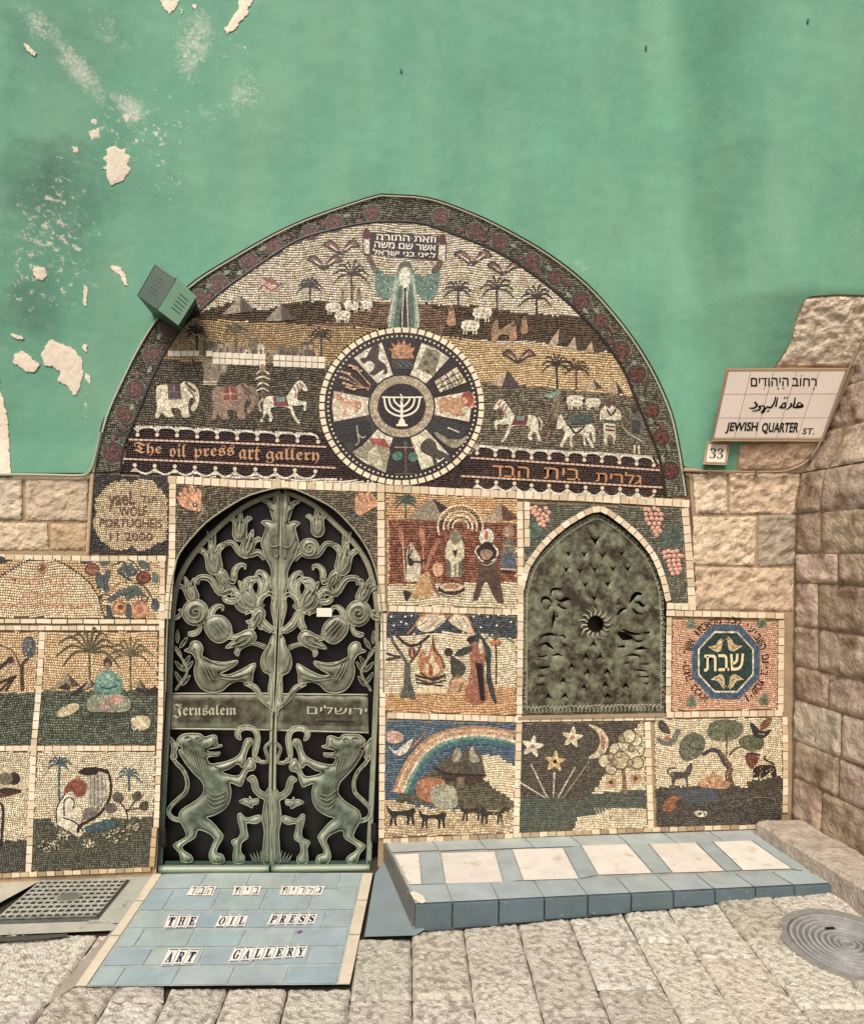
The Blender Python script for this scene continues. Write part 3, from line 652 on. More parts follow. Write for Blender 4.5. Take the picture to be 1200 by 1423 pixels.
# ================================================================== BENCH
HB = .1245
bench = root('tiled_bench', W(800, 1162), 'low tiled platform with blue grey tiles and cream insets under the star mosaic', 'tiled bench')
def FB(x, y, o=0.0): return FL(x, y, HB+o)
bl, br_, fl_, fr_ = FB(535, 1170), FB(1048, 1152), FB(576, 1255), FB(1152, 1227)
yF = float(fl_[1])
def tilebox(mb, x0, x1, y0, y1, z0, z1, col, ch=.0015): # world box with chamfered top
    vs = [(x0, y0, z0), (x1, y0, z0), (x1, y1, z0), (x0, y1, z0), (x0, y0, z1-ch), (x1, y0, z1-ch), (x1, y1, z1-ch), (x0, y1, z1-ch), (x0+ch, y0-ch, z1), (x1-ch, y0-ch, z1), (x1-ch, y1+ch, z1), (x0+ch, y1+ch, z1)]
    mb.add(vs, [(0, 1, 5, 4), (1, 2, 6, 5), (2, 3, 7, 6), (3, 0, 4, 7), (4, 5, 9, 8), (5, 6, 10, 9), (6, 7, 11, 10), (7, 4, 8, 11), (8, 9, 10, 11)], col)
def quadtile(parent, q, fn, col, name, m='tile', o0=-.01, o1=.0, jit=0):
    mb = MB(); slab(mb, q, fn, o0, o1+random.uniform(-.0004, .0006), vary(C(col), .05), .0012); return mb.build(name, m, parent)
mb = MB(); Q = [FB(536, 1171, -.006), FB(1047, 1153, -.006), FB(1151, 1226.4, -.006), FB(577, 1254, -.006)]; B_ = [np.array([p[0], p[1], -.03]) for p in Q]
mb.add(Q+B_, [(0, 1, 2, 3), (3, 2, 6, 7), (0, 3, 7, 4), (1, 2, 6, 5)], C('a3a49a')); mb.build('bench_core', 'joint', bench)
ins = [(205, 340, 193, 320), (390, 520, 363, 482), (568, 695, 527, 635), (745, 867, 688, 798), (912, 1028, 840, 930)]   # front l,r / back l,r in G2
def G2(x, y): return px('G2', [(x, y)])[0]
fy = {0: 185, 1: 177, 2: 164, 3: 159, 4: 153}; byy = {0: 112, 1: 103, 2: 94, 3: 90, 4: 85}
FR = [(0, 60, 120, 187)]
# row of back tiles, insets, gap tiles, front nosing tiles
def lerp(a, b, t): return a+(b-a)*t
def backline(t): return G2(lerp(60, 940, t), lerp(86, 56, t))
front_edge = lambda x: G2(x, 232-(x-130)*(49/988))          # top front arris
ins_f = [(115, 187)]+[(a, fy[i]) for i, (a, b, c, d) in enumerate(ins)]
cells_ = [((80, 146), (114, 112), (112, 188), (146, 187))]
quadtile(bench, [G2(82, 116), G2(140, 113), G2(146, 186), G2(118, 187)], FB, 'e4ddce', 'inset_tile', 'cream')
prev_b, prev_f = (142, 113), (148, 186)
for i, (a, b, c, d) in enumerate(ins):
    quadtile(bench, [G2(prev_b[0]+1, prev_b[1]), G2(c-3, byy[i]), G2(a-3, fy[i]), G2(prev_f[0]+2, prev_f[1])], FB, 'a2afae', 'tile')
    quadtile(bench, [G2(c, byy[i]), G2(d, byy[i]-3), G2(b, fy[i]-4), G2(a, fy[i])], FB, 'e4ddce', 'inset_tile', 'cream')
    prev_b, prev_f = (d+2, byy[i]-3), (b+2, fy[i]-4)
quadtile(bench, [G2(933, 82), G2(965, 80), G2(1075, 158), G2(1031, 150)], FB, 'a2afae', 'tile')
bt = np.linspace(0, 1, 9)
for t0, t1 in zip(bt[:-1], bt[1:]):
    x0, x1 = lerp(62, 940, t0), lerp(62, 940, t1)
    quadtile(bench, [G2(x0+1, 86-t0*29), G2(x1-1, 86-t1*29), G2(x1+28*t1+12, 109-t1*28), G2(x0+28*t0+14, 110-t0*28)], FB, 'aab5b2', 'tile')
edges = [130, 220, 330, 438, 541, 644, 744, 842, 938, 1030, 1118]
for a, b in zip(edges[:-1], edges[1:]):
    ya = 232-(a-130)*.0496; yb = 232-(b-130)*.0496; ka_ = 188-(a-118)*.035; kb_ = 188-(b-118)*.035; sh = lambda x: -2-(x-130)*.052+0
    bx = lambda x: x-12-(x-130)*.042
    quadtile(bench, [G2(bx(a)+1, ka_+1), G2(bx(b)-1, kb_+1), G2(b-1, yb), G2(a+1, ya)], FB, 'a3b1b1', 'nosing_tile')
    # front face tile, coloured darker than the top to carry its shade
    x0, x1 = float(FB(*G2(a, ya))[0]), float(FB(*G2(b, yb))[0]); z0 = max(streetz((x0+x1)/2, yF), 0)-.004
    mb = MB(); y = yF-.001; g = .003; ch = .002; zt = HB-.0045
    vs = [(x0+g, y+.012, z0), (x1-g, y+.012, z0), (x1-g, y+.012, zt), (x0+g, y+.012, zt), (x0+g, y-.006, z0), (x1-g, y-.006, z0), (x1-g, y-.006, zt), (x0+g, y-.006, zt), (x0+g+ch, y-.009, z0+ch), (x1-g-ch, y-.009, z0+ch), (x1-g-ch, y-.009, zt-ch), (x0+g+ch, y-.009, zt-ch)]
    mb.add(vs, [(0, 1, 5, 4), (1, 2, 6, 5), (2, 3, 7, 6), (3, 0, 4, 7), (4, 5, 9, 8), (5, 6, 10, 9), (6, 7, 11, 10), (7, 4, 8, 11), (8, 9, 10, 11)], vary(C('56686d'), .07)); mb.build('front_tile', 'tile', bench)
# left cheek tiles of the bench, shade of the gap painted into their colour
p0, p1 = FB(535, 1170), FB(576, 1254)
for a, b in ((0, .36), (.36, .7), (.7, 1.0)):
    mb = MB(); A_, B2 = p0+(p1-p0)*(a+.006), p0+(p1-p0)*(b-.006); o_x = np.array([-.008, 0, 0])
    lo = [np.array([q_[0], q_[1], -.01]) for q_ in (A_, B2)]; hi = [np.array([q_[0], q_[1], HB-.002]) for q_ in (A_, B2)]
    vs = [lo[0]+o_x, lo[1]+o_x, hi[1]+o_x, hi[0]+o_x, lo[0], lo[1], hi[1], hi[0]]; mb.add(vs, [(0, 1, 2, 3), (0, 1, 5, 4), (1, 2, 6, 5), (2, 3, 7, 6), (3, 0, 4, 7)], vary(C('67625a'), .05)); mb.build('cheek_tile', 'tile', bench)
mb = MB(); slab(mb, rough_poly(pp('G2', '118,205 128,203 148,212 158,228 146,232 128,222'), .8, 1.5), FB, -.004, .0035, C('e9dcc4')); mb.build('chipped_corner', 'bare', bench)
# ================================================================== THRESHOLD
th = root('threshold_panel', FS(310, 1290), 'blue tiled threshold panel in front of the bronze door with letter tiles and cream edges', 'tiled threshold')
def FM(x, y, o=0.0):
    z = 0.0
    for _ in range(10):
        p = FL(x, y, z); z = .013+.012*(p[0]+.8)+.03*p[1]+o
    return FL(x, y, z)
mb = MB(); slab(mb, MAT_POLY, FM, -.03, -.003, C('a9b2ab')); mb.build('panel_bed', 'joint', th)
L0, L1 = (214, 1213), (104, 1371); R0, R1 = (518, 1213), (486, 1368)
def MP(u, v):   # u 0..1 across, v 0..1 towards the viewer, pixels; v spaced for perspective
    k = v/(v+(1-v)*1.32); return (lerp(lerp(L0[0], L1[0], k), lerp(R0[0], R1[0], k), u), lerp(lerp(L0[1], L1[1], k), lerp(R0[1], R1[1], k), u))
rows = [0, .18, .40, .56, .72, .86, 1.0]; rs_ = random.Random(5)
SH = [0, .5, .1, .6, .2, .5]
for r in range(6):
    v0, v1 = rows[r], rows[r+1]; us = [.045]; u = .045+(.20*(1-SH[r]) if SH[r] else .20)
    while u < .90: us.append(u); u += .205
    us.append(.952)
    for a, b in zip(us[:-1], us[1:]): quadtile(th, [MP(a+.004, v0+.008), MP(b-.004, v0+.008), MP(b-.004, v1-.008), MP(a+.004, v1-.008)], FM, rs_.choice(['a2b4b3', '9db1b4', 'a7b6b0', '98adb2', 'a2b2b0']), 'tile', 'tile')
for u0, u1 in ((0, .040), (.957, 1.0)):
    for v0, v1 in ((0, .3), (.3, .62), (.62, 1.0)): quadtile(th, [MP(u0, v0+.004), MP(u1, v0+.004), MP(u1, v1-.004), MP(u0, v1-.004)], FM, 'dccdb0', 'edge_tile', 'cream', o1=.0005)
def letters(word, quad, flip=False, deco=True, bold=True):
    """quad: TL TR BR BL of the whole word in M5 zoom coordinates, one ceramic tile per letter"""
    n = len(word); tl, tr, br, bl_ = [np.array(p, float) for p in px('M5', quad)]
    for i, ch in enumerate(word):
        a, b = i/n, (i+1)/n; g = .02/n*1.5
        q = [tl+(tr-tl)*(a+g), tl+(tr-tl)*(b-g), bl_+(br-bl_)*(b-g), bl_+(br-bl_)*(a+g)]
        o = quadtile(th, [tuple(p) for p in q], lambda x, y, o=0: FM(x, y, o), 'efe9dc', 'letter_tile', 'ceramic', o0=0, o1=.003)
        f = lambda u, v: tuple((q[0]*(1-u)+q[1]*u)*(1-v)+(q[3]*(1-u)+q[2]*u)*v)
        mb = MB(); col = C('1c1c48') if deco else C('4a4640')
        text(mb, ch, [f(.2, .2), f(.8, .2), f(.8, .8), f(.2, .8)] if ch not in '𝐈י' else ([f(.36, .2), f(.64, .2), f(.64, .8), f(.36, .8)] if ch == '𝐈' else [f(.4, .22), f(.58, .22), f(.58, .52), f(.4, .52)]), FM, .0036, .0004, col, offset=.018 if bold else 0)
        for v, s_ in ((.06, 1), (.94, -1)):
            stroke(mb, [f(.1, v), f(.9, v)], .8, FM, .0036, .0004, col, False)
            if deco:
                for u in (.22, .5, .78): mb.add([FM(*f(u-.07, v+.01*s_), .0042), FM(*f(u+.07, v+.01*s_), .0042), FM(*f(u, v+.075*s_), .0042)], [(0, 1, 2)], col)
        mb.build('letter', 'ink', o)
letters('𝐓𝐇𝐄', [(57, 283), (235, 280), (205, 357), (28, 363)]); letters('𝐎𝐈𝐋', [(345, 283), (507, 280), (480, 353), (310, 355)]); letters('𝐏𝐑𝐄𝐒𝐒', [(632, 275), (890, 272), (865, 340), (597, 346)])
letters('𝐀𝐑𝐓', [(60, 470), (237, 472), (190, 562), (12, 570)]); letters('𝐆𝐀𝐋𝐋𝐄𝐑𝐘', [(425, 463), (835, 450), (812, 522), (387, 550)])
letters('דבה', [(190, 120), (330, 118), (303, 182), (150, 180)], deco=False, bold=False); letters('תיב', [(425, 120), (580, 118), (558, 178), (410, 178)], deco=False, bold=False)
letters('תירלג', [(690, 118), (930, 118), (905, 178), (668, 178)], deco=False, bold=False)
mb = MB(); slab(mb, pp('M5', '768,378 785,370 803,374 795,385 775,390'), FM, .001, .0018, C('8a4f86')); mb.build('purple_petal', 'ink', th)
# ================================================================== MOSAICS
CREAM = ['d9c9a4', 'cbb98f', 'e6d8b6', 'c2af88', 'dccfae']
def panel(x, y, label, cat='mosaic'):
    return root('mosaic', W(x, y), label, cat)
def palm(par, zn, x, y, by, R, col='2a2018', w=6, n=8, tw=None, spread=(-200, 20), fruit=None):
    t = ''
    for i in range(n):
        a = math.radians(spread[0]+(spread[1]-spread[0])*i/(n-1)); r = R*(.85+.3*random.random()); ex, ey = x+math.cos(a)*r, y+math.sin(a)*r*.85
        mx, my = x+math.cos(a)*r*.55, y+math.sin(a)*r*.55-R*.16
        t += f'w {col} {w*.45}/{w*.95}/{w*.35} {x},{y} {mx:.1f},{my:.1f} {ex:.1f},{ey+R*.2:.1f}\n'
    t = f'l {col} {tw or w*1.1} {x},{y} {x+2},{by}\n'+t
    if fruit: t += f'e {fruit} {x-R*.15},{y+R*.14} {R*.13},{R*.13}\ne {fruit} {x+R*.17},{y+R*.14} {R*.13},{R*.13}\n'
    return art(par, 'palm_tree', zn, t)
def flybird(par, zn, x, y, s, c='8a5644', flip=1, c2='e0cfae'):
    f = lambda *q: ' '.join(f'{x+flip*a*s:.1f},{y+b*s:.1f}' for a, b in q)
    return art(par, 'flying_bird', zn, f's 3a2a22 {f((-1,-.25),(-.6,-.5),(-.2,-.2),(0,.15),(.3,-.3),(.65,-.55),(1.05,-.15),(.6,-.05),(.25,.2),(-.1,.35),(-.45,.1))}\ns {c} {f((-.85,-.22),(-.58,-.38),(-.22,-.1),(-.1,.15),(-.45,-.02))}\ns {c} {f((.1,.05),(.35,-.2),(.65,-.42),(.9,-.18),(.5,-.1),(.25,.1))}\nl {c2} {s*.07:.1f} {f((-.6,-.2),(-.2,.1))}\nl {c2} {s*.07:.1f} {f((.6,-.25),(.2,.05))}')
def sheep(par, zn, x, y, s, flip=1, name='sheep'):
    f = lambda a, b: f'{x+flip*a*s:.1f},{y+b*s:.1f}'
    t = f's e8dcc0 {f(-.9,0)} {f(-.8,-.45)} {f(-.3,-.6)} {f(.3,-.6)} {f(.8,-.4)} {f(.9,.05)} {f(.6,.4)} {f(0,.45)} {f(-.6,.4)}\ne 3a2a22 {f(1.0,-.25)} {.2*s:.1f},{.25*s:.1f}\n'
    for a in (-.6, -.3, .35, .6): t += f'l d8cbb0 {s*.13:.1f} {f(a,.3)} {f(a,.8)}\n'
    for a, b in ((-.5, -.2), (-.1, -.3), (.3, -.2), (0, .1), (.5, .05), (-.4, .15)): t += f'e bfae8c {f(a,b)} {s*.12:.1f},{s*.08:.1f}\n'
    return art(par, name, zn, t)
def robed(par, zn, x, y, h, body='b07a50', head='6a4632', w=.32, belt=None):
    f = lambda a, b: f'{x+a*h:.1f},{y+b*h:.1f}'
    t = f's {body} {f(-w*.5,-.55)} {f(-w*.3,-.85)} {f(0,-1)} {f(w*.3,-.85)} {f(w*.5,-.55)} {f(w*.6,0)} {f(-w*.6,0)}\ne {head} {f(0,-.78)} {h*.08:.1f},{h*.1:.1f}\n'
    if belt: t += f'l {belt} {h*.06:.1f} {f(-w*.45,-.45)} {f(w*.45,-.45)}\n'
    return art(par, 'robed_figure', zn, t)
def pyramid(par, zn, a, b, c, c1='8d8468', c2='3e3226', frac=.6):
    """a left foot, b apex, c right foot"""
    m = (a[0]+(c[0]-a[0])*frac, a[1]+(c[1]-a[1])*frac)
    g = lambda p: f'{p[0]:.1f},{p[1]:.1f}'
    return art(par, 'pyramid', zn, f'f {c1} {g(a)} {g(b)} {g(m)}\nf {c2} {g(m)} {g(b)} {g(c)}')
# ------------------------------------------------------------ lunette
lun = root('lunette_mosaic', W(556, 480), 'large arched mosaic of palms and animals with a figure holding up a scroll', 'mosaic')
WH = [(556+114*math.cos(a)+1.0, 564+110*math.sin(a)) for a in np.linspace(0, 2*math.pi, 48, endpoint=False)]
HILL = pp('Z3', '240,512 410,490 470,470 520,452 570,432 610,470 680,478 720,460 790,450 900,440')+pp('Z5', '0,480 60,470 160,485 330,470 410,475 560,482 690,490')+pp('Z4', '230,458 350,462 500,490 700,502 800,508 1000,700 870,645 560,600 300,590 150,575')+pp('Z5', '400,600')+pp('Z3', '1130,550 400,512')
HILLM = pp('Z5', '150,560 330,475 410,475 560,482 690,520 700,560 660,650 400,600 0,595')
OCH_L = pp('Z3', '240,512 400,512 1130,550 1130,580 950,690 880,690 290,672 200,668')
OCH_R = pp('Z4', '150,575 300,590 870,645 1020,700 1020,830 930,810 360,755 200,600')
SKYP = CREAM+['efe6d2', 'ddd2ba', 'f2e9d6', 'e6dcc8', 'efe4cc']
LP = INNER+[(166, 658)]
botline = pp('Z3', '100,1105')+pp('Z3', '600,1135 900,1150')+pp('Z4', '130,1160 600,1180 1070,1199')
LUNP = INNER+botline[::-1]
BAN = pp('B1', '60,270 85,185 100,80 140,10 600,20 1160,40 1250,45')+pp('B2', '60,120 90,75 500,90 1045,140 1075,210 1090,300 1100,355 0,310')+pp('B1', '1200,290')
tesserae(lun, LUNP, [(pp('Z3', '60,660 290,672 880,690 1000,700 1000,960 60,960'), ['6a6150', '574e3f', '766c58', '4c4436']),
  (pp('Z4', '0,755 360,755 930,810 1100,830 1100,1060 0,1010'), ['746b57', '60574a', '857a62', '524a3c', '8d8268']),
  (HILL, ['51432f', '5d4a36', '42362a', '6a553e']), (HILLM, ['82674c', '705640', '93765a']), (OCH_L, ['b79a68', 'a88a58', 'c7ab7a', 'ae8f6a']), (OCH_R, ['dcbd88', 'd0ae78', 'e4c996', 'c6a26e']),
  (BAN, ['321e1e', '3b2424', '2a1818', '442c2c', '35222a'])], SKYP, [WH], 3.25, 3)
# arch band with roses
BANDP = OUTER+[(949, 690)]+pp('Z4', '1070,1199')+INNER[::-1]+[(164, 655)]
band = root('arch_border', W(560, 290), 'curved green grey mosaic border with dark red roses around the arch', 'mosaic border')
tesserae(band, BANDP, [], ['666a56', '504f42', '767864', '45443a', '84836c', '5a5244'], (), 3.04, 4)
roses = [px('Z3', [q])[0] for q in [(78, 1030), (120, 880), (162, 785), (228, 650), (290, 552), (410, 430), (485, 375), (602, 285), (700, 230), (840, 175), (935, 140), (1080, 100)]]+[px('Z4', [q])[0] for q in [(200, 112), (335, 170), (432, 215), (555, 290), (645, 350), (745, 440), (822, 520), (900, 632), (960, 725), (1018, 865), (1055, 970), (1090, 1100)]]
for i, (x, y) in enumerate(roses):
    mb = MB(); r = 11.5 if i not in (0, 1, 2) else 13; r *= random.uniform(.9, 1.08)
    for k, (a, c) in enumerate(((1.22, '77765a'), (1.1, '3a3a2e'), (.95, '59291f'), (.72, '38201a'), (.55, '6a3328'), (.3, '40201a'))):
        q = ell(x, y, r*a, r*a, 16, random.random()); o = INL+.0003*k; mb.add([W(u, v, o) for u, v in q], [tuple(range(16))[::-1]], C(c))
    for k in range(5):
        a = k*1.256+i; stroke(mb, smooth([(x+r*.2*math.cos(a), y+r*.2*math.sin(a)), (x+r*.6*math.cos(a+.7), y+r*.6*math.sin(a+.7)), (x+r*.85*math.cos(a+1.5), y+r*.85*math.sin(a+1.5))], False), 1.4, W, INL+.0012, .0008, C('83503f'), False)
    mb.build('rose', 'inlay', band)
for i in range(len(roses)-1):
    (a, b), (c, d) = roses[i], roses[i+1]; L = math.hypot(c-a, d-b)
    if L < 22 or L > 70: continue
    ux, uy = (c-a)/L, (d-b)/L; nx, ny = -uy, ux; mb = MB(); s_ = 1 if i % 2 else -1
    q = smooth([(a+ux*12, b+uy*12), (a+ux*L*.35+nx*9*s_, b+uy*L*.35+ny*9*s_), (a+ux*L*.65-nx*8*s_, b+uy*L*.65-ny*8*s_), (c-ux*12, d-uy*12)], False)
    stroke(mb, q, 2.0, W, INL, .0012, C('2f2a1f'), False)
    for t, sg in ((.35, s_), (.62, -s_)):
        lx, ly = a+ux*L*t+nx*5*sg, b+uy*L*t+ny*5*sg; qq = smooth([(lx-ux*5, ly-uy*5), (lx+nx*4*sg, ly+ny*4*sg), (lx+ux*6, ly+uy*6), (lx-nx*2*sg, ly-ny*2*sg)], True)
        P, T = cdt(qq); mb.add([W(u, v, INL+.0016) for u, v in P], T, C(random.choice(['7a4033', '8a9070', '5a3a2c'])))
    mb.build('leafy_vine', 'inlay', band)
mb = MB(); stroke(mb, INNER, 4.2, W, .009, .006, C('2a1a14'), True); mb.build('dark_edging', 'bead', band)
trim = root('arch_trim', W(560, 275), 'thin pale metal trim bent around the outside of the arch mosaic', 'trim')
mb = MB(); tube3(mb, [W(x, y-1, .016) for x, y in OUTER], .0045, C('b9b699')); mb.build('trim_strip', 'paint', trim)
mb = MB(); tube3(mb, [W(x+(x-556)*.006, y-3.5, .008) for x, y in OUTER], .004, C('3a3a2c')); mb.build('dark_bead', 'paint', trim)
# sky figures
art(lun, 'prophet_figure', 'Z5', '''s 5f8570 335,300 380,330 430,340 520,330 600,340 660,290 640,440 590,465 540,430 530,380 430,390 410,450 370,455 335,420
s 8fa88c 400,600 415,470 430,350 455,290 485,265 515,285 530,340 545,450 550,610
s 6b6a52 440,345 455,285 485,262 515,285 530,345 520,320 500,295 485,300 465,300 452,320
s 54705c 425,600 440,480 452,400 470,400 460,500 450,605
s 54705c 500,605 495,500 505,400 520,400 530,500 530,608
s 2f241c 455,605 465,480 480,405 490,405 500,480 505,605
l e6dcc0 5 478,420 470,520 470,605
l e6dcc0 5 492,420 497,520 500,605
l e6dcc0 5 440,380 418,500 404,600
l e6dcc0 5 528,380 545,500 552,605
e efe6cf 483,350 28,52
w 6e4c36 22/28 340,310 320,285 300,240
w 6a6a52 14/20 340,320 322,290
w 6e4c36 22/28 625,320 650,290 665,260''')
art(lun, 'scroll', 'Z5', '''f 2c1c20 300,118 470,125 655,138 650,262 480,250 300,230
f e4d8bc 272,130 304,130 304,232 276,228
f e4d8bc 660,170 690,172 686,270 655,266
s 5c1a18 290,98 308,118 306,150 290,155 274,148 272,118
s 5c1a18 674,128 692,148 690,178 672,184 658,176 656,146
f 3a2a24 276,224 304,230 302,240 276,236
l 3a2a24 5 272,130 274,228
l 3a2a24 5 692,172 688,268''')
for s_, q in (('הרותה תאזו', [(340, 128), (640, 143), (640, 172), (340, 158)]), ('השמ םש רשא', [(330, 165), (640, 185), (640, 214), (328, 196)]), ('לארשי ינב ינפל', [(322, 202), (640, 222), (638, 250), (320, 232)])):
    mb = MB(); text(mb, s_, px('Z5', q), W, INL+.0012, .0006, C('efe4cc'), offset=.012); mb.build('scroll_lettering', 'bead', lun)
for x, y, b, R, zn in ((838, 385, 460, 50, 'Z3'), (1000, 340, 455, 70, 'Z3'), (268, 400, 470, 52, 'Z4'), (418, 395, 490, 62, 'Z4'), (572, 430, 520, 66, 'Z4')): palm(lun, zn, x, y, b, R, '33261c', 7)
for x, y, b, R, zn, c in ((400, 565, 640, 42, 'Z3', '241812'), (550, 560, 640, 48, 'Z3', '57462f'), (882, 580, 680, 48, 'Z3', '241812'), (650, 690, 780, 56, 'Z4', '241812'), (725, 705, 785, 50, 'Z4', '4a382a')): palm(lun, zn, x, y, b, R, c, 7)
for x, y, s_, zn in ((960, 240, 70, 'Z3'), (895, 297, 68, 'Z3'), (325, 280, 75, 'Z4'), (445, 320, 66, 'Z4'), (502, 662, 64, 'Z4')): flybird(lun, zn, x, y, s_)
art(lun, 'dove', 'Z3', 's c49a80 640,375 660,350 690,365 720,385 735,375 715,400 680,405 650,400\ns 8a5644 655,350 690,355 720,375 685,375\nw 3a2a22 4 640,400 660,380 690,400 730,372')
for a, b, c, zn, fr in (((500, 495), (570, 420), (625, 480), 'Z3', .55), ((665, 520), (725, 452), (785, 515), 'Z3', .55), ((395, 768), (460, 708), (512, 778), 'Z4', .38), ((745, 790), (790, 742), (830, 780), 'Z4', .7), ((825, 798), (880, 752), (912, 800), 'Z4', .72), ((610, 620), (660, 548), (700, 600), 'Z4', .5), ((690, 625), (720, 580), (765, 635), 'Z4', .5), ((760, 640), (785, 595), (830, 640), 'Z4', .5)):
    pyramid(lun, zn, a, b, c, '9a8c70' if zn == 'Z3' else 'c2a684', '4c3c2e', fr)
for x, y, s_, zn, f in ((930, 468, 34, 'Z3', 1), (1000, 462, 32, 'Z3', 1), (1055, 458, 30, 'Z3', 1), (965, 500, 34, 'Z3', -1), (362, 490, 42, 'Z4', -1), (315, 540, 40, 'Z4', -1)): sheep(lun, zn, x, y, s_, f)
for x, y, h, zn in ((965, 445, 45, 'Z3'), (1028, 440, 52, 'Z3')): robed(lun, zn, x, y, h, '8d7a5c', '5a4634')
for x, y, h in ((242, 535, 80), (525, 565, 66), (482, 590, 70)): robed(lun, 'Z4', x, y, h, 'b98a60', '6a4632')
art(lun, 'camel', 'Z4', 's a5825a 400,595 398,550 410,520 425,518 425,550 445,545 470,530 480,560 482,600 470,600 465,575 430,575 415,600')
# city on the left, white stone wall
for i in range(16):
    x = 455+i*26; y = 618+i*1.6; h = random.choice([22, 30, 38, 44]); y1_ = 660+i*1.2
    art(lun, 'town_house', 'Z3', f'f {random.choice(["a08a68","8f7a5c","d8c8a4","b89c70","6c5a46"])} {x},{y1_-h-14} {x+24},{y1_-h-14} {x+24},{y1_} {x},{y1_}\nf 4a382a {x+8},{y1_-h*.6-14} {x+16},{y1_-h*.6-14} {x+16},{y1_-h*.3-8} {x+8},{y1_-h*.3-8}')
art(lun, 'dome', 'Z3', 'f 7a6648 605,600 640,600 640,655 605,655\ne 6a5a40 622,598 17,16')
art(lun, 'gate_tower', 'Z3', 'f 5c4a3a 805,600 855,600 855,658 805,658\nf a08a68 812,612 828,612 828,632 812,632\nf a08a68 834,612 850,612 850,632 834,632')
art(lun, 'dark_town_wall', 'Z3', 'f 4a3a2c 425,598 492,598 492,655 425,655')
x = 288
for i in range(24):
    w_ = random.uniform(22, 29)
    if not (405 < x < 425 or 590 < x < 672 and i % 3 == 0):
        for rr_ in range(2 if (x > 450) else 1):
            y = 632+(x-288)*.043+rr_*24 if x > 450 else 634+rr_*24
            if x < 300 and rr_ == 0: pass
            mb = MB(); slab(mb, px('Z3', [(x+1, y+1), (x+w_-1, y+1), (x+w_-1, y+22), (x+1, y+22)]), W, .002, .0125, vary(C('ded3b8'), .08), .001); mb.build('white_ashlar', 'bead', lun)
    x += w_
    if x > 880: break
# animals of the left procession
def elephant(x, y, body, cloth, grid):
    f = lambda *q: ' '.join(f'{x+a},{y+b}' for a, b in q)
    art(lun, 'elephant', 'Z3', f's {body} {f((0,20),(15,5),(90,2),(105,-8),(130,-5),(155,15),(165,50),(158,90),(140,108),(132,95),(145,75),(140,55),(128,60),(122,100),(128,128),(100,130),(92,100),(60,95),(58,112),(66,128),(38,130),(20,112),(10,130),(-5,130),(2,90),(-2,50))}\nf {cloth} {f((42,0),(90,0),(98,60),(45,62))}\nl {grid} 4 {f((42,32),(94,32))}\nl {grid} 4 {f((66,0),(70,62))}\nl {grid} 4 {f((45,60),(98,58))}\nw 6a3026 9 {f((112,-6),(128,12),(150,30))}\nw 3a2a22 5 {f((120,20),(140,40),(148,70))}\ne 2a1a16 {f((128,10))} 4,4')
elephant(245, 762, 'ded0b0', '5a2a22', '5c7886'); elephant(462, 770, '9a7c60', '8a4230', 'd09a6a')
def horse(zn, x, y, sx, body='e6dabc', cl='7a2c24'):
    f = lambda *q: ' '.join(f'{x+sx*a},{y+b}' for a, b in q)
    art(lun, 'horse', zn, f's {body} {f((-80,10),(-60,-10),(0,-5),(20,-25),(40,-55),(60,-70),(75,-60),(90,-35),(78,-30),(62,-38),(50,0),(60,10),(85,15),(82,45),(75,45),(74,25),(50,28),(30,30),(45,70),(60,92),(50,95),(30,65),(15,35),(-40,32),(-55,45),(-45,70),(-50,88),(-60,88),(-58,70),(-70,55),(-80,75),(-85,90),(-95,88),(-85,60),(-85,35))}\nf {cl} {f((-45,-8),(5,-8),(20,30),(-40,30))}\nf 6f9a8e {f((-30,-6),(0,-6),(0,12),(-30,12))}\nw b03c2a 5 {f((35,-45),(45,-25),(40,0))}\nw 3a2a22 4 {f((48,-55),(55,-35),(50,-10))}\nw b03c2a 5 {f((60,-62),(66,-45),(60,-25))}\nw cabb98 8 {f((-82,0),(-98,20),(-92,50))}\ne 2a1a16 {f((72,-50))} 3,3')
horse('Z3', 740, 820, 1); horse('Z4', 495, 893, -1)
art(lun, 'war_drum', 'Z3', 's 8a7a5e 425,672 470,668 500,680 490,740 470,765 430,765 428,720\ne 6a5a44 502,695 20,36\ne a0906e 502,695 12,26\nl e0d2b0 5 425,755 478,755\nl e0d2b0 4 425,765 478,766')
art(lun, 'plumed_standard', 'Z3', 'l 6a5040 8 655,700 655,900\nw d8caa6 7 632,725 655,710 680,725\nw d8caa6 7 628,745 655,735 684,745\nw d8caa6 7 635,770 655,758 680,770\nw d8caa6 6 632,790 655,780 678,792\ne 9a7a58 655,700 12,14')
art(lun, 'plumed_rider', 'Z3', 's 7a6a50 600,780 615,770 635,790 640,830 620,850 605,820\nw 5c4a3a 8 575,775 590,800 610,830 640,850')
art(lun, 'ox', 'Z4', 's e6dac0 655,905 668,880 690,925 730,935 770,920 795,930 800,985 790,985 785,950 775,965 795,1005 785,1008 760,965 765,1000 755,1000 750,960 712,965 712,1005 702,1005 700,965 685,985 672,1008 664,1000 682,960 678,940 650,935\nw 2a1e18 8 700,925 725,955 760,925\nw e6dac0 6 648,900 640,880 655,890\nf 4a5a50 700,880 790,882 775,920 710,915')
sheep(lun, 'Z4', 722, 832, 40, -1); sheep(lun, 'Z4', 790, 838, 34, -1)
art(lun, 'bearded_man', 'Z4', 's ded0ae 820,870 835,850 850,835 870,850 895,870 900,900 880,905 878,950 880,970 870,1000 868,970 850,960 845,1000 835,995 832,950 830,900 818,905\ne 6a4632 852,838 13,18\nw 3c2c24 7 845,862 862,885 880,860\nf 4a5248 832,900 882,905 880,918 832,914\nl 5a2a22 5 838,925 876,930\nl 5a2a22 5 838,940 876,945')
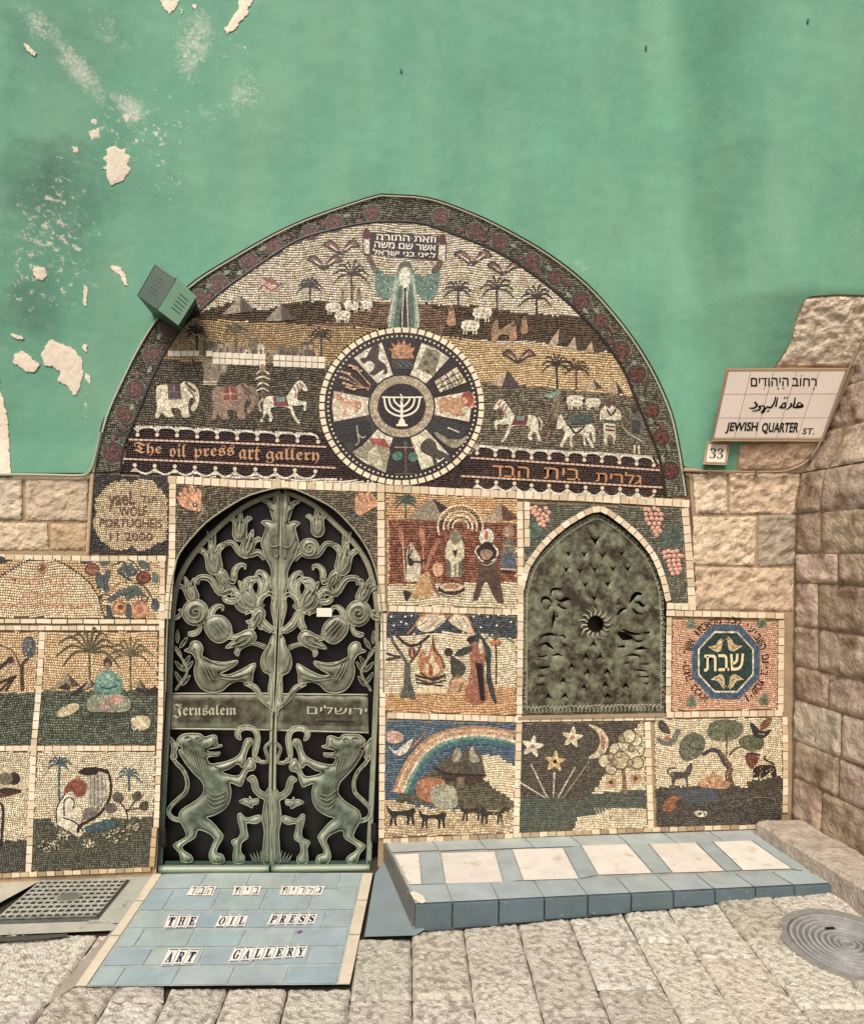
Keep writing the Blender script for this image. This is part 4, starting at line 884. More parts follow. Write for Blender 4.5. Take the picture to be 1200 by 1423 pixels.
art(lun, 'spear_man', 'Z4', 's 6a6656 930,880 950,855 975,880 990,920 985,960 970,1000 960,960 945,1000 935,980 935,930\ne 3a2a22 953,866 12,14\nf 44403e 940,900 975,905 975,960 942,955\nl c2b48e 4 905,930 935,960 990,990\nl d8caa6 7 952,1000 952,1035\nl d8caa6 7 968,1000 970,1035')
art(lun, 'shepherd', 'Z4', 's 8a7a62 640,810 655,790 665,810 660,850 648,900 632,900 635,850\nl 7a4a38 5 665,790 600,985\ne 6a4632 652,800 9,12\ns 87a492 600,808 625,800 655,790 665,800 640,818 610,815')
# banner: arcades, lines, beads
def arcade(zn, beads, up, low, line, side='top'):
    mb = MB(); col = C('ece3cc')
    for i in range(len(beads)):
        bx_, by_ = beads[i]; q = px(zn, ell(bx_, by_, 11, 11, 8)); mb2 = MB()
        slab(mb2, q, W, .008, .0135, vary(C('dcc3a4'), .06)); mb2.build('round_bead', 'bead', lun)
        if i < len(beads)-1:
            cx_, cy_ = beads[i+1]; ty = (by_+cy_)/2-(45 if side == 'top' else 0)
            if side == 'top':
                q = smooth(px(zn, [(bx_, by_-14), (bx_+14, by_-34), ((bx_+cx_)/2, ty+4), (cx_-14, cy_-34), (cx_, cy_-14)]), False); stroke(mb, q, 2.6, W, .0085, .004, col, False)
                t = px(zn, [(bx_-10+k*12, by_-42+(cy_-by_)*k/9) for k in range(9)])
                for p, q_ in zip(t[:-1], t[1:]): stroke(mb, [(p[0], p[1]-1.6), (q_[0]-.3, q_[1]+1.8)], 1.6, W, .0088, .004, col, False)
                P, T = cdt(px(zn, [(bx_-24, by_-38), (bx_+24, by_-38), (bx_+8, by_-20), (bx_, by_-10), (bx_-8, by_-20)])); mb.add([W(x, y, .0118) for x, y in P], T, C('d9cdb2'))
            else:
                q = smooth(px(zn, [(bx_, by_+16), (bx_+22, by_+34), ((bx_+cx_)/2, by_+46), (cx_-22, cy_+34), (cx_, cy_+16)]), False); stroke(mb, q, 2.6, W, .0085, .004, col, False)
                P, T = cdt(px(zn, [(bx_-26, by_+36), (bx_, by_+12), (bx_+26, by_+36)])); mb.add([W(x, y, .0118) for x, y in P], T, C('e4dac2'))
    mb.build('arcade_frieze' if side == 'top' else 'garland_frieze', 'inlay', lun)
    m2 = MB(); q = resample(px(zn, line), 7)
    for a, b in zip(q[:-1], q[1:]):
        d = .5; stroke(m2, [(a[0]+d, a[1]), (b[0]-d, b[1])], 2.4, W, .0085, .004, vary(C('d8b498'), .1), False)
    o = m2.build('line_of_tesserae', 'bead', lun, kind='stuff')
arcade('B1', [(160, 55), (265, 55), (372, 58), (480, 65), (588, 68), (695, 75), (803, 78), (911, 85), (1020, 88), (1130, 93)], 0, 0, [(112, 80), (600, 96), (1175, 120)], 'top')
arcade('B1', [(145, 218), (252, 222), (360, 225), (468, 230), (578, 235), (683, 238), (793, 240), (900, 243), (1005, 245), (1115, 252)], 0, 0, [(82, 184), (600, 205), (1225, 233)], 'low')
arcade('B2', [(87, 115), (185, 125), (283, 130), (380, 140), (475, 142), (571, 150), (664, 152), (758, 158), (852, 165), (945, 172), (1037, 180)], 0, 0, [(50, 140), (560, 172), (1070, 207)], 'top')
arcade('B2', [(88, 268), (190, 273), (288, 278), (380, 288), (474, 290), (571, 293), (670, 300), (760, 303), (855, 308), (947, 315), (1040, 320)], 0, 0, [(0, 238), (560, 270), (1085, 300)], 'low')
FR = '𝕿𝖍𝖊|𝖔𝖎𝖑|𝖕𝖗𝖊𝖘𝖘|𝖆𝖗𝖙|𝖌𝖆𝖑𝖑𝖊𝖗𝖞'.split('|')
for s_, q in zip(FR, ([(140, 92), (290, 98), (290, 172), (140, 168)], [(332, 102), (425, 104), (422, 178), (332, 174)], [(462, 118), (680, 108), (680, 185), (460, 192)], [(705, 118), (818, 116), (815, 198), (705, 188)], [(850, 122), (1140, 128), (1135, 212), (850, 206)])):
    mb = MB(); text(mb, s_, px('B1', q), W, .0105, .0012, C('c08a5a')); mb.build('gothic_word', 'bead', lun)
for s_, q in (('דבה', [(170, 180), (368, 190), (366, 248), (168, 240)]), ('תיב', [(448, 192), (640, 200), (640, 262), (446, 252)]), ('תירלג', [(726, 206), (972, 222), (970, 284), (724, 268)])):
    mb = MB(); text(mb, s_, px('B2', q), W, .0105, .0012, C('c8894e'), offset=.0); mb.build('hebrew_word', 'bead', lun)
# ------------------------------------------------------------ wheel
wh = root('wheel_medallion', W(556, 564), 'round wheel mosaic with twelve emblem wedges around a white menorah, centre of the arch', 'medallion')
WC = (467, 1003)
def wp(r, a): return (WC[0]+r*math.sin(math.radians(a))*1.0, WC[1]-r*math.cos(math.radians(a))*.958)
def ws(L): return px('Z5', [wp(r, a) for r, a in L])
mb = MB(); q = ws([(408, a) for a in range(0, 360, 6)]); mb.add([W(x, y, .0125) for x, y in q]+[W(x, y, -.003) for x, y in q], [tuple(range(60))]+[(i, (i+1) % 60, 60+(i+1) % 60, 60+i) for i in range(60)], C('2a1614')); mb.build('dark_disc', 'inlay', wh)
N = 62
for i in range(N):
    a, b = i*360/N+.5, (i+1)*360/N-.5; mb = MB(); slab(mb, ws([(391, a), (391, b), (418, b), (418, a)]), W, .002, .0155+random.uniform(-.0006, .0008), vary(C('e8d8b4'), .08), .001); mb.build('rim_tile', 'bead', wh)
N = 96
for i in range(N):
    c = wp(373, i*360/N); mb = MB(); slab(mb, px('Z5', ell(c[0], c[1], 5.2, 5.2, 6)), W, .010, .0145, vary(C('e4d6b6'), .08)); mb.build('dot_tessera', 'bead', wh)
def wedge(a, col, hw=12.5, hin=9, r0=172, r1=352):
    mb = MB(); q = ws([(r0, a-hw*1.15), (r0, a), (r0, a+hw*1.15), (r1, a+hw), (r1, a), (r1, a-hw)]); slab(mb, q, W, .012, .0135, vary(C(col), .04)); return mb.build('emblem_wedge', 'inlay', wh)
WCOL = {0: '2b1512', 30: 'e8dcbc', 60: '2b1512', 90: 'eadbbb', 120: '34302e', 150: 'e6dab8', 180: '2c201e', 210: 'e8dcc0', 240: '38342f', 270: 'e8d8b8', 300: '2b1512', 330: 'eae0c4'}
for a, c in WCOL.items(): wedge(a, c, 13.2 if (a//30) % 2 else 12.5)
INLs = INL; INL = .0138
mb = MB()
for (r0, r1, c, o) in ((1, 170, '241210', .0140), (1, 163, 'b8a684', .0144), (1, 122, '3a1a16', .0150), (1, 115, '251110', .0154)):
    q = ws([(r1, a) for a in range(0, 360, 8)]); mb.add([W(x, y, o) for x, y in q], [tuple(range(45))[::-1]], C(c))
mb.build('hub_ring', 'inlay', wh)
INL = .0156
art(wh, 'menorah', 'Z5', '''l efe4ca 13 467,960 467,1085
w efe4ca 9 378,955 388,1010 420,1040 467,1052 515,1040 548,1010 560,955
w efe4ca 9 402,955 410,995 435,1020 467,1030 500,1020 525,995 533,955
w efe4ca 9 427,955 433,980 467,1006 500,980 508,955
l efe4ca 8 368,956 398,956
l efe4ca 8 540,956 572,956
l efe4ca 7 395,957 540,957
l efe4ca 10 440,1098 496,1098
f efe4ca 455,1070 480,1070 488,1098 448,1098
l 2a1614 3 455,960 478,985
l efe4ca 7 460,940 474,960''', 'bead')
INL = .0140
art(wh, 'rising_sun', 'Z5', 'f c98a5c 415,760 418,725 400,712 425,705 415,680 440,695 450,665 463,692 480,662 490,695 515,680 510,705 535,705 520,730 530,760\nf 3a3a36 415,762 530,762 525,815 420,815\nl 7a8078 4 430,775 470,800\nl 7a8078 4 460,772 500,800\nl 7a8078 4 490,772 520,795')
art(wh, 'wolf', 'Z5', 's 4a3428 318,700 345,685 355,720 348,760 385,790 395,830 372,840 378,815 350,830 325,845 300,835 320,820 330,790 300,770 275,785 255,760 285,755 300,730')
art(wh, 'olive_grove', 'Z5', 'f 8c8466 590,705 665,730 630,850 545,810\ne 5c5640 610,740 14,12\ne 6c6648 640,760 12,12\ne 5c5640 590,780 14,12\ne b0a880 620,800 12,10\ne 6c6648 600,820 10,10')
t = 'f e2d4ae 745,800 800,880 660,935 630,875\n'
for i in range(4): t += f'l 2b1512 5 {745+i*18-35*0},{800+i*27} {630+i*10},{875+i*20}\n'
for i in range(5): t += f'l 2b1512 5 {630+i*29},{875-i*19} {660+i*35},{935-i*14}\n'
for i in range(3):
    for j in range(4): t += f'e {random.choice(["9a4a34","5c7a70","caa04a","3c2a4a","b86a4a"])} {662+j*30+i*9},{880-j*17+i*19} 6,6\n'
art(wh, 'breastplate', 'Z5', t)
art(wh, 'lion', 'Z5', 's d09a6a 665,960 700,955 760,960 790,930 830,940 838,985 820,1015 790,1000 770,1020 790,1045 740,1050 700,1030 665,1040 655,1010\ne b0522e 800,965 32,38\ne e0a878 785,975 14,18')
art(wh, 'boat', 'Z5', 's 9a8e70 635,1130 700,1165 760,1170 800,1150 790,1180 740,1215 690,1195 645,1160\nl cfc6ac 8 700,1110 760,1135\nl 7a7260 5 690,1160 740,1190')
art(wh, 'donkey', 'Z5', 's 4c4434 575,1180 610,1165 640,1190 650,1220 690,1240 720,1270 700,1285 680,1260 660,1275 640,1262 650,1300 630,1298 620,1260 580,1240 560,1215')
art(wh, 'scales', 'Z5', 'l 7a4a4a 9 485,1185 488,1340\nl a88a6a 6 430,1210 540,1212\ne 4c7e6c 445,1255 26,24\ne 4c7e6c 525,1260 26,24\nl 6a5a4a 5 430,1345 545,1345\ne 4c7e6c 485,1190 9,9')
art(wh, 'tent', 'Z5', 'f a09674 215,1235 310,1175 410,1225 385,1340\nf c8bc98 300,1230 340,1200 385,1340 290,1290\nf b0472e 300,1165 380,1165 408,1215 320,1190\nl efe4c8 5 300,1240 330,1215 350,1290')
art(wh, 'deer', 'Z5', 's 1e1c1a 115,1110 200,1080 300,1075 310,1130 260,1200 200,1180 140,1190\nw b8b094 6 240,1100 245,1140 265,1160 285,1155\nw b8b094 6 245,1140 250,1180 235,1200')
art(wh, 'gazelle', 'Z5', 's cf9d74 120,950 140,940 165,950 180,975 230,970 262,985 258,1010 235,1035 215,1000 190,1005 185,1050 170,1050 172,1000 150,985 140,970\nw a06a48 5 140,945 150,925\nw a06a48 5 155,945 170,922')
t = ''
for i, (ex, ey) in enumerate(((165, 825), (160, 855), (175, 885), (190, 905), (225, 810), (205, 795))):
    t += f'l c49a70 4 {ex+20},{ey+8} {300+i*2},{925-i*6}\n'
    for k in range(3): t += f'e d0a67c {ex+k*17},{ey+k*6} 10,6\n'
art(wh, 'wheat_ears', 'Z5', t)
INL = INLs
# ------------------------------------------------------------ cream border strips
mid = [px('B1', [(345, 300)])[0]]
frame = root('stone_edging', W(640, 850), 'cream stone frame strips dividing the mosaics right of the bronze door', 'mosaic frame')
strip(frame, [(233, 666), (330, 672), (540, 679), (727, 688), (800, 691), (958, 700)], 11.5, 12)
strip(frame, [(529, 684), (530, 840), (532, 850)], 11, 13)
strip(frame, [(533, 852), (531, 1000), (530, 1165)], 9, 13)
strip(frame, [(540, 845.5), (722, 851)], 9, 12); strip(frame, [(538, 994), (725, 1000)], 9, 12)
strip(frame, [(722, 697), (723, 800), (723, 850), (721, 1000), (717, 1160)], 9, 13)
strip(frame, [(732, 697), (732, 760)], 8, 12)
strip(frame, [(951, 706), (956, 760), (961, 840)], 11, 12)
strip(frame, [(926, 842), (967, 844)], 10, 11)
WARC = smooth(pp('P4', '104,600 125,510 165,420 250,315 350,225 460,155 568,115 655,158 755,235 848,330 910,425 955,545 985,670'), False, 3)
arcf = root('stone_edging', W(828, 706), 'pointed arch of cream stones around the bronze window shutter', 'mosaic frame')
strip(arcf, WARC, 9, 12)
strip(frame, [(925, 852), (1089, 856)], 8.5, 13); strip(frame, [(929, 858), (928, 990)], 8, 12); strip(frame, [(1085, 862), (1084, 990)], 9, 12); strip(frame, [(925, 993.5), (1087, 991)], 9, 12)
strip(frame, [(722, 1000.5), (924, 998)], 6, 14)
strip(frame, [(899, 1003), (904, 1152)], 9, 12); strip(frame, [(1090, 996), (1091, 1075), (1090, 1130)], 8, 12)
strip(frame, [(532, 1169), (717, 1161), (905, 1153), (1050, 1149)], 7, 12, ('cbb48c', 'b89d76', 'dcc8a0', 'a58c6a'))
frl = root('stone_edging', W(120, 870), 'cream stone frame strips dividing the mosaics left of the bronze door', 'mosaic frame')
strip(frl, [(-190, 773), (0, 774), (120, 776), (231, 776)], 8, 13); strip(frl, [(-190, 862), (0, 863), (225, 864)], 6.5, 22); strip(frl, [(-190, 872), (0, 872.5), (228, 873)], 7, 11)
strip(frl, [(240, 668), (239, 780), (232, 860)], 10, 12)
strip(frl, [(226, 778), (225, 870), (223, 1000), (217, 1150)], 8, 12)
strip(frl, [(215, 1150), (211, 1205)], 8, 13, ('b8955f', '9a7248', 'c9a878'))
strip(frl, [(59, 878), (54, 960), (47, 1040), (40, 1212)], 9, 12.5); strip(frl, [(-190, 1041), (0, 1040), (216, 1040)], 8, 11)
strip(frl, [(-190, 1221), (0, 1217), (210, 1208)], 7, 12, ('cbb48c', 'b89d76', 'dcc8a0', 'a58c6a'))
# ------------------------------------------------------------ panels
p = panel(182, 716, 'signature mosaic reading yael wolf portugheis 11.2000 in scalloped cream plaque')
SQ = [(131, 658), (233, 662), (233, 771), (125, 768)]
SCAL = smooth(pp('L3', '190,260 230,215 265,175 330,150 380,140 430,160 480,135 540,135 600,160 630,200 680,250 700,310 690,370 700,430 690,520 680,580 620,600 560,640 490,655 430,625 370,650 290,640 230,600 200,560 165,500 160,430 175,370 170,310'), True, 3)
tesserae(p, SQ, [(SCAL, ['d9c29a', 'cdb389', 'e4d1ab', 'c4a87c'])], ['3c3c40', '4a484a', '33302f', '5a5450'], (), 2.78, 11)
for s_, q, of in (('gaeL', [(265, 225), (462, 215), (462, 350), (265, 362)], .016), ('לעי', [(495, 240), (612, 250), (612, 305), (495, 305)], .0), ('WOLF', [(340, 335), (545, 330), (540, 400), (345, 400)], .008), ('PORTUGHEIS', [(205, 420), (655, 425), (652, 488), (200, 480)], .010), ('11.2000', [(275, 520), (585, 525), (585, 582), (275, 582)], .006)):
    mb = MB(); s2 = s_ if s_ != 'gaeL' else 'yaeL'; text(mb, s2, px('L3', q), W, .0105, .0012, C('5a3a26'), offset=of); mb.build('signature_word', 'bead', p)
# inscription panel with half round field
p = panel(60, 818, 'mosaic with faded red hebrew lines in a pale half round field')
IQ = [(-190, 778), (123, 779), (150, 858), (-190, 858)]
ARC = pp('L5', '-260,430 -200,330 -80,230 10,190 110,130 200,85 290,75 370,85 450,125 540,185 610,250 660,340 690,470 -300,470')
tesserae(p, IQ, [(ARC, ['e4cda2', 'dcc296', 'ead6b0', 'd5b98c'])], ['d0ae7e', 'c39c6a', 'dabb8e'], (), 3.48, 12)
for i, (x, y) in enumerate(resample(pp('L5', '0,195 110,130 200,85'), 4.5)+resample(pp('L5', '370,85 450,125 540,185 610,250 660,340 690,460'), 4.8)):
    mb = MB(); slab(mb, ell(x, y, 1.4, 1.4, 6), W, .009, .0135, C('2c1c16')); mb.build('dark_dot', 'bead', p)
for s_, q in (('תיבה הנבנ', [(80, 205), (465, 212), (465, 250), (80, 247)]), ('הדוהיל', [(150, 292), (430, 294), (430, 334), (150, 334)]), ('תואצמאב הרוזש ןבאו', [(-190, 372), (608, 376), (606, 420), (-190, 414)])):
    mb = MB(); text(mb, s_, px('L5', q), W, .0102, .0012, C('c4805e'), offset=.006); mb.build('inscription_line', 'bead', p)
art(p, 'pomegranate_bud', 'L5', 's a8744c 285,90 310,130 300,165 285,185 260,165 245,135 270,110\ne 7a4632 280,138 18,18')
art(p, 'leaf', 'L5', 's 3c3a34 -40,70 0,60 40,75 45,100 10,110 -40,100')
p = panel(188, 820, 'pomegranate and vine leaf mosaic on cream above the crouching figure panel')
tesserae(p, [(124, 779), (224, 779), (222, 859), (151, 858)], [], ['e0c496', 'd4b585', 'e8d2a8', 'caa878'], (), 3.48, 13)
art(p, 'pomegranate', 'L5', 'e 5a2a1c 615,150 50,42\ne a0603c 617,150 40,34\ne 8a3c28 600,140 14,10')
art(p, 'pomegranate', 'L5', 'e 4a1c14 958,205 50,44\ne 8a3a28 958,205 38,34\ne 5a1c14 955,200 16,14')
art(p, 'pomegranate', 'L5', 'e a87040 800,405 52,46\ne d89c60 800,405 40,36\ne 7a3a20 805,402 18,16')
art(p, 'pomegranate', 'L5', 's cc8f64 890,370 960,360 990,400 985,460 900,478 880,430\ne b0704a 930,420 20,26')
art(p, 'vine_leaf', 'L5', 's 4a5450 635,190 665,170 690,200 705,160 738,155 735,200 720,240 730,290 700,300 680,270 650,270\nl 2c2c28 5 690,190 700,290')
art(p, 'vine_leaf', 'L5', 's 4a5650 775,160 810,130 830,95 850,120 880,110 900,140 920,160 900,190 860,200 890,230 850,220 810,190\nl 2a2a26 5 790,165 880,230')
art(p, 'vine_leaf', 'L5', 's 55645c 740,330 800,290 850,270 900,255 950,290 930,330 880,340 850,360 820,320 770,350 725,375\nl 2a2a26 5 760,345 900,290')
art(p, 'vine_leaf', 'L5', 's 5a6662 920,95 960,90 1000,120 995,160 960,150 930,130')
art(p, 'vine_leaf', 'L5', 's 5f6a64 1020,165 1055,190 1055,240 1030,240 1012,205')
art(p, 'vine_leaf', 'L5', 's 3c4644 540,85 600,75 640,85 600,105 560,115 540,105')
art(p, 'vine_leaf', 'L5', 's 5a6460 650,85 700,75 735,90 720,120 680,125')
art(p, 'vine_leaf', 'L5', 's 44504e 710,385 740,400 752,470 735,480 712,450\nl 2a2a26 4 720,400 740,470')
art(p, 'vine_leaf', 'L5', 's 44504e 848,380 875,390 880,450 860,490 840,455')
art(p, 'vine_leaf', 'L5', 's 4f5c58 1010,370 1045,350 1068,390 1040,425 1015,410')
art(p, 'tendril', 'L5', 'w 4a4434 9 740,125 780,110 850,85 900,110 930,160\nw 4a4434 8 940,300 960,320 985,340 970,365 945,350 950,320\nw 4a4434 8 660,340 700,315 740,330 720,350 690,350\nw 4a4434 10 900,240 960,260 1010,330 1030,380\nw c08a60 9 740,280 790,240 850,230')
# seated figure (row 1)
GRN = ['5c6650', '4e5846', '6a7460', '43493a']
p = panel(140, 955, 'mosaic of a seated figure in green between two palms and small pyramids')
tesserae(p, [(64, 879), (220, 879), (216, 1035), (53, 1035)], [(pp('L5', '0,970 400,960 1300,950 1300,1400 0,1400'), GRN)], ['d8b684', 'cca772', 'e2c596', 'd4ae80'], (), 3.39, 14)
palm(p, 'L5', 597, 700, 880, 215, '5a5638', 17, 10, 12); palm(p, 'L5', 870, 725, 965, 150, '6a6644', 14, 9, 12)
for a, b, c in (((330, 955), (450, 840), (540, 925)), ((880, 930), (925, 875), (985, 950)), ((545, 960), (600, 880), (640, 915))): pyramid(p, 'L5', a, b, c, 'a09070', '5a4a3a', .7)
for t in ('385,945 440,905 475,940 460,955', '465,985 600,885 625,905 620,930 510,985', '890,955 930,930 965,965 1040,925 1055,970 970,1000 960,975'): art(p, 'dark_hill', 'L5', 'f 3c2a20 '+t)
art(p, 'seated_figure', 'L5', '''s 6f9a86 640,880 670,840 715,820 770,840 810,880 815,960 780,990 700,1000 640,980 625,930
s 8ab09a 690,850 740,850 760,900 710,920 680,890
s 4a3a2c 690,760 720,735 745,765 740,800 700,805
e a08060 718,790 18,22
w 2c3a34 8 670,930 720,945 780,925
w 2c3a34 8 700,975 740,990 760,1000
s 9a9a7c 600,1000 690,985 850,1000 855,1095 600,1100
s c4907a 740,1000 800,985 825,1015 790,1040 740,1045
s b08a84 680,1040 720,1030 740,1080 690,1090
l 4a4436 8 595,1105 855,1105''')
t = ''
for i in range(17): t += f'e 4a4a3a {605+i*16},1128 5,7\n'
art(p, 'rug_fringe', 'L5', t)
art(p, 'resting_sheep', 'L5', 's dcc698 378,1130 400,1085 460,1050 520,1045 525,1080 480,1115 420,1135')
art(p, 'resting_sheep', 'L6', 's e0caa0 880,130 880,90 930,70 980,75 1005,110 990,150 940,165\nw 2a1e18 5 870,110 865,150 885,170\nw f0e6d0 6 880,140 900,165 915,150 935,170')
p = panel(20, 955, 'mosaic of a round topped tree and striped figure, left of the seated green figure')
tesserae(p, [(-190, 879), (54, 879), (46, 1035), (-190, 1035)], [(pp('L5', '-1000,985 260,975 260,1400 -1000,1400'), GRN)], ['d8b684', 'cca772', 'e2c596', 'd4ae80'], (), 3.39, 15)
art(p, 'round_tree', 'L5', 'e 4e5458 195,670 48,76\ne 62686c 185,650 28,40\nw 4a3024 16/26 195,745 150,790 150,960\nw 5a3a2a 8 0,655 80,690 125,770 150,870')
art(p, 'striped_figure', 'L5', 'l 3a2822 22 -60,850 70,750\nl 3a2822 20 -60,930 110,860 40,960\nl e0d0ac 8 -20,880 90,770\nl 3a2822 14 0,960 80,880\ne 4a3026 70,755 26,24')
# row 2
p = panel(135, 1125, 'mosaic of a red haired figure playing a harp among palms, lowest panel beside the door')
tesserae(p, [(52, 1045), (217, 1045), (210, 1204), (45, 1209)], [(pp('L6', '0,765 330,760 380,810 530,870 700,760 1200,745 1200,1300 0,1300'), ['4c5040', '5a5e4a', '3e4036', '66624c'])], CREAM+['e6dabc'], (), 3.04, 16)
palm(p, 'L6', 395, 400, 640, 80, '3f5a60', 15, 7, 14, (-190, 20)); palm(p, 'L6', 860, 470, 570, 80, '4a6466', 13, 7, 12, (-190, 20))
art(p, 'harp', 'L6', '''w 2a1814 14/26 530,445 570,425 650,425 720,445
w 2a1814 14/20 720,440 740,520 730,620 660,730 540,800 520,850
s 2a1814 520,450 560,425 620,415 655,430 640,465 590,470
f b8b09a 590,470 700,455 710,620 640,700 590,650
l 6a6250 5 605,470 605,660
l 6a6250 5 630,465 630,680
l 6a6250 5 655,460 655,680
l 6a6250 5 680,458 682,650
f 7a7262 570,690 660,680 640,740 540,770''')
art(p, 'harpist', 'L6', '''s e8dcc0 385,640 430,590 480,600 510,640 500,690 540,690 530,750 460,750 550,830 545,870 500,875 380,800 380,720
w 2a1814 9 380,790 378,700 400,640 440,590
w 2a1814 9 430,740 430,640 465,615 495,640 490,690
w 2a1814 9 420,750 500,780 555,840
w 2a1814 9 380,800 450,840 500,870
s 8a4632 430,590 440,540 490,495 550,500 580,540 560,600 510,610 480,570
e c8906a 520,480 14,10''')
art(p, 'dark_bush', 'L6', 'w 4a3428 10 850,780 840,700 760,600\nw 4a3428 8 845,720 900,640 960,600\nw 4a3428 8 840,700 900,690 980,680\ns 5c5042 750,600 790,575 830,620 800,650 760,640\ns 5c5042 880,600 930,570 940,620 900,640\ns 54483a 940,650 985,640 980,700 930,690\ns 6a5e4e 700,670 760,650 780,700 720,720')
for x, y, rx, ry in ((335, 935, 75, 45), (430, 865, 60, 35), (790, 870, 95, 50), (590, 920, 60, 30), (890, 810, 40, 30)):
    t = ''
    for k in range(34):
        a = random.uniform(0, 6.28); r = math.sqrt(random.random()); t += f'e {random.choice(["c8bc98","a89a78","8a7c5e","dcd0b0"])} {x+rx*r*math.cos(a):.0f},{y+ry*r*math.sin(a):.0f} 7,6\n'
    art(p, 'stone_cluster', 'L6', t)
art(p, 'blue_pool', 'L6', 's 3f5a60 560,820 620,790 700,770 780,780 760,820 680,830 600,850')
p = panel(15, 1125, 'mosaic of a domed form and dark arch line, left of the harp player')
tesserae(p, [(-190, 1045), (45, 1045), (37, 1211), (-190, 1216)], [(pp('L6', '-1000,930 200,900 200,1300 -1000,1300'), ['4c4a3e', '5a564a', '3e3a32', '4e5a56'])], CREAM+['e6dabc'], (), 3.04, 17)
art(p, 'domed_form', 'L6', 's d8c49c -40,430 60,410 130,460 180,540 170,600 130,560 60,560 -40,560\ne 3a2420 95,490 42,44\ne 7a7058 40,490 48,44\nw 6a2c24 22 -40,610 40,600 140,570\ns 3a2a24 0,560 60,550 150,570 80,590 0,585\nw 2a1814 16 -20,640 20,680 18,800 5,940')
# door spandrels
DH = DOOR_HOLE
ds = panel(390, 690, 'dark mottled mosaic with two orange hands above the arched bronze door')
SP = [(246, 672), (524, 685), (523, 860)]+[q for q in reversed(DOOR_OUT) if q[1] < 860]+[(238, 830)]
q = [(244, 672), (524, 684), (524, 800)]
SPOLY = [(244, 673), (524, 685)]+[(523, 790)]+[p_ for p_ in DOOR_OUT[::-1] if p_[1] < 788 and p_[0] < 522]+[(242, 790)]
tesserae(ds, SPOLY, [], ['7a6c54', '5e5442', '8c7c60', '4a4436', '6a5e48'], (), 3.31, 18)
for pts in ('L3|760,260 790,270 775,240 800,225 810,245 800,205 825,195 850,235 850,185 875,180 900,230 910,200 940,230 938,300 935,365 880,365 820,345 780,310', ):
    zn, t = pts.split('|'); o = art(ds, 'hand', zn, f's dd9e6e {t}\nl a0603a 5 790,270 850,300\nl a0603a 5 800,240 860,280\nl a0603a 5 825,210 880,260\nf 1c1210 880,300 892,308 905,292 905,310 920,315 905,325 908,340 893,330 878,338 882,322 868,315 880,312\ne e6dcc8 893,318 7,7')
art(ds, 'curved_stem', 'L3', 'w 8c8878 14 945,320 950,360 930,400 910,430')
art(ds, 'hand', 'D1', 's dd9e6e 1000,180 1000,150 1015,130 1035,120 1050,130 1065,115 1085,130 1100,150 1112,170 1105,190 1075,205 1040,228 1015,232 1000,215\nl a0603a 5 1015,150 1040,170\nl a0603a 5 1040,130 1060,165\nl a0603a 5 1070,125 1080,165')
art(ds, 'curved_stem', 'D1', 'w 5a6a5c 12 1000,225 985,245 1010,255 1040,240')
# --- miracle panels
p = panel(628, 765, 'mosaic of figures round a basin before a red wall and pyramids')
tesserae(p, [(538, 685), (719, 694), (719, 846), (539, 841)], [(pp('P3', '85,250 800,280 800,605 85,620'), ['8f5238', '7c4230', 'a0644a', '6c3a2a']), (pp('P3', '60,625 830,605 830,760 60,760'), CREAM+['e9dcc0'])], ['d8ac76', 'cf9e68', 'e0bb88', 'c99866'], (), 3.31, 19)
pyramid(p, 'P3', (185, 245), (325, 130), (410, 185), '9a8e74', '4a3424', .62); pyramid(p, 'P3', (600, 270), (715, 160), (820, 250), 'b09a7c', '6a4632', .55)
art(p, 'pyramid', 'P3', 'f 9a8e74 185,250 325,130 375,215 360,255\nf 3a281c 325,130 415,185 370,215')
palm(p, 'P3', 175, 155, 250, 62, '3f5a4c', 11, 9, 9)
t = ''
for r in (38, 58, 80, 108): t += 'w ecdcb8 9 '+' '.join(f'{485+r*1.18*math.cos(a):.0f},{295-r*1.15*math.sin(a):.0f}' for a in np.linspace(-.25, 3.5 if r > 80 else 3.3, 12))+'\n'
for r in (48, 94):
    for a in np.linspace(.1, 3.2, 22 if r > 80 else 12): t += f'l 4a3a30 5 {485+(r-6)*1.18*math.cos(a):.0f},{295-(r-6)*1.15*math.sin(a):.0f} {485+(r+6)*1.18*math.cos(a):.0f},{295-(r+6)*1.15*math.sin(a):.0f}\n'
art(p, 'radiant_halo', 'P3', t)
art(p, 'crowned_figure', 'P3', '''s d6c6a2 400,470 405,400 430,350 455,310 485,350 505,400 505,470 490,480 490,570 460,575 415,570 415,480
s 8d8468 425,350 440,315 458,303 478,320 490,355 470,390 440,390
f 3a3026 440,425 470,425 456,470
s 70705c 410,480 430,500 432,570 412,570
s 70705c 475,500 495,490 492,575 475,575
e e4d6b4 448,495 14,16
l 5a4636 5 455,500 458,570''')
art(p, 'masked_figure', 'P3', '''s e8dcc4 592,350 600,320 625,305 650,305 670,330 672,370 650,395 630,380 610,392 595,375
s c86a3a 625,320 640,320 640,360 630,370 622,350
s 2c1e1a 600,400 630,375 680,395 695,430 680,480 640,500 600,490 575,440
s a88868 600,430 640,420 670,440 640,480 605,470
w ece0c4 8 590,400 570,430 600,480 640,495 690,470
w ece0c4 8 670,395 695,430 690,460
s 5a4232 600,500 680,490 690,520 730,710 695,715 650,640 625,595 590,690 555,705 575,620
w d8c8a4 4 600,500 640,510 690,480''')
art(p, 'white_robed_figure', 'P3', '''s dccdaa 180,600 185,500 180,450 205,380 230,420 255,460 262,520 255,590 230,600
s 2a1e1a 188,470 215,475 220,510 195,510
w 3a2a22 12 220,490 260,490 290,480
w 2a1e1a 8 200,400 190,470 215,420''')
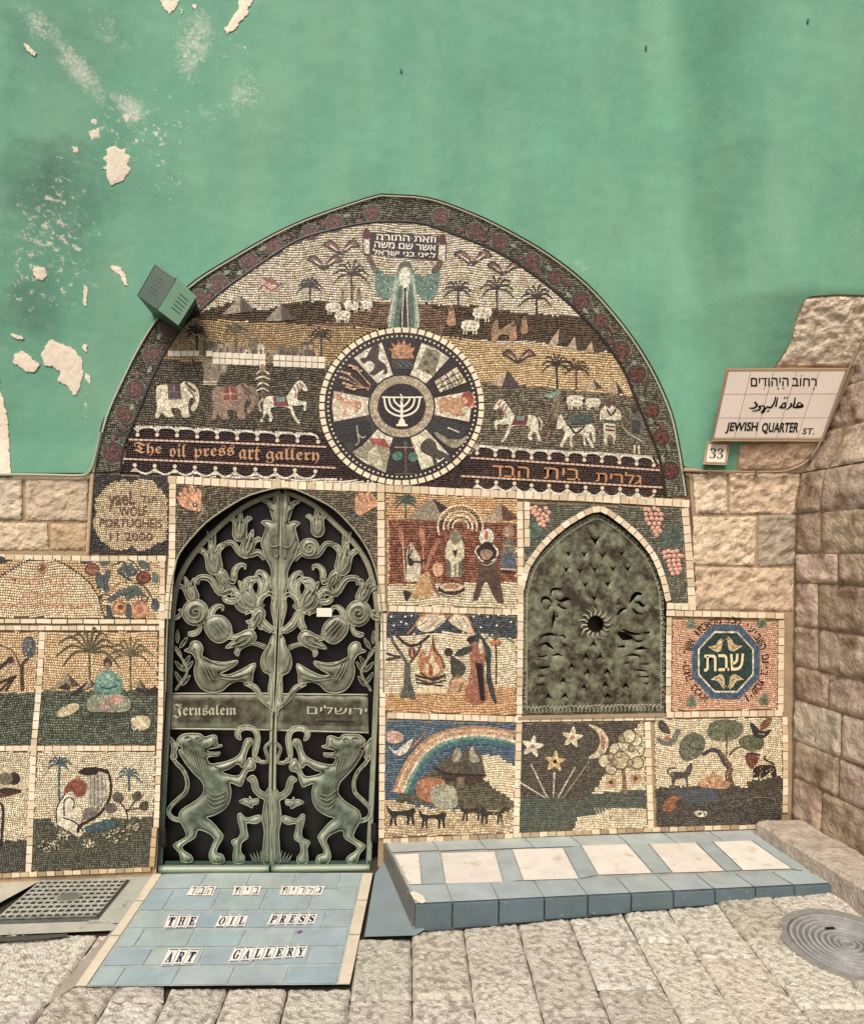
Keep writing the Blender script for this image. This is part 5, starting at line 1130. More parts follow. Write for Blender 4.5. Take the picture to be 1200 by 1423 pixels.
art(p, 'kneeling_figure', 'P3', '''s c99a64 225,690 235,620 270,560 310,550 335,600 330,670 300,695 240,695
s c99a64 165,660 230,660 225,690 185,692
s 2a1c18 165,655 205,665 200,690 180,712 170,690
e d8a47c 358,535 32,40
w 8a6a4a 18 320,570 340,640 370,680''')
art(p, 'basin', 'P3', 'e 6a3a26 435,640 75,42\ne 3a2218 435,650 78,38\ne dcc49a 435,632 68,24\ne c08a5a 435,630 45,15\nl e8d8b4 5 362,660 410,680 460,682 508,660')
art(p, 'oar', 'P3', 's c08058 135,310 150,295 165,340 165,390 150,390 140,360\nl d8c49c 6 160,385 175,600')
art(p, 'oar', 'P3', 's c08058 255,310 275,305 285,350 280,400 262,395\nl c08058 7 272,395 280,540')
art(p, 'oar', 'P3', 'w b87850 18/24/14 370,360 330,430 290,540')
art(p, 'bystander', 'P3', 's 77725c 718,520 722,400 735,360 780,360 795,420 795,530\ns 5a6470 725,450 790,450 790,520 720,520\ne b08a6a 757,320 34,36\ne c8a080 757,325 20,24\nl e8dcc0 7 712,530 800,535\nl 2c201c 6 714,545 798,550\nw c2b48e 5 728,400 790,402')
p = panel(628, 920, 'mosaic of a burning fire, bare tree and dark hooded man under angel wings')
tesserae(p, [(537, 852), (718, 856), (716, 994), (535, 989)], [(pp('P3', '60,770 830,770 830,930 560,890 330,890 60,920'), ['3f4a54', '333c46', '4c5a64', '2c323a']), (pp('P3', '40,1240 300,1225 600,1200 830,1200 830,1380 40,1380'), ['c99a64', 'bb8a56', 'd6aa78'])], CREAM+['ece0c4'], (), 3.31, 20)
art(p, 'angel_wing', 'P3', 's e8d4b0 230,840 270,800 330,775 390,785 405,815 370,850 330,880 270,885\nw b87a4c 9 185,900 230,850 280,785 400,790\nw 7a5a40 4 260,850 300,820\nw 7a5a40 4 300,870 350,820\nw 7a5a40 4 340,870 390,820')
art(p, 'angel_wing', 'P3', 's e8d4b0 420,815 470,785 530,810 560,880 555,895 500,880 440,845\nw b87a4c 8 410,800 470,785 530,810 560,890\nw 7a5a40 4 460,810 500,860\nw 7a5a40 4 500,810 535,865\ne c88a5a 410,800 14,12')
for x, y in ((95, 800), (150, 830), (175, 800), (210, 795), (110, 850), (560, 800), (590, 785), (700, 790), (745, 790), (640, 800), (770, 830), (600, 860), (690, 850), (180, 840)):
    mb = MB(); slab(mb, px('P3', ell(x, y, 6, 6, 6)), W, .009, .0125, C('efe6d0')); mb.build('star', 'bead', p)
art(p, 'bare_tree', 'P3', 's 5a5a4e 145,1255 165,1180 170,1080 190,1060 205,1080 205,1160 235,1262 190,1258\nw 5a5a4e 14/20 85,880 110,950 160,1020 185,1070\nw 4a3428 12 65,1005 110,1020 150,1025\nw 4a3428 12 70,1045 110,1035 150,1030\nw 3a281e 14 125,905 165,945 215,965 270,940 310,905\nw 4a3428 10 200,1060 240,1010 265,950\ns 8a4a34 190,990 210,975 235,990 220,1040 200,1030\nl e6d8b4 6 212,985 212,1025')
art(p, 'fire', 'P3', '''s b8784a 330,900 345,970 370,1020 395,1080 380,1130 330,1150 270,1140 250,1070 255,1010 280,990 300,1030 320,960
s e6d0a4 325,1000 340,1050 370,1100 340,1130 290,1120 285,1060 305,1070
s a05a34 310,1060 330,1090 330,1130 305,1125
w 5a3624 9 330,920 340,990 375,1030 395,1090''')
art(p, 'firewood', 'P3', 'w 3a261c 12 230,1130 310,1150 400,1135\nw 5a3c2a 10 235,1150 320,1175 405,1160\nw 3a261c 9 260,1115 330,1160 400,1125\nw 2c1c16 8 235,1170 320,1185 390,1190')
for i in range(5):
    mb = MB(); x = 240+i*34; slab(mb, px('P3', [(x, 1188+abs(i-2)*10), (x+31, 1188+abs(i-2)*10), (x+31, 1235), (x, 1235)]), W, .004, .013, vary(C('dcc498'), .07), .001); mb.build('hearth_stone', 'bead', p)
art(p, 'hooded_man', 'P3', '''s 3c423a 520,935 560,905 590,895 615,920 640,960 660,1000 655,1100 680,1230 690,1290 660,1260 630,1150 625,1040
s a86a4a 540,960 600,950 625,1000 620,1120 640,1230 610,1290 520,1280 510,1250 540,1120
f 1e1614 570,1060 610,1065 625,1270 600,1280
s d8c8a4 590,930 608,940 612,1000 592,1000
s 3c423a 450,1020 480,985 540,965 550,990 500,1020
s 2a2420 520,935 550,915 570,920 560,940''')
art(p, 'bound_figure', 'P3', 's 4a463c 430,1020 470,1040 515,1080 500,1130 440,1140 430,1080\ne 3a2a22 418,1000 24,24\ns d0a070 430,1160 470,1130 520,1160 525,1200 480,1220 420,1215\nw 3a2a22 5 420,1215 440,1150 480,1135\nw 3a2a22 5 480,1215 500,1170\nw ece0c4 6 425,1150 410,1190 440,1215')
art(p, 'date_palm', 'P3', 'w 5a5a48 7 685,930 700,870 770,830\nw 5a5a48 7 685,930 670,870 700,850\nw 5a5a48 8 685,930 720,905 790,950\nw 5a5a48 7 685,930 650,910 620,930\ne d07a4a 672,950 20,18\ne d07a4a 700,950 16,18\nw 3a281e 8 684,950 688,1050 686,1180')
# rainbow
p = panel(625, 1082, 'rainbow mosaic with an ark on a hill and dark animals below')
tesserae(p, [(535, 1001), (717, 1005), (713, 1157), (534, 1164)], [(pp('P5', '0,385 120,395 170,420 350,440 600,420 600,600 0,600'), ['c9b38a', 'b89f76', 'd8c59e', 'a89068']), (pp('P5', '430,205 520,215 590,260 590,420 540,400 460,320'), ['dccbA0'.lower(), 'd0bb90', 'e4d6b4']),
 (pp('P5', '90,400 120,360 200,300 250,270 440,300 520,360 590,415 560,440 350,430'), ['4c4a38', '5c5640', '3e3c2e', '66603f'])], ['3f5a6c', '344c5e', '4c6a7c', '56707a'], (), 3.31, 21)
for r, c in ((1.0, 'c08a62'), (.965, 'd8b088'), (.93, 'caa272'), (.895, 'dcc8a0'), (.86, '6f9a8c'), (.825, '3f6f68'), (.79, '4a6a80')):
    pts = [(78, 362), (110, 280), (170, 190), (250, 125), (350, 98), (450, 92), (540, 105), (590, 118)]
    q = [(450+(x-450)*r*1.0, 400+(y-400)*r) for x, y in pts]; q = [(x, y) for x, y in q if x < 590]
    t = ' '.join(f'{min(x,588):.0f},{y:.0f}' for x, y in q+([(588, q[-1][1]+6)] if q[-1][0] < 580 else [])); art(p, 'rainbow_band', 'P5', f'w {c} 11.5 {t}')
art(p, 'ark', 'P5', '''s 5a5240 250,265 330,200 340,175 365,200 400,170 415,200 440,190 460,280 455,300 380,290 300,285
s a09478 330,200 345,175 365,205 350,235 325,230
s b0a488 395,190 410,172 420,200 440,230 420,240 400,230
f 4a3226 275,285 460,290 440,320 400,330 290,310
l 2c1c16 7 250,262 300,285 380,290 465,292
f 7a6a50 345,300 375,300 375,345 345,345''')
art(p, 'red_sheep', 'P5', 's b0764e 170,330 190,310 240,300 290,315 290,350 240,380 250,410 215,400 180,380')
art(p, 'grey_sheep', 'P5', 's a8a488 235,350 270,330 330,340 345,380 340,425 270,430 240,400')
def beast(zn, x, y, s_, c='2e2620', flip=1, name='dark_animal'):
    f = lambda *q: ' '.join(f'{x+flip*a*s_:.0f},{y+b*s_:.0f}' for a, b in q)
    art(p, name, zn, f's {c} {f((-1,-.1),(-1.1,-.55),(-.85,-.3),(-.6,-.15),(.4,-.2),(.8,-.4),(1,-.1),(.85,.1),(.9,.8),(.75,.8),(.6,.2),(.5,.8),(.35,.8),(.3,.2),(-.4,.2),(-.4,.8),(-.55,.8),(-.6,.25),(-.75,.8),(-.9,.8),(-.8,.2))}')
beast('P5', 115, 450, 58); beast('P5', 245, 465, 56); beast('P5', 410, 440, 50, '3a3026'); beast('P5', 490, 450, 52, '3a3026', -1)
art(p, 'white_dove', 'P5', 's e6dcc4 60,170 90,190 120,165 160,140 150,170 130,200 100,210 75,195\ns d0a890 50,115 80,105 115,120 120,145 90,160 55,150\nw b87a4c 7 150,180 180,150 215,110')
# stars panel
p = panel(812, 1080, 'night mosaic with three lily shaped stars, a crescent moon and a pale flowering tree')
tesserae(p, [(722, 1005), (894, 1003), (899, 1150), (719, 1160)], [(pp('P5', '905,370 1000,230 1110,70 1160,70 1160,600 790,600 850,470'), CREAM+['ccb890']), (pp('P5', '600,390 740,385 870,400 900,370 1160,350 1160,430 1000,430 900,460 850,470 800,520 600,560'), ['46564e', '3a4a48', '55624e', '4a5040'])], ['4c463c', '3e3830', '5a5246', '46403a'], (), 3.04, 22)
def lily(x, y, s_, c1='e6d8b0', c2='b8543a', rot=0):
    t = ''
    for k in range(5):
        a = math.radians(rot+k*72); u = (math.sin(a), -math.cos(a)); v = (-u[1], u[0])
        t += f's {c1} {x+v[0]*s_*.25:.0f},{y+v[1]*s_*.25:.0f} {x+u[0]*s_*.6+v[0]*s_*.22:.0f},{y+u[1]*s_*.6+v[1]*s_*.22:.0f} {x+u[0]*s_:.0f},{y+u[1]*s_:.0f} {x+u[0]*s_*.6-v[0]*s_*.2:.0f},{y+u[1]*s_*.6-v[1]*s_*.2:.0f} {x-v[0]*s_*.25:.0f},{y-v[1]*s_*.25:.0f}\n'
    t += f'e {c2} {x},{y} {s_*.2:.0f},{s_*.2:.0f}\n'; art(p, 'lily_star', 'P5', t)
lily(658, 172, 48, 'e6dab8', 'c08a6a', 10); lily(824, 135, 46, 'e2d6ae', 'c07a6a', 8); lily(752, 235, 46, 'd8b878', '2c1c16', 5)
for a, b in (((652, 245), (720, 385)), ((600, 318), (710, 385)), ((750, 280), (745, 385)), ((836, 258), (765, 385)), ((895, 235), (785, 388))): art(p, 'ray', 'P5', f'l {"c9bea0" if a[0] != 895 else "8c8468"} 7/5 {a[0]},{a[1]} {b[0]},{b[1]}')
art(p, 'crescent_moon', 'P5', 's dcc69a 890,80 940,95 972,135 970,180 940,215 890,222 925,190 940,150 925,110\ns b0785c 945,120 962,150 955,185 945,170')
art(p, 'moonlit_branch', 'P5', 'w 8a8468 4 890,225 892,300')
tt = 'l 8a6a4a 14/22 1035,265 1045,370\n'
for x, y, r, c in ((960, 232, 26, 'd8caa4'), (985, 265, 22, 'ccbd98'), (1010, 190, 32, 'd8caa4'), (1050, 160, 34, 'e0d4b0'), (1085, 145, 26, 'dccfa8'), (1100, 190, 22, 'd6c8a0'), (1070, 215, 34, 'dccfa8'), (1095, 240, 24, 'ccbd98'), (1025, 230, 34, 'ccb98c'), (1060, 130, 26, 'd8caa4')): tt += f'e 6a5a44 {x},{y} {r+4},{r+4}\ne {c} {x},{y} {r},{r}\n'
for x, y in ((1020, 205), (1070, 180), (1065, 240), (1000, 240), (1030, 140), (985, 215)): tt += f'e 8a7a58 {x},{y} 16,18\ne b8a680 {x},{y} 9,10\n'
art(p, 'flowering_tree', 'P5', tt)
for x, y in ((985, 322), (1088, 305)): art(p, 'round_blossom', 'P5', f'e c99a6c {x},{y} 24,20\ne 5a4632 {x},{y} 9,9')
t = ''
for i in range(14): x = 930+i*13; t += f'w {"d8ccaa" if i % 2 else "c2b48e"} 6/4 {x},{480-abs(i-6)*3} {x-8+i},{450-abs(i-6)*2} {x-14+i*2},{428}\n'
art(p, 'pale_bush', 'P5', t)
# shabbat
p = panel(1007, 920, 'pink mosaic with a blue octagon holding hebrew letters and four birds')
tesserae(p, [(934, 861), (1080, 865), (1079, 986), (933, 988)], [], ['d8a684', 'cc9a78', 'e0b494', 'c68f6c'], (), 2.96, 23)
def octg(r, cx=520, cy=365): return ' '.join(f'{cx+r*math.cos(math.radians(22.5+45*k))*.93:.0f},{cy+r*math.sin(math.radians(22.5+45*k))*1.02:.0f}' for k in range(8))
art(p, 'octagon', 'P6', f'f 4c6a82 {octg(222)}\nf 4a6478 {octg(206)}\nf e6dabc {octg(184)}\nf 2a4642 {octg(173)}')
def sbird(x, y, s_, fl, fy_=1):
    f = lambda *q: ' '.join(f'{x+fl*a*s_:.0f},{y+fy_*b*s_:.0f}' for a, b in q)
    art(p, 'small_bird', 'P6', f's dcc088 {f((-.9,.1),(-.6,.05),(-.1,-.1),(.3,-.7),(.6,-.9),(.75,-.7),(.95,-.7),(.7,-.5),(.65,0),(.5,.5),(.1,.7),(-.3,.5))}\ne 2a1c16 {f((.62,-.65))} 4,4\nw 8a5a3c 4 {f((-.5,.2),(0,.3),(.4,-.1))}')
INL = .0125; sbird(465, 275, 50, 1); sbird(565, 270, 52, -1); sbird(480, 470, 50, 1, -1); sbird(575, 470, 52, -1, -1); INL = INLs
mb = MB(); text(mb, 'תבש', px('P6', [(398, 325), (622, 318), (622, 412), (398, 420)]), W, .0130, .0012, C('e8d4a0'), offset=.010); mb.build('shabbat_lettering', 'bead', p)


TXT = 'אלכב הוהי רשא ותכאלמ לכמ יעיבשה םויב תבשיו'
TXT = [c for c in TXT]
n = len(TXT)
for i, ch in enumerate(TXT):
    if ch == ' ': continue
    a = math.radians(-148+296*(i/(n-1))); r = 240; cx_, cy_ = 520+r*.93*math.sin(a), 366-r*1.0*math.cos(a)
    u = (math.cos(a), math.sin(a)); v = (-u[1], u[0]); hw = {'י': 4, 'ו': 5}.get(ch, 14); hh = 20 if ch != 'י' else 8
    oy = 0 if ch != 'י' else -8
    q = [(cx_+u[0]*sx*hw+v[0]*(sy*hh+oy), cy_+u[1]*sx*hw+v[1]*(sy*hh+oy)) for sx, sy in ((-1, -1), (1, -1), (1, 1), (-1, 1))]
    mb = MB(); text(mb, ch, px('P6', q), W, .0102, .0012, C('3a1a18'), offset=.012); mb.build('hebrew_letter', 'bead', p)
for x, y in ((325, 150), (722, 145), (325, 590), (735, 580)): art(p, 'small_leaf', 'P6', f's 7c8468 {x},{y-38} {x+22},{y-10} {x+28},{y+20} {x+4},{y+28} {x-24},{y+24} {x-26},{y-6}\ns 606c58 {x},{y-18} {x+12},{y} {x+8},{y+18} {x-10},{y+14}')
# tree of life
p = panel(995, 1070, 'mosaic of a twisting tree with birds, wolf, lion and lotus over dark water')
tesserae(p, [(909, 1000), (1086, 997), (1086, 1143), (912, 1151)], [(pp('P6', '100,1085 200,1070 560,1065 640,1080 860,1050 860,1300 100,1320'), ['4a453a', '3c382e', '55524a', '34302c']), (pp('P6', '200,1090 470,1080 480,1150 300,1170'), ['4a5660', '3e4a54']), (pp('P6', '640,1040 830,1015 860,1020 860,1090 640,1090'), ['3e3a28', '4a4430', '332e22'])], CREAM+['dccba6'], (), 2.96, 24)
art(p, 'tree_trunk', 'P6', 'w 6a4a3a 26/36/44 470,860 500,900 540,960 535,1010 550,1070\nw 5a4a54 20 400,885 440,860 480,870\nw 6a4a3a 8 525,760 525,900\nw 6a4a3a 12/7 540,890 575,855 620,840\nw 4a4450 18 385,890 440,865 485,880 505,930 540,965\nw 8a6a4c 10 490,880 530,930 545,1000')
for t in ('s 6c7058 415,760 430,715 470,695 530,690 600,705 620,745 590,790 540,810 470,810 430,795\nw 4a4a38 5 520,800 520,730\nw 8a8c6c 6 450,740 480,725', 's 6c7058 255,860 275,800 330,765 385,780 405,820 385,880 340,915 280,920\nw 4a3a30 5 310,845 350,855 390,860\nw 8a8c6c 6 290,820 320,800', 's 666a50 590,815 620,785 680,780 735,810 725,850 680,868 630,860\nw 4a4a38 5 690,860 690,820'): art(p, 'tree_crown', 'P6', t)
art(p, 'bird', 'P6', 's 76766a 120,785 150,800 200,810 225,770 240,745 265,750 250,790 230,830 180,838 140,820\ns 544a40 135,710 160,695 195,730 205,770 170,765 145,745\ne c0784c 190,795 18,12')
art(p, 'bird', 'P6', 's 3a3430 655,715 680,715 710,750 745,755 780,745 750,785 715,800 680,780\ns 8a5a34 715,755 720,710 750,685 780,680 765,720\nw a8a088 5 700,770 740,775')
art(p, 'wolf', 'P6', 's 5a544c 205,1010 215,985 280,985 300,960 325,935 332,960 320,1000 305,1020 308,1070 298,1070 290,1025 240,1030 225,1070 212,1070 215,1030\nw 5a544c 9 210,1010 190,985 205,965 245,965\nl 2c2622 5 240,985 240,1020\nl 2c2622 5 265,985 265,1020')
art(p, 'lion', 'P6', 's 3a2a22 680,960 760,945 800,960 805,1015 780,1015 770,990 730,1020 700,1015 675,1018\ns 7c4630 632,890 670,875 710,890 700,930 680,960 660,970 635,930\nw 3a2a22 10 795,945 740,915 745,895\nl 4a2a20 6 640,880 712,890')
art(p, 'lotus', 'P6', 's c9966a 360,1065 375,1035 400,1030 410,1005 430,1010 450,980 470,1010 495,1000 500,1035 540,1040 530,1080 440,1080\nw e0bc90 6 400,1040 430,1060\nw e0bc90 6 450,1000 450,1060\nw 8a5a3c 4 420,1020 440,1070\nw 8a5a3c 4 480,1020 465,1070')
art(p, 'red_fish', 'P6', 's a0623e 165,1200 180,1150 220,1125 270,1130 235,1160 235,1195 200,1215')
art(p, 'white_fish', 'P6', 's d8ccb0 340,1215 370,1205 415,1215 400,1240 360,1240\ne 2a1c16 375,1222 8,7\nl 2a1c16 4 395,1210 400,1236')
art(p, 'dark_fish', 'P6', 'w 8a7c66 5 535,1170 570,1150 600,1165 570,1185 540,1175\nw 8a7c66 5 640,1150 700,1130 790,1140 800,1180')
# window spandrel
p = panel(840, 700, 'grey green mosaic with pink grapes and vine leaves around the pointed window')
WSP = [(737, 698), (945, 707), (955, 840), (938, 838)]+[q for q in WARC[::-1] if q[1] > 600][:]+[(733, 790)]
WSP = [(735, 698), (945, 706), (956, 838), (936, 838)]+[(x+2, y) for x, y in WARC[::-1] if y < 830]
tesserae(p, WSP, [], ['6c6c58', '5a5c4c', '7e7c66', '4a4e44', '565a50'], (), 3.13, 25)
for pts, zn in (([(165, 115), (190, 105), (185, 130), (215, 125), (205, 150), (235, 150), (190, 155), (225, 175), (255, 165), (205, 180), (235, 195), (260, 185), (215, 210), (240, 218), (250, 115), (270, 140), (175, 140)], 'P4'), ([(845, 120), (870, 125), (900, 115), (925, 125), (850, 150), (880, 150), (910, 150), (940, 150), (855, 180), (885, 175), (915, 178), (942, 178), (870, 205), (900, 205), (930, 205), (890, 232), (920, 232), (905, 255), (935, 250), (915, 275)], 'P4'), ([(960, 380), (985, 370), (1010, 375), (1035, 370), (965, 405), (990, 400), (1020, 400), (1050, 398), (985, 430), (1015, 428), (1045, 425), (1065, 400), (990, 458), (1020, 455), (1048, 452), (1000, 482), (1030, 480), (1055, 478), (1010, 505), (1040, 502)], 'P4')):
    mb = MB()
    for x, y in pts: puff(mb, px(zn, ell(x, y, 14.5, 14, 10)), W, .009, .005, vary(C('dd9c84'), .1), step=2.0, R=3.2)
    mb.build('grape_bunch', 'bead', p, smooth_=True)
art(p, 'vine_leaf', 'P4', 's 56705c 150,215 200,200 235,240 215,280 170,300 155,340 150,300\nl 3a4a40 5 155,220 200,280')
art(p, 'vine_leaf', 'P4', 's 56665a 930,300 960,240 1000,210 1045,225 1070,290 1065,350 1010,340 960,345\nw 3a4a40 5 940,310 1000,290 1060,290\nw 3a4a40 5 1000,290 1010,230')
# ================================================================== BRONZE DOOR
PO = -.062                                  # the leaves hang this far behind the mosaic face
door = root('double_door', W(378, 1213, PO), 'arched bronze double door with cast tulips, birds and two lions, set among the mosaics', 'door')
def DW(x, y, o=0.0): return W(x, y, PO+o)
def ax(y): return float(np.interp(y, [683, 848, 959, 1011, 1210], [391.5, 387.5, 382.8, 380, 376.8]))
AY = [(x-210)/.28333 for x in (0,)]
def axD(yd): return (ax(650+yd*.28333)-210)/.28333
mb = MB(); mb.add([W(x, y, PO-.05) for x, y in [(190, 660), (550, 660), (550, 1240), (190, 1240)]], [(0, 3, 2, 1)], C('120807')); mb.build('dark_backing', 'dark', door)
# reveal between mosaic face and frame
mb = MB(); n = len(DOOR_OUT)
mb.add([W(x, y, .009) for x, y in DOOR_OUT]+[W(x, y, PO-.05) for x, y in DOOR_OUT], [(i, i+1, n+i+1, n+i) for i in range(n-1)], C('a98a66')); mb.build('reveal', 'bare', door)
mb = MB(); stroke(mb, DOOR_OUT, 2.6, W, .006, .012, C('7a6248')); mb.build('arch_moulding', 'bronze', door)
LEAF = smooth(pp('D1', '92,1090 98,850 108,700 125,590 165,490 240,385 340,285 450,195 540,150 600,130 643,117 700,135 800,185 890,265 985,360 1055,460 1090,570 1108,700 1112,850 1105,1090'), False, 3)
LEAF = [(222, 1205)]+LEAF+[(512, 1203)]
leaves = []
for side in (0, 1):
    lf = root('door_leaf', W(300 if side == 0 else 450, 1000, PO), None, None); lf.parent = door; lf.location = Vector(ORG[lf.name]-ORG[door.name]); leaves.append(lf)
def top_split(side):
    pts = [p_ for p_ in LEAF if (p_[0] <= ax(p_[1])-1 if side == 0 else p_[0] >= ax(p_[1])+1)]
    return pts
for side, lf in enumerate(leaves):
    o_ = top_split(side); s_ = -1 if side == 0 else 1
    mb = MB(); stroke(mb, o_, 8.5, DW, -.015, .020, C('6f7054')); stroke(mb, [(x+(2.2 if side == 0 else -2.2), y+.8) for x, y in o_], 2.2, DW, .003, .006, C('8a9276'))
    stroke(mb, [(x-(2.6 if side == 0 else -2.6), y-.8) for x, y in o_], 1.8, DW, .002, .005, C('6f7054')); mb.build('arched_stile', 'bronze', lf, smooth_=True)
    mb = MB(); yy = np.linspace(686, 1205, 40); stroke(mb, [(ax(y)+s_*3.0, y) for y in yy], 5.0, DW, -.015, .022, C('6f7054')); mb.build('meeting_stile', 'bronze', lf, smooth_=True)
    x0, x1 = (236, 378) if side == 0 else (384, 513)
    q = pp('D2', '98,84 590,84 590,262 98,256') if side == 0 else pp('D2', '618,86 1062,90 1066,276 618,264')
    mb = MB(); puff(mb, resample(q+[q[0]], 8)[:-1], DW, -.01, .014, C('666a50'), step=4, R=4, edge=.004, nz=.0012)
    for e in ((q[0], q[1]), (q[3], q[2])): stroke(mb, resample(list(e), 10), 2.6, DW, .002, .008, C('8a9276'))
    mb.build('name_plate', 'bronze', lf, smooth_=True)
    mb = MB(); q = pp('D2', '70,905 590,905 590,932 60,932') if side == 0 else pp('D2', '600,905 1075,903 1082,930 600,932')
    slab(mb, q, DW, -.015, .008, C('68846f')); mb.build('bottom_rail', 'bronze', lf)
    mb = MB()
    stroke(mb, resample(px('D2', [(36, 946), (578, 945)] if side == 0 else [(588, 944), (1072, 940)]), 8), 13, W, -.05, .075, C('4c7468')); mb.build('kick_bar', 'bronze', lf, smooth_=True)
mb = MB(); text(mb, '𝕵𝖊𝖗𝖚𝖘𝖆𝖑𝖊𝖒', px('D2', [(108, 132), (420, 136), (418, 200), (106, 206)]), DW, .003, .006, C('8c8f78')); mb.build('raised_lettering', 'bronze', leaves[0])
mb = MB(); text(mb, 'םילשורי', px('D2', [(765, 138), (1060, 150), (1056, 186), (765, 184)]), DW, .003, .006, C('8c8f78')); mb.build('raised_lettering', 'bronze', leaves[1])
mb = MB(); q = smooth(px('D2', [(805, 212), (815, 206), (1000, 208), (1008, 218), (1002, 236), (990, 240), (812, 234), (802, 226)]), True, 2)
puff(mb, q, DW, .003, .004, C('6f7054'), step=3, R=2, edge=.003); slab(mb, px('D2', [(815, 216), (996, 219), (996, 228), (815, 225)]), DW, .005, .0078, C('0c0807')); mb.build('letter_slot', 'bronze', leaves[1])
def mir(pts):        # mirror about the meeting line, right leaf slightly narrower in view
    return [(axD(y)+(axD(y)-x)*.955, y+4) for x, y in pts]
def orn(name, zn, outline, side, ribs=(), h=.030, R=8, sm=True, rim=True, holes=(), rimw=1.5, body='6c7a62', dy=0, step=3.6, both=True, ro=.0):
    """cast ornament with a raised rim, built on one leaf and, mirrored, on the other"""
    ds_ = 0 if zn == 'D1' else 1023.5
    base = [(x, y+ds_+dy) for x, y in outline]; rb = [([(x, y+ds_+dy) for x, y in r], w) for r, w in ribs]
    for sd_ in ((0, 1) if both else (side,)):
        m_ = (lambda P: P) if (sd_ == side and side == 0) or (not both and side == 1) else mir
        q = px('D1', m_(base)); q = smooth(q, True, 3) if sm else q
        mb = MB(); puff(mb, q, DW, -.008+ro, h, C(body), step=step, R=R, edge=.008)
        if rim: stroke(mb, q+[q[0]], rimw, DW, h*.35+ro, .0055, C('c2c2a4'))
        for r, w in rb: stroke(mb, smooth(px('D1', m_(r)), False, 4), w, DW, h*.62+ro, h*.45, C('9a9e82'))
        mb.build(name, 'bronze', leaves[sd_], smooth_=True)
TUL = [(0, -1), (-.32, -.92), (-.56, -.6), (-.55, -.1), (-.62, .25), (-.95, .5), (-.6, .62), (-.3, .35), (-.22, .25), (-.2, .55), (0, .98), (.2, .55), (.22, .25), (.3, .35), (.6, .62), (.95, .5), (.62, .25), (.55, -.1), (.56, -.6), (.32, -.92)]
def tulip(cx, cy, s_, ang, side=0, both=True, sx=.8):
    a = math.radians(ang); ca, sa = math.cos(a), math.sin(a)
    T = lambda L: [(cx+s_*(sx*x*ca+y*sa), cy+s_*(sx*x*sa-y*ca)) for x, y in L]
    orn('tulip', 'D1', T(TUL), side, [(T([(-.25, .3), (-.35, -.2), (-.1, -.7)]), 1.4), (T([(.25, .3), (.35, -.2), (.1, -.7)]), 1.4), (T([(0, .6), (0, 0), (0, -.4)]), 1.2)], both=both)
def vine(pts, w, side=0, both=True, name='stem', zn='D1', h=.018, ribs=True):
    q = smooth(pts, False, 4); orn(name, zn, ribbon(q, w), side, [(pts, 1.2)] if ribs else (), h=h, sm=False, both=both, rimw=1.2)
def curl(cx, cy, s_, ang, side=0, both=True, fl=1):
    """hooked leaf"""
    a = math.radians(ang); ca, sa = math.cos(a), math.sin(a)
    L = [(0, -1), (.32, -.6), (.38, 0), (.15, .45), (-.15, .7), (-.6, .75), (-.75, .45), (-.7, .3), (-.5, .5), (-.25, .35), (-.12, -.05), (-.2, -.5), (-.3, -.85)]
    orn('hooked_leaf', 'D1', [(cx+s_*(fl*x*ca+y*sa), cy+s_*(fl*x*sa-y*ca)) for x, y in L], side, both=both)
def rosette(cx, cy, r, side=0, both=True):
    sp = [(cx+r*.86*t*math.cos(t*16), cy+r*.86*t*math.sin(t*16)) for t in np.linspace(.06, 1, 60)]
    orn('spiral_rosette', 'D1', ell(cx, cy, r, r, 18), side, [(sp[::2], 1.5)], both=both, R=4, step=4.5)
# central trunk
orn('tree_trunk', 'D1', [(636, 125), (604, 142), (598, 172), (575, 160), (545, 162), (575, 185), (590, 230), (598, 265), (570, 258), (540, 268), (562, 290), (552, 330), (540, 370), (552, 410), (560, 440), (582, 480), (592, 520), (584, 560), (598, 620), (588, 680), (598, 740), (606, 790), (612, 812), (622, 700), (634, 500)], 0,
    [([(575, 190), (605, 210), (612, 260)], 1.4), ([(560, 330), (590, 385), (628, 380)], 1.4), ([(610, 150), (620, 250), (615, 330)], 1.2), ([(600, 400), (612, 440), (625, 420)], 1.2)])
orn('lower_trunk', 'D1', [(606, 815), (588, 835), (575, 870), (548, 915), (538, 960), (552, 1000), (582, 1020), (574, 1090), (582, 1180), (594, 1220), (603, 1100), (610, 900), (614, 815)], 0, [([(585, 860), (555, 930), (570, 990)], 1.4)])
curl(560, 560, 70, 8); curl(545, 640, 64, 30, fl=-1)
orn('hooked_leaf', 'D1', [(612, 812), (580, 800), (545, 770), (520, 720), (500, 705), (462, 722), (480, 698), (510, 690), (540, 705), (560, 745), (590, 775), (610, 785)], 0)
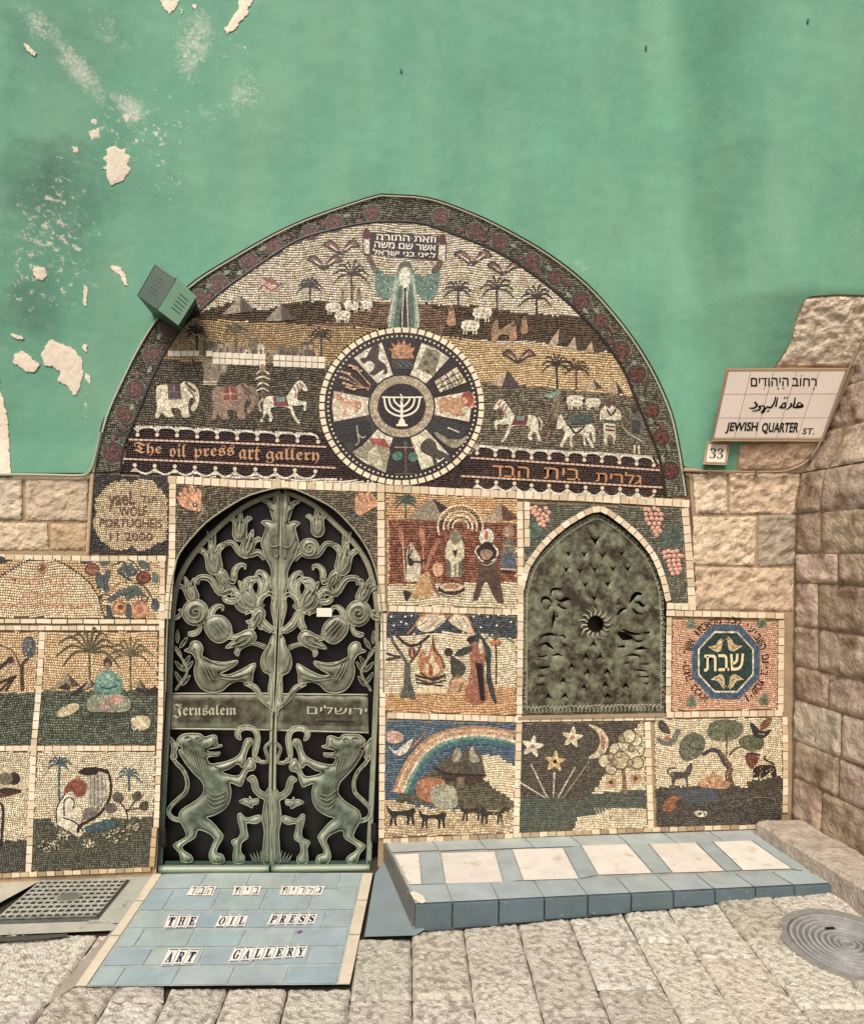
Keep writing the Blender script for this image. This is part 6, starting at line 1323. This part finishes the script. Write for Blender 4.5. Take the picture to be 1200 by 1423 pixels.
# tulips, leaves and stems (left leaf coordinates, mirrored onto the right one)
tulip(436, 285, 76, 2, both=False); tulip(478, 372, 74, 18, both=False); tulip(303, 440, 86, -10); tulip(360, 552, 60, 150)
tulip(190, 598, 70, -22); tulip(470, 625, 84, -30, both=True); tulip(438, 850, 82, -115); tulip(520, 745, 60, -155, both=False)
tulip(axD(285)+178, 270, 70, -4, side=1, both=False); rosette(775, 395, 48, 1, both=False)
curl(535, 580, 62, 0); curl(505, 735, 62, 10); curl(420, 500, 52, 20, fl=-1); curl(470, 560, 48, 30, fl=-1); curl(400, 650, 50, 95)
rosette(218, 710, 64)
curl(310, 700, 52, 25, fl=-1); curl(225, 800, 46, 60); curl(135, 725, 34, 60)
orn('seed_pod', 'D1', [(270, 745), (310, 725), (355, 730), (390, 770), (395, 815), (365, 850), (320, 858), (280, 825), (262, 785)], 0, [([(300, 755), (330, 790), (360, 830)], 1), ([(315, 745), (345, 780), (372, 815)], 1), ([(330, 740), (358, 768), (382, 795)], 1), ([(290, 770), (315, 805), (335, 840)], 1)])
vine([(560, 445), (525, 415), (490, 425), (440, 420), (400, 370), (365, 372)], (26, 30, 18)); vine([(545, 660), (500, 690), (440, 680), (400, 600), (340, 610), (290, 545), (235, 540), (225, 570)], (40, 46, 40, 26, 20)); vine([(590, 800), (540, 770), (510, 700)], (26, 20)); vine([(560, 880), (520, 865), (480, 860)], (22, 14))
vine([(365, 375), (330, 390), (310, 430)], (22, 16)); vine([(400, 820), (370, 815), (360, 850)], (20, 14))
for a in ((285, 350), (300, 340), (312, 350)): vine([(298, 400), (a[0]+2, 375), (a[0]-(295-a[0])*.4-5, 310)], (5, 5), name='stamen', h=.010, ribs=False)
# olive sprays beside the birds
for pts in ([(120, 1090), (175, 1010), (165, 960), (120, 890)],): vine(pts, (8, 6), name='olive_sprig', h=.012, ribs=False)
for x, y, a in ((130, 830, 0), (158, 860, 35), (135, 905, -30), (172, 950, 35), (140, 975, -40), (185, 975, 40), (135, 1030, -30), (170, 1045, 40)):
    r = math.radians(a); L = [(0, 30), (9, 8), (6, -22), (0, -34), (-6, -22), (-9, 8)]
    orn('olive_leaf', 'D1', [(x+u*math.cos(r)-v*math.sin(r), y+u*math.sin(r)+v*math.cos(r)) for u, v in L], 0, h=.012, rim=True, rimw=.8, step=5)
# birds
orn('bird', 'D1', [(163, 897), (188, 882), (196, 860), (215, 850), (240, 858), (254, 885), (250, 915), (258, 935), (300, 948), (360, 955), (420, 945), (418, 965), (370, 995), (340, 1010), (380, 1016), (440, 992), (510, 958), (500, 1010), (490, 1055), (430, 1045), (385, 1062), (350, 1092), (300, 1102), (250, 1085), (220, 1040), (212, 990), (222, 950), (205, 915), (185, 905)], 0,
    [([(245, 930), (262, 985), (290, 1045)], 1.2), ([(262, 945), (280, 990), (305, 1040)], 1.2), ([(280, 950), (296, 985), (312, 1020)], 1.2), ([(255, 925), (330, 962), (415, 950)], 1.6), ([(330, 1015), (400, 1025), (490, 1000)], 1.2), ([(330, 1030), (400, 1040), (485, 1025)], 1.1), ([(205, 880), (211, 885), (205, 888)], 1.3)], h=.034, R=11)
# palmette at the plate
orn('pointed_leaf', 'D2', [(455, 38), (480, 28), (520, 48), (545, 90), (575, 120), (592, 60), (585, 0), (600, -20), (602, 160), (590, 160), (560, 140), (530, 110), (505, 70), (480, 52)], 0, [([(490, 42), (530, 80), (570, 135)], 1.3)])
# horn, claws, lower tree
orn('horn', 'D2', [(440, 312), (418, 300), (412, 272), (435, 245), (480, 240), (520, 258), (535, 300), (528, 350), (515, 400), (530, 410), (555, 415), (520, 420), (500, 400), (500, 350), (510, 300), (495, 268), (460, 262), (438, 275), (440, 295)], 0, h=.026)
vine([(520, 400), (540, 420), (575, 410), (560, 350), (590, 320)], (16, 12), zn='D2', name='curled_stem')
orn('lower_tree', 'D2', [(470, 505), (500, 485), (520, 510), (530, 550), (560, 570), (590, 560), (592, 905), (545, 905), (548, 850), (556, 760), (545, 700), (552, 640), (556, 605), (530, 592), (500, 560), (490, 520)], 0, [([(568, 620), (574, 760), (570, 880)], 1.2)], body='5c4a38', h=.016)
orn('fish', 'D2', [(432, 615), (460, 600), (480, 603), (485, 588), (495, 603), (525, 600), (522, 625), (500, 630), (495, 645), (470, 632)], 0, h=.016, R=4)
orn('clawed_branch', 'D2', [(425, 682), (440, 672), (470, 695), (530, 680), (540, 705), (510, 722), (470, 718), (468, 745), (475, 790), (445, 815), (440, 860), (458, 885), (450, 915), (410, 915), (402, 880), (408, 840), (395, 808), (430, 790), (440, 760), (430, 720)], 0, [([(450, 700), (455, 770), (425, 810), (425, 890)], 1.3)], h=.02)
for i in range(6):
    x = 500+i*14; orn('grass_blade', 'D2', [(x, 908), (x-16+i*3, 850+abs(i-3)*6), (x+10, 908)], 0, h=.018, rim=True, rimw=.8, sm=False, step=6, ro=.004)
# lions
orn('lion', 'D2', [(128, 312), (150, 288), (185, 280), (240, 282), (262, 298), (300, 288), (322, 295), (326, 330), (348, 338), (335, 348), (290, 355), (278, 368), (320, 372), (338, 372), (330, 390), (300, 392), (275, 400), (290, 428), (330, 426), (385, 412), (425, 390), (445, 360), (455, 325), (468, 306), (492, 305), (498, 325), (478, 352), (465, 390), (460, 430), (445, 446), (425, 428), (380, 455), (345, 466), (370, 480), (425, 488), (450, 460), (470, 420), (482, 400), (500, 410), (512, 440), (500, 460), (472, 468), (455, 510), (440, 538), (415, 530), (385, 522), (392, 560), (385, 610), (360, 650), (310, 680), (272, 692), (300, 715), (345, 768), (352, 790), (325, 840), (322, 865), (350, 875), (360, 900), (350, 916), (305, 916), (285, 880), (300, 830), (312, 800), (285, 770), (230, 752), (215, 790), (160, 825), (155, 850), (195, 878), (205, 900), (190, 912), (152, 908), (138, 865), (110, 832), (125, 815), (172, 785), (160, 740), (138, 700), (150, 655), (220, 610), (258, 568), (252, 520), (215, 480), (180, 440), (150, 395), (136, 365), (155, 352), (135, 335)], 0,
    [([(160, 300), (180, 292), (200, 305), (180, 315)], 1.1), ([(212, 305), (228, 296), (245, 306), (228, 314)], 1.1), ([(300, 300), (300, 330), (270, 350)], 1.2), ([(285, 355), (310, 352), (340, 342)], 1.4), ([(285, 372), (310, 378), (335, 376)], 1.2)]+
    [([(165+i*16, 350+i*9), (180+i*15, 400+i*6), (205+i*12, 440+i*7)], 1.2) for i in range(7)]+[([(150+i*14, 330+i*14), (160+i*14, 370+i*12), (182+i*12, 410+i*11)], 1.1) for i in range(5)]+
    [([(265+i*4, 560+i*24-10), (310, 592+i*22-10), (365, 575+i*20-10)], 1.3) for i in range(4)]+
    [([(335, 885), (340, 912)], 1), ([(322, 885), (325, 912)], 1), ([(170, 885), (175, 908)], 1), ([(470, 320), (485, 335)], 1), ([(476, 312), (493, 322)], 1), ([(480, 420), (500, 440)], 1), ([(230, 700), (250, 730), (300, 760)], 1.2), ([(310, 440), (350, 445), (410, 420)], 1.2)], h=.040, R=12, step=3.2)
orn('lion_tail', 'D2', ribbon(smooth([(150, 705), (112, 698), (88, 672), (95, 640), (135, 600), (170, 565), (178, 515), (160, 465), (125, 425), (100, 390)], False, 4), (20, 18, 16, 16, 14)), 0, [([(112, 690), (96, 655), (140, 598), (172, 550), (168, 490), (130, 435)], 1.1)], h=.02, sm=False)
orn('tail_tuft', 'D2', [(92, 298), (115, 318), (132, 345), (122, 370), (128, 395), (105, 410), (98, 390), (102, 350)], 0, [([(98, 310), (112, 350), (112, 395)], 1)], h=.02)
# hinges and paper label
for x, y in ((231, 872), (530, 880), (227, 1165), (519, 1158)):
    mb = MB(); puff(mb, [(x-4, y-14), (x+4, y-14), (x+4.5, y+12), (x-4, y+12)], W, -.01, .022, C('2a1a14'), step=4, R=3, edge=.015); mb.build('hinge', 'iron', door)
mb = MB(); slab(mb, [(440, 845), (461, 845), (461, 857), (440, 857)], DW, .030, .033, C('eee2cc'))
mb.build('paper_label', 'ceramic', door)
# ================================================================== WINDOW SHUTTER
WO = -.030
win = root('window_shutter', W(828, 992, WO), 'arched bronze window shutter pierced with small bird shapes round a dark sun', 'shutter')
def WW(x, y, o=0.0): return W(x, y, WO+o)
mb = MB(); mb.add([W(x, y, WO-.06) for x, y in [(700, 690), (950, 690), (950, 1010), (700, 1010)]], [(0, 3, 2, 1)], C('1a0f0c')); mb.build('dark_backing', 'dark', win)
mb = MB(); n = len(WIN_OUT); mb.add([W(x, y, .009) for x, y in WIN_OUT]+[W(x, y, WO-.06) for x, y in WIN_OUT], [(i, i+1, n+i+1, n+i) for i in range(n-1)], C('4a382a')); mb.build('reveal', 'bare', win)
plate = smooth(pp('P4', '112,1350 112,1100 112,800 118,620 138,530 176,440 258,345 355,255 462,185 560,145 640,185 740,258 830,350 892,442 938,560 958,680 962,900 962,1340'), False, 3)
holes = []
def vh(x, y, s_, up=False):
    k = -1 if up else 1
    holes.append(px('P4', [(x, y+k*s_*1.0), (x-s_*.34, y+k*s_*.1), (x-s_*1.1, y-k*s_*.85), (x, y-k*s_*.2), (x+s_*1.1, y-k*s_*.9), (x+s_*.36, y+k*s_*.1)]))
vh(545, 305, 34)
for x, y in ((385, 385), (480, 388), (590, 396), (703, 383), (372, 480), (455, 487), (543, 480), (652, 474), (740, 476), (485, 570), (620, 567), (540, 650)): vh(x, y, 22)
for x, y in ((535, 925), (490, 1000), (575, 1002), (405, 1058), (500, 1095), (618, 1090), (352, 1145), (478, 1182), (607, 1170), (728, 1175), (265, 1238), (365, 1235), (620, 1235)): vh(x, y, 24, True)
def wv(pts, w): holes.append(ribbon(smooth(px('P4', pts), False, 3), tuple(a*.23196*1.5 for a in w)))
for pts, w in (([(278, 640), (285, 605), (320, 595), (345, 605)], (3, 12, 3)), ([(225, 685), (230, 655), (262, 652), (290, 680)], (3, 14, 3)), ([(310, 655), (340, 668), (375, 655), (395, 665)], (3, 16, 3)), ([(262, 720), (270, 700), (285, 692)], (3, 8, 3)), ([(320, 690), (350, 710), (375, 716)], (3, 9, 3)), ([(288, 825), (296, 770), (300, 735)], (3, 12, 3)), ([(315, 765), (322, 755)], (8, 8)),
    ([(750, 680), (770, 650), (790, 625), (825, 628)], (5, 18, 10)), ([(672, 690), (690, 684)], (4, 8)), ([(782, 675), (810, 680), (830, 698), (850, 692)], (4, 14, 3)), ([(675, 755), (700, 725), (735, 710)], (4, 13, 4)), ([(768, 715), (795, 740), (835, 748)], (4, 10, 3)),
    ([(215, 885), (265, 868), (320, 876)], (3, 12, 3)), ([(330, 872), (352, 876), (370, 892)], (3, 8, 3)), ([(215, 940), (250, 922), (275, 940), (298, 955)], (3, 14, 3)), ([(340, 920), (370, 940)], (3, 6)), ([(200, 1003), (240, 1000), (258, 992)], (3, 7, 3)), ([(285, 1000), (320, 988), (350, 998)], (3, 9, 3)), ([(205, 1072), (235, 1068), (280, 1062)], (4, 10, 3)), ([(205, 1120), (242, 1118)], (3, 6)), ([(195, 1170), (235, 1172)], (3, 6)),
    ([(680, 855), (720, 880), (770, 892)], (10, 34, 6)), ([(705, 838), (760, 862), (820, 868)], (4, 12, 4)), ([(770, 892), (800, 910), (835, 905)], (3, 9, 3)), ([(835, 862), (872, 857)], (4, 10)), ([(675, 945), (722, 940)], (4, 12)), ([(785, 960), (820, 950), (855, 955)], (4, 14, 3)), ([(735, 998), (775, 990), (822, 1002)], (3, 10, 3)), ([(720, 1045), (750, 1036)], (3, 7)), ([(812, 1048), (868, 1046)], (3, 7)), ([(775, 1080), (820, 1084), (860, 1090)], (3, 8, 3)), ([(805, 1122), (868, 1122)], (3, 8)), ([(835, 1162), (865, 1164)], (3, 7))): wv(pts, w)
sunh = []
for i in range(28):
    r = 60 if i % 2 else 46; a = 2*math.pi*i/28; sunh.append((547+r*math.cos(a), 806+r*1.02*math.sin(a)))
holes.append(px('P4', sunh))
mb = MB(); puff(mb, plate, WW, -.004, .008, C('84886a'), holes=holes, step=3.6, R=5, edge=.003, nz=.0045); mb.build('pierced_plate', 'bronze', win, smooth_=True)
mb = MB(); m_ = [(x+(828-x)*.055, y+(880-y)*.045) for x, y in plate]; stroke(mb, m_, 2.0, WW, .004, .005, C('75745a'))
q = resample(m_, 7)
for i, (x, y) in enumerate(q[:-1]):
    a, b = q[i+1]; cx_, cy_ = (x*.985+828*.015, y*.985+880*.015); cx_, cy_ = x+(x-828)*.032, y+(y-880)*.025
    t = [(cx_+3.4*r*math.cos(t_*5+i), cy_+3.4*r*math.sin(t_*5+i)) for t_, r in ((0, .2), (.33, .5), (.66, .8), (1, 1))]; stroke(mb, smooth(t, False, 3), 1.5, WW, .003, .006, C('7d7a60'))
mb.build('scroll_border', 'bronze', win, smooth_=True)
mb = MB(); bb = px('P4', [(140, 1300), (950, 1288)]); 
for i in range(34):
    x, y = px('P4', [(150+i*23.5, 1318-i*.4)])[0]; stroke(mb, smooth([(x-3, y+3*math.sin(i)), (x, y-4), (x+3, y+3), (x+1, y+5)], False, 3), 1.7, WW, .003, .006, C('7d7a60'))
stroke(mb, bb, 2, WW, .003, .005, C('75745a')); mb.build('bottom_frieze', 'bronze', win, smooth_=True)
mb = MB()
for i in range(15):
    a = 2*math.pi*i/15; rr_ = random.uniform(88, 112); pts = [(547+50*math.cos(a), 806+50*math.sin(a)), (547+75*math.cos(a+.12), 806+75*math.sin(a+.12)), (547+rr_*math.cos(a-.08), 806+rr_*math.sin(a-.08))]
    stroke(mb, smooth(px('P4', pts), False, 3), (4.2, 2.6, .8), WW, .004, .010, C('83785c'))
mb.build('sun_rays', 'bronze', win, smooth_=True)
mb = MB(); q = pp('P4', '85,1362 940,1346 960,1350 960,1362 85,1378'); slab(mb, q, W, -.03, .02, C('9c8768')); mb.build('sill', 'bare', win)
for q_, x in ((pp('P4', '96,1350 108,1350 116,620 104,640'), 0),):
    mb = MB(); slab(mb, q_, WW, -.01, .02, C('2c1a12')); mb.build('shadow_strip', 'iron', win)  # dark strip added for the shadow along the left edge of the opening
# ================================================================== SIGNS
sq = px('N6', [(182, 92), (1088, 88), (893, 632), (70, 628)])
sgo = [vout(*W(x, y, .25)[[0, 2]]) for x, y in sq]
SO = {'b': max(.05, float(max(sgo[2], sgo[3])))+.035, 't': float(max(sgo[0], sgo[1]))+.004}
SGN = [W(*sq[0], SO['t']), W(*sq[1], SO['t']), W(*sq[2], SO['b']), W(*sq[3], SO['b'])]
SGN_C = sum(SGN)/4
print('sign', [p.round(3) for p in SGN], SO)
_n = np.cross(SGN[1]-SGN[0], SGN[3]-SGN[0]); _n /= np.linalg.norm(_n); _n = _n if _n[1] < 0 else -_n
_d = _n@SGN_C
def SG(x, y, o=0.0):
    d = ray(x, y); t = (_d+o-_n@CAM)/(_n@d); return CAM+d*t
sign = root('street_sign', SG(1085, 562), 'cream ceramic tile street sign reading JEWISH QUARTER ST. in three scripts, on the vault', 'street sign')
def N(x, y): return px('N6', [(x, y)])[0]
mb = MB(); slab(mb, [N(178, 88), N(1092, 84), N(897, 636), N(66, 632)], SG, -.03, .001, C('a5784f')); mb.build('sign_backing', 'ceramic', sign)
TL, TR, BR, BL = [np.array(N(*p_)) for p_ in ((196, 116), (1062, 112), (886, 606), (86, 606))]
def bil(u, v): return tuple((TL*(1-u)+TR*u)*(1-v)+(BL*(1-u)+BR*u)*v)
us = [0, .19, .385, .58, .775, 1]; vs_ = [0, .34, .70, 1]
for i in range(5):
    for j in range(3):
        a, b, c, d = us[i]+.002, us[i+1]-.002, vs_[j]+.004, vs_[j+1]-.004
        mb = MB(); slab(mb, [bil(a, c), bil(b, c), bil(b, d), bil(a, d)], SG, 0, .006+random.uniform(-.0003, .0003), vary(C('fff0e2'), .03), .0006); mb.build('sign_tile', 'ceramic', sign)
O4 = [np.array(N(*p_)) for p_ in ((182, 92), (1088, 88), (893, 632), (70, 628))]; I4 = [TL, TR, BR, BL]
for k in range(4):
    a, b, c, d = O4[k], O4[(k+1) % 4], I4[(k+1) % 4], I4[k]; n = max(3, int(np.linalg.norm(b-a)/26))
    for i in range(n):
        u, v = i/n, (i+1)/n; q = [a+(b-a)*u, a+(b-a)*v, d+(c-d)*v, d+(c-d)*u]; mb = MB(); slab(mb, [tuple(p_) for p_ in q], SG, 0, .0055, C('e6caa4')); o = mb.build('border_strip', 'ceramic', sign)
        mb = MB(); m0, m1 = (q[0]+q[3])/2, (q[1]+q[2])/2; L = np.linalg.norm(m1-m0); m = max(4, int(L/3.2)); T = (m1-m0)/L; Nn = np.array([-T[1], T[0]])
        for t in range(m):
            p_ = m0+(m1-m0)*(t+.5)/m; stroke(mb, [tuple(p_-T*1.2-Nn*1.0), tuple(p_+Nn*.2), tuple(p_+T*1.2+Nn*1.0)], 1.0, SG, .0058, .0004, C('6a3a26'), False)
        mb.build('braid_pattern', 'ink', o)
def sgt(s_, q, off, shear=0.0, nm='sign_lettering'):
    mb = MB(); text(mb, s_, [N(*p_) for p_ in q], SG, .0070, .0004, C('14100f'), offset=off, shear=shear); mb.build(nm, 'ink', sign)
sgt('םידוהיה', [(360, 160), (640, 158), (640, 222), (360, 224)], .014); sgt('בוחר', [(668, 160), (850, 165), (848, 222), (666, 222)], .014)
mb = MB()
for x, y in ((460, 238), (563, 236), (563, 245), (828, 236), (828, 246), (736, 145)): 
    q = [N(x-4, y-4), N(x+4, y-4), N(x+4, y+4), N(x-4, y+4)]; slab(mb, q, SG, .0065, .0074, C('14100f'))
slab(mb, [N(594, 235), N(610, 234), N(610, 239), N(594, 240)], SG, .0065, .0074, C('14100f')); mb.build('vowel_points', 'ink', sign)
# arabic line drawn as brush strokes
mb = MB()
for pts, w in (([(735, 350), (715, 345), (702, 368), (738, 372), (735, 358), (742, 372), (690, 380), (672, 372)], (8, 14, 18, 10)), ([(672, 375), (684, 345), (688, 305)], (16, 13, 9)), ([(660, 345), (655, 372), (622, 398)], (14, 15, 5)),
    ([(625, 345), (600, 350), (588, 370), (575, 378), (600, 382), (618, 370), (610, 350)], (9, 12, 14, 10)), ([(606, 318), (612, 300)], (8, 8)), ([(624, 316), (632, 300)], (8, 8)), ([(545, 375), (552, 340), (560, 305)], (15, 12, 9)),
    ([(545, 300), (535, 340), (515, 375), (495, 380), (480, 372)], (10, 13, 14, 10)), ([(480, 372), (472, 388), (455, 395), (440, 420), (462, 405), (460, 372), (440, 368)], (9, 13, 12, 9)), ([(498, 403), (480, 410)], (9, 9)), ([(440, 370), (420, 372), (430, 385), (420, 398), (370, 408)], (9, 14, 14, 6)), ([(388, 338), (405, 362), (385, 384), (350, 384)], (14, 16, 14, 7))):
    stroke(mb, smooth([N(*p_) for p_ in pts], False, 5), tuple(a*.1875 for a in w), SG, .0068, .0006, C('14100f'), False)
mb.build('arabic_lettering', 'ink', sign)
sgt('JEWISH', [(184, 490), (416, 487), (404, 577), (168, 574)], .034, .0); sgt('QUARTER', [(446, 493), (724, 490), (706, 580), (437, 578)], .034); sgt('ST.', [(745, 534), (834, 532), (830, 580), (740, 578)], .016, .12)
# number plate 33
def NS(x, y, o=0.0): return W(x, y, .055+o)
num = root('number_plate', NS(995, 631), 'small white ceramic house number tile reading 33 with a brown border', 'house number')
mb = MB(); slab(mb, [N(37, 634), N(208, 640), N(178, 806), N(8, 800)], NS, -.06, .004, C('d8c4a4')); mb.build('plate', 'ceramic', num)
mb = MB()
for a, b in (((42, 642), (196, 648)), ((196, 648), (172, 796)), ((172, 796), (20, 790)), ((20, 790), (42, 642))):
    stroke(mb, resample([N(*a), N(*b)], 3), 1.6, NS, .004, .0012, C('b07c50'), False)
mb.build('brown_border', 'ink', num)
mb = MB(); slab(mb, [N(50, 652), N(188, 657), N(166, 788), N(30, 782)], NS, .003, .006, C('f4ead8'), .0006); mb.build('white_tile', 'ceramic', num)
mb = MB(); text(mb, '𝟑𝟑', [N(62, 680), N(160, 684), N(152, 760), N(52, 756)], NS, .0064, .0005, C('1a1714'), offset=-.012); mb.build('digits', 'ink', num)
# ================================================================== CABLES
cbl = root('wall_cable', W(1050, 655), 'thin pale cable running under the street sign and curving up beside the right wall', 'cable')
pts = smooth([(948, 654), (975, 654.5), (1010, 655), (1050, 656), (1085, 655), (1105, 650), (1120, 641), (1133, 625), (1143, 606), (1155, 575), (1168, 540), (1180, 510), (1192, 484), (1206, 455), (1240, 400)], False, 4)
def cabf(x, y):
    if y > 640: return V(x, y, .030)
    return V(x, y, .030+.0*(640-y))
mb = MB(); tube3(mb, [cabf(x, y) for x, y in pts], .0055, C('a08a70')); mb.build('cable_sheath', 'paint', cbl)
mb = MB()
for x, y in ((985, 655), (1050, 656), (1125, 636)): slab(mb, [(x-1.5, y-4), (x+1.5, y-4), (x+1.5, y+4), (x-1.5, y+4)], V, .01, .040, C('8a7a62'))
mb.build('cable_clip', 'iron', cbl, kind='stuff')
cb2 = root('wall_cable', W(60, 658), 'pale painted cable along the foot of the green plaster at far left', 'cable')
pts = smooth([(-190, 659), (0, 659.5), (60, 660), (110, 661), (124, 656), (131, 640), (140, 600)], False, 4)
mb = MB(); tube3(mb, [V(x, y, .022) for x, y in pts], .007, C('9aa386')); mb.build('cable_sheath', 'paint', cb2)
cb3 = root('wall_cable', W(126, 700), 'upright mortar coloured conduit between the left stones and the signature mosaic', 'conduit')
mb = MB(); tube3(mb, [W(x, y, .012) for x, y in smooth([(129, 658), (126, 700), (124, 735), (122, 768)], False, 4)], .009, C('c2a680')); mb.build('conduit_tube', 'bare', cb3)
cb4 = root('plaster_edge', W(957, 760), 'narrow dark mortar edge between the window mosaic and the rough stones', 'mortar edge')
mb = MB(); stroke(mb, [(953, 660), (958, 720), (961, 780), (967, 845)], 7, W, -.004, .008, C('6a5440')); mb.build('mortar_strip', 'mortar', cb4)
# ================================================================== LAMP BOX
F1 = [(216, 366, .20), (246.5, 387, .24), (220, 431, .24), (190.5, 410, .20)]
F2 = [(246.5, 387, .24), (272.5, 412, .17), (247.5, 452, .17), (220, 431, .24)]
lamp = root('wall_light_box', W(245, 405), 'green painted louvred box fixed over the left side of the arch border', 'wall light')
def facefn(F):
    Pq = [W(x, y, o) for x, y, o in F]; nn = np.cross(Pq[1]-Pq[0], Pq[3]-Pq[0]); nn /= np.linalg.norm(nn); nn = nn if nn[1] < 0 else -nn
    return lambda u, v, o=0.0: (Pq[0]*(1-u)+Pq[1]*u)*(1-v)+(Pq[3]*(1-u)+Pq[2]*u)*v+nn*o
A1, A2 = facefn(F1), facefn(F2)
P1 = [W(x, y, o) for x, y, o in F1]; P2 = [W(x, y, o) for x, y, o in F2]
bk = [np.array([p_[0]*1.0+.02, -.004, p_[2]-.02]) for p_ in (P1[0], P1[3])]; bk2 = [np.array([p_[0]-.03, -.004, p_[2]+.02]) for p_ in (P2[1], P2[2])]
mb = MB(); vs = [P1[0], P1[1], P2[1], P1[3], P1[2], P2[2], bk[0], bk2[0], bk[1], bk2[1]]
mb.add(vs, [(0, 1, 2, 7, 6), (3, 4, 5, 9, 8), (0, 3, 8, 6), (2, 5, 9, 7)], C('3a604c')); mb.build('housing', 'paint', lamp)
RR = [(.05, 0), (.95, 0), (1, .06), (1, .94), (.95, 1), (.05, 1), (0, .92), (0, .08)]
mb = MB(); slab(mb, RR, A1, -.004, .004, C('2a4c3a')); stroke(mb, [(.03, .97), (.03, .03), (.97, .03)], .035, A1, .003, .004, C('5f8f74'), False); mb.build('shaded_face', 'paint', lamp)  # same green box, left face tinted dark as its shaded side
mb = MB(); slab(mb, [(0, 0), (1, 0), (1, 1), (0, 1)], A2, -.004, .004, C('a0dcb4')); mb.build('lit_face', 'paint', lamp)  # right face tinted pale as the side the light falls on
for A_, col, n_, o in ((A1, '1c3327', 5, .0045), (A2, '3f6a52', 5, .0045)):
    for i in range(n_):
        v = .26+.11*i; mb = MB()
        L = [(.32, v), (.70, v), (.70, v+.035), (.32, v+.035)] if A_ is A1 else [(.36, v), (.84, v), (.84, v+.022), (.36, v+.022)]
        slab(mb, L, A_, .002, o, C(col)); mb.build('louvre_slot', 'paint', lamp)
# small screw and nick marks on the plaster
for x, y in ((557, 97), (897, 65), (1122, 28)):
    mb = MB(); slab(mb, ell(x, y, 1.6, 2.6, 7), V, .008, .016, C('3f5f50')); mb.build('old_nail', 'iron', vault)
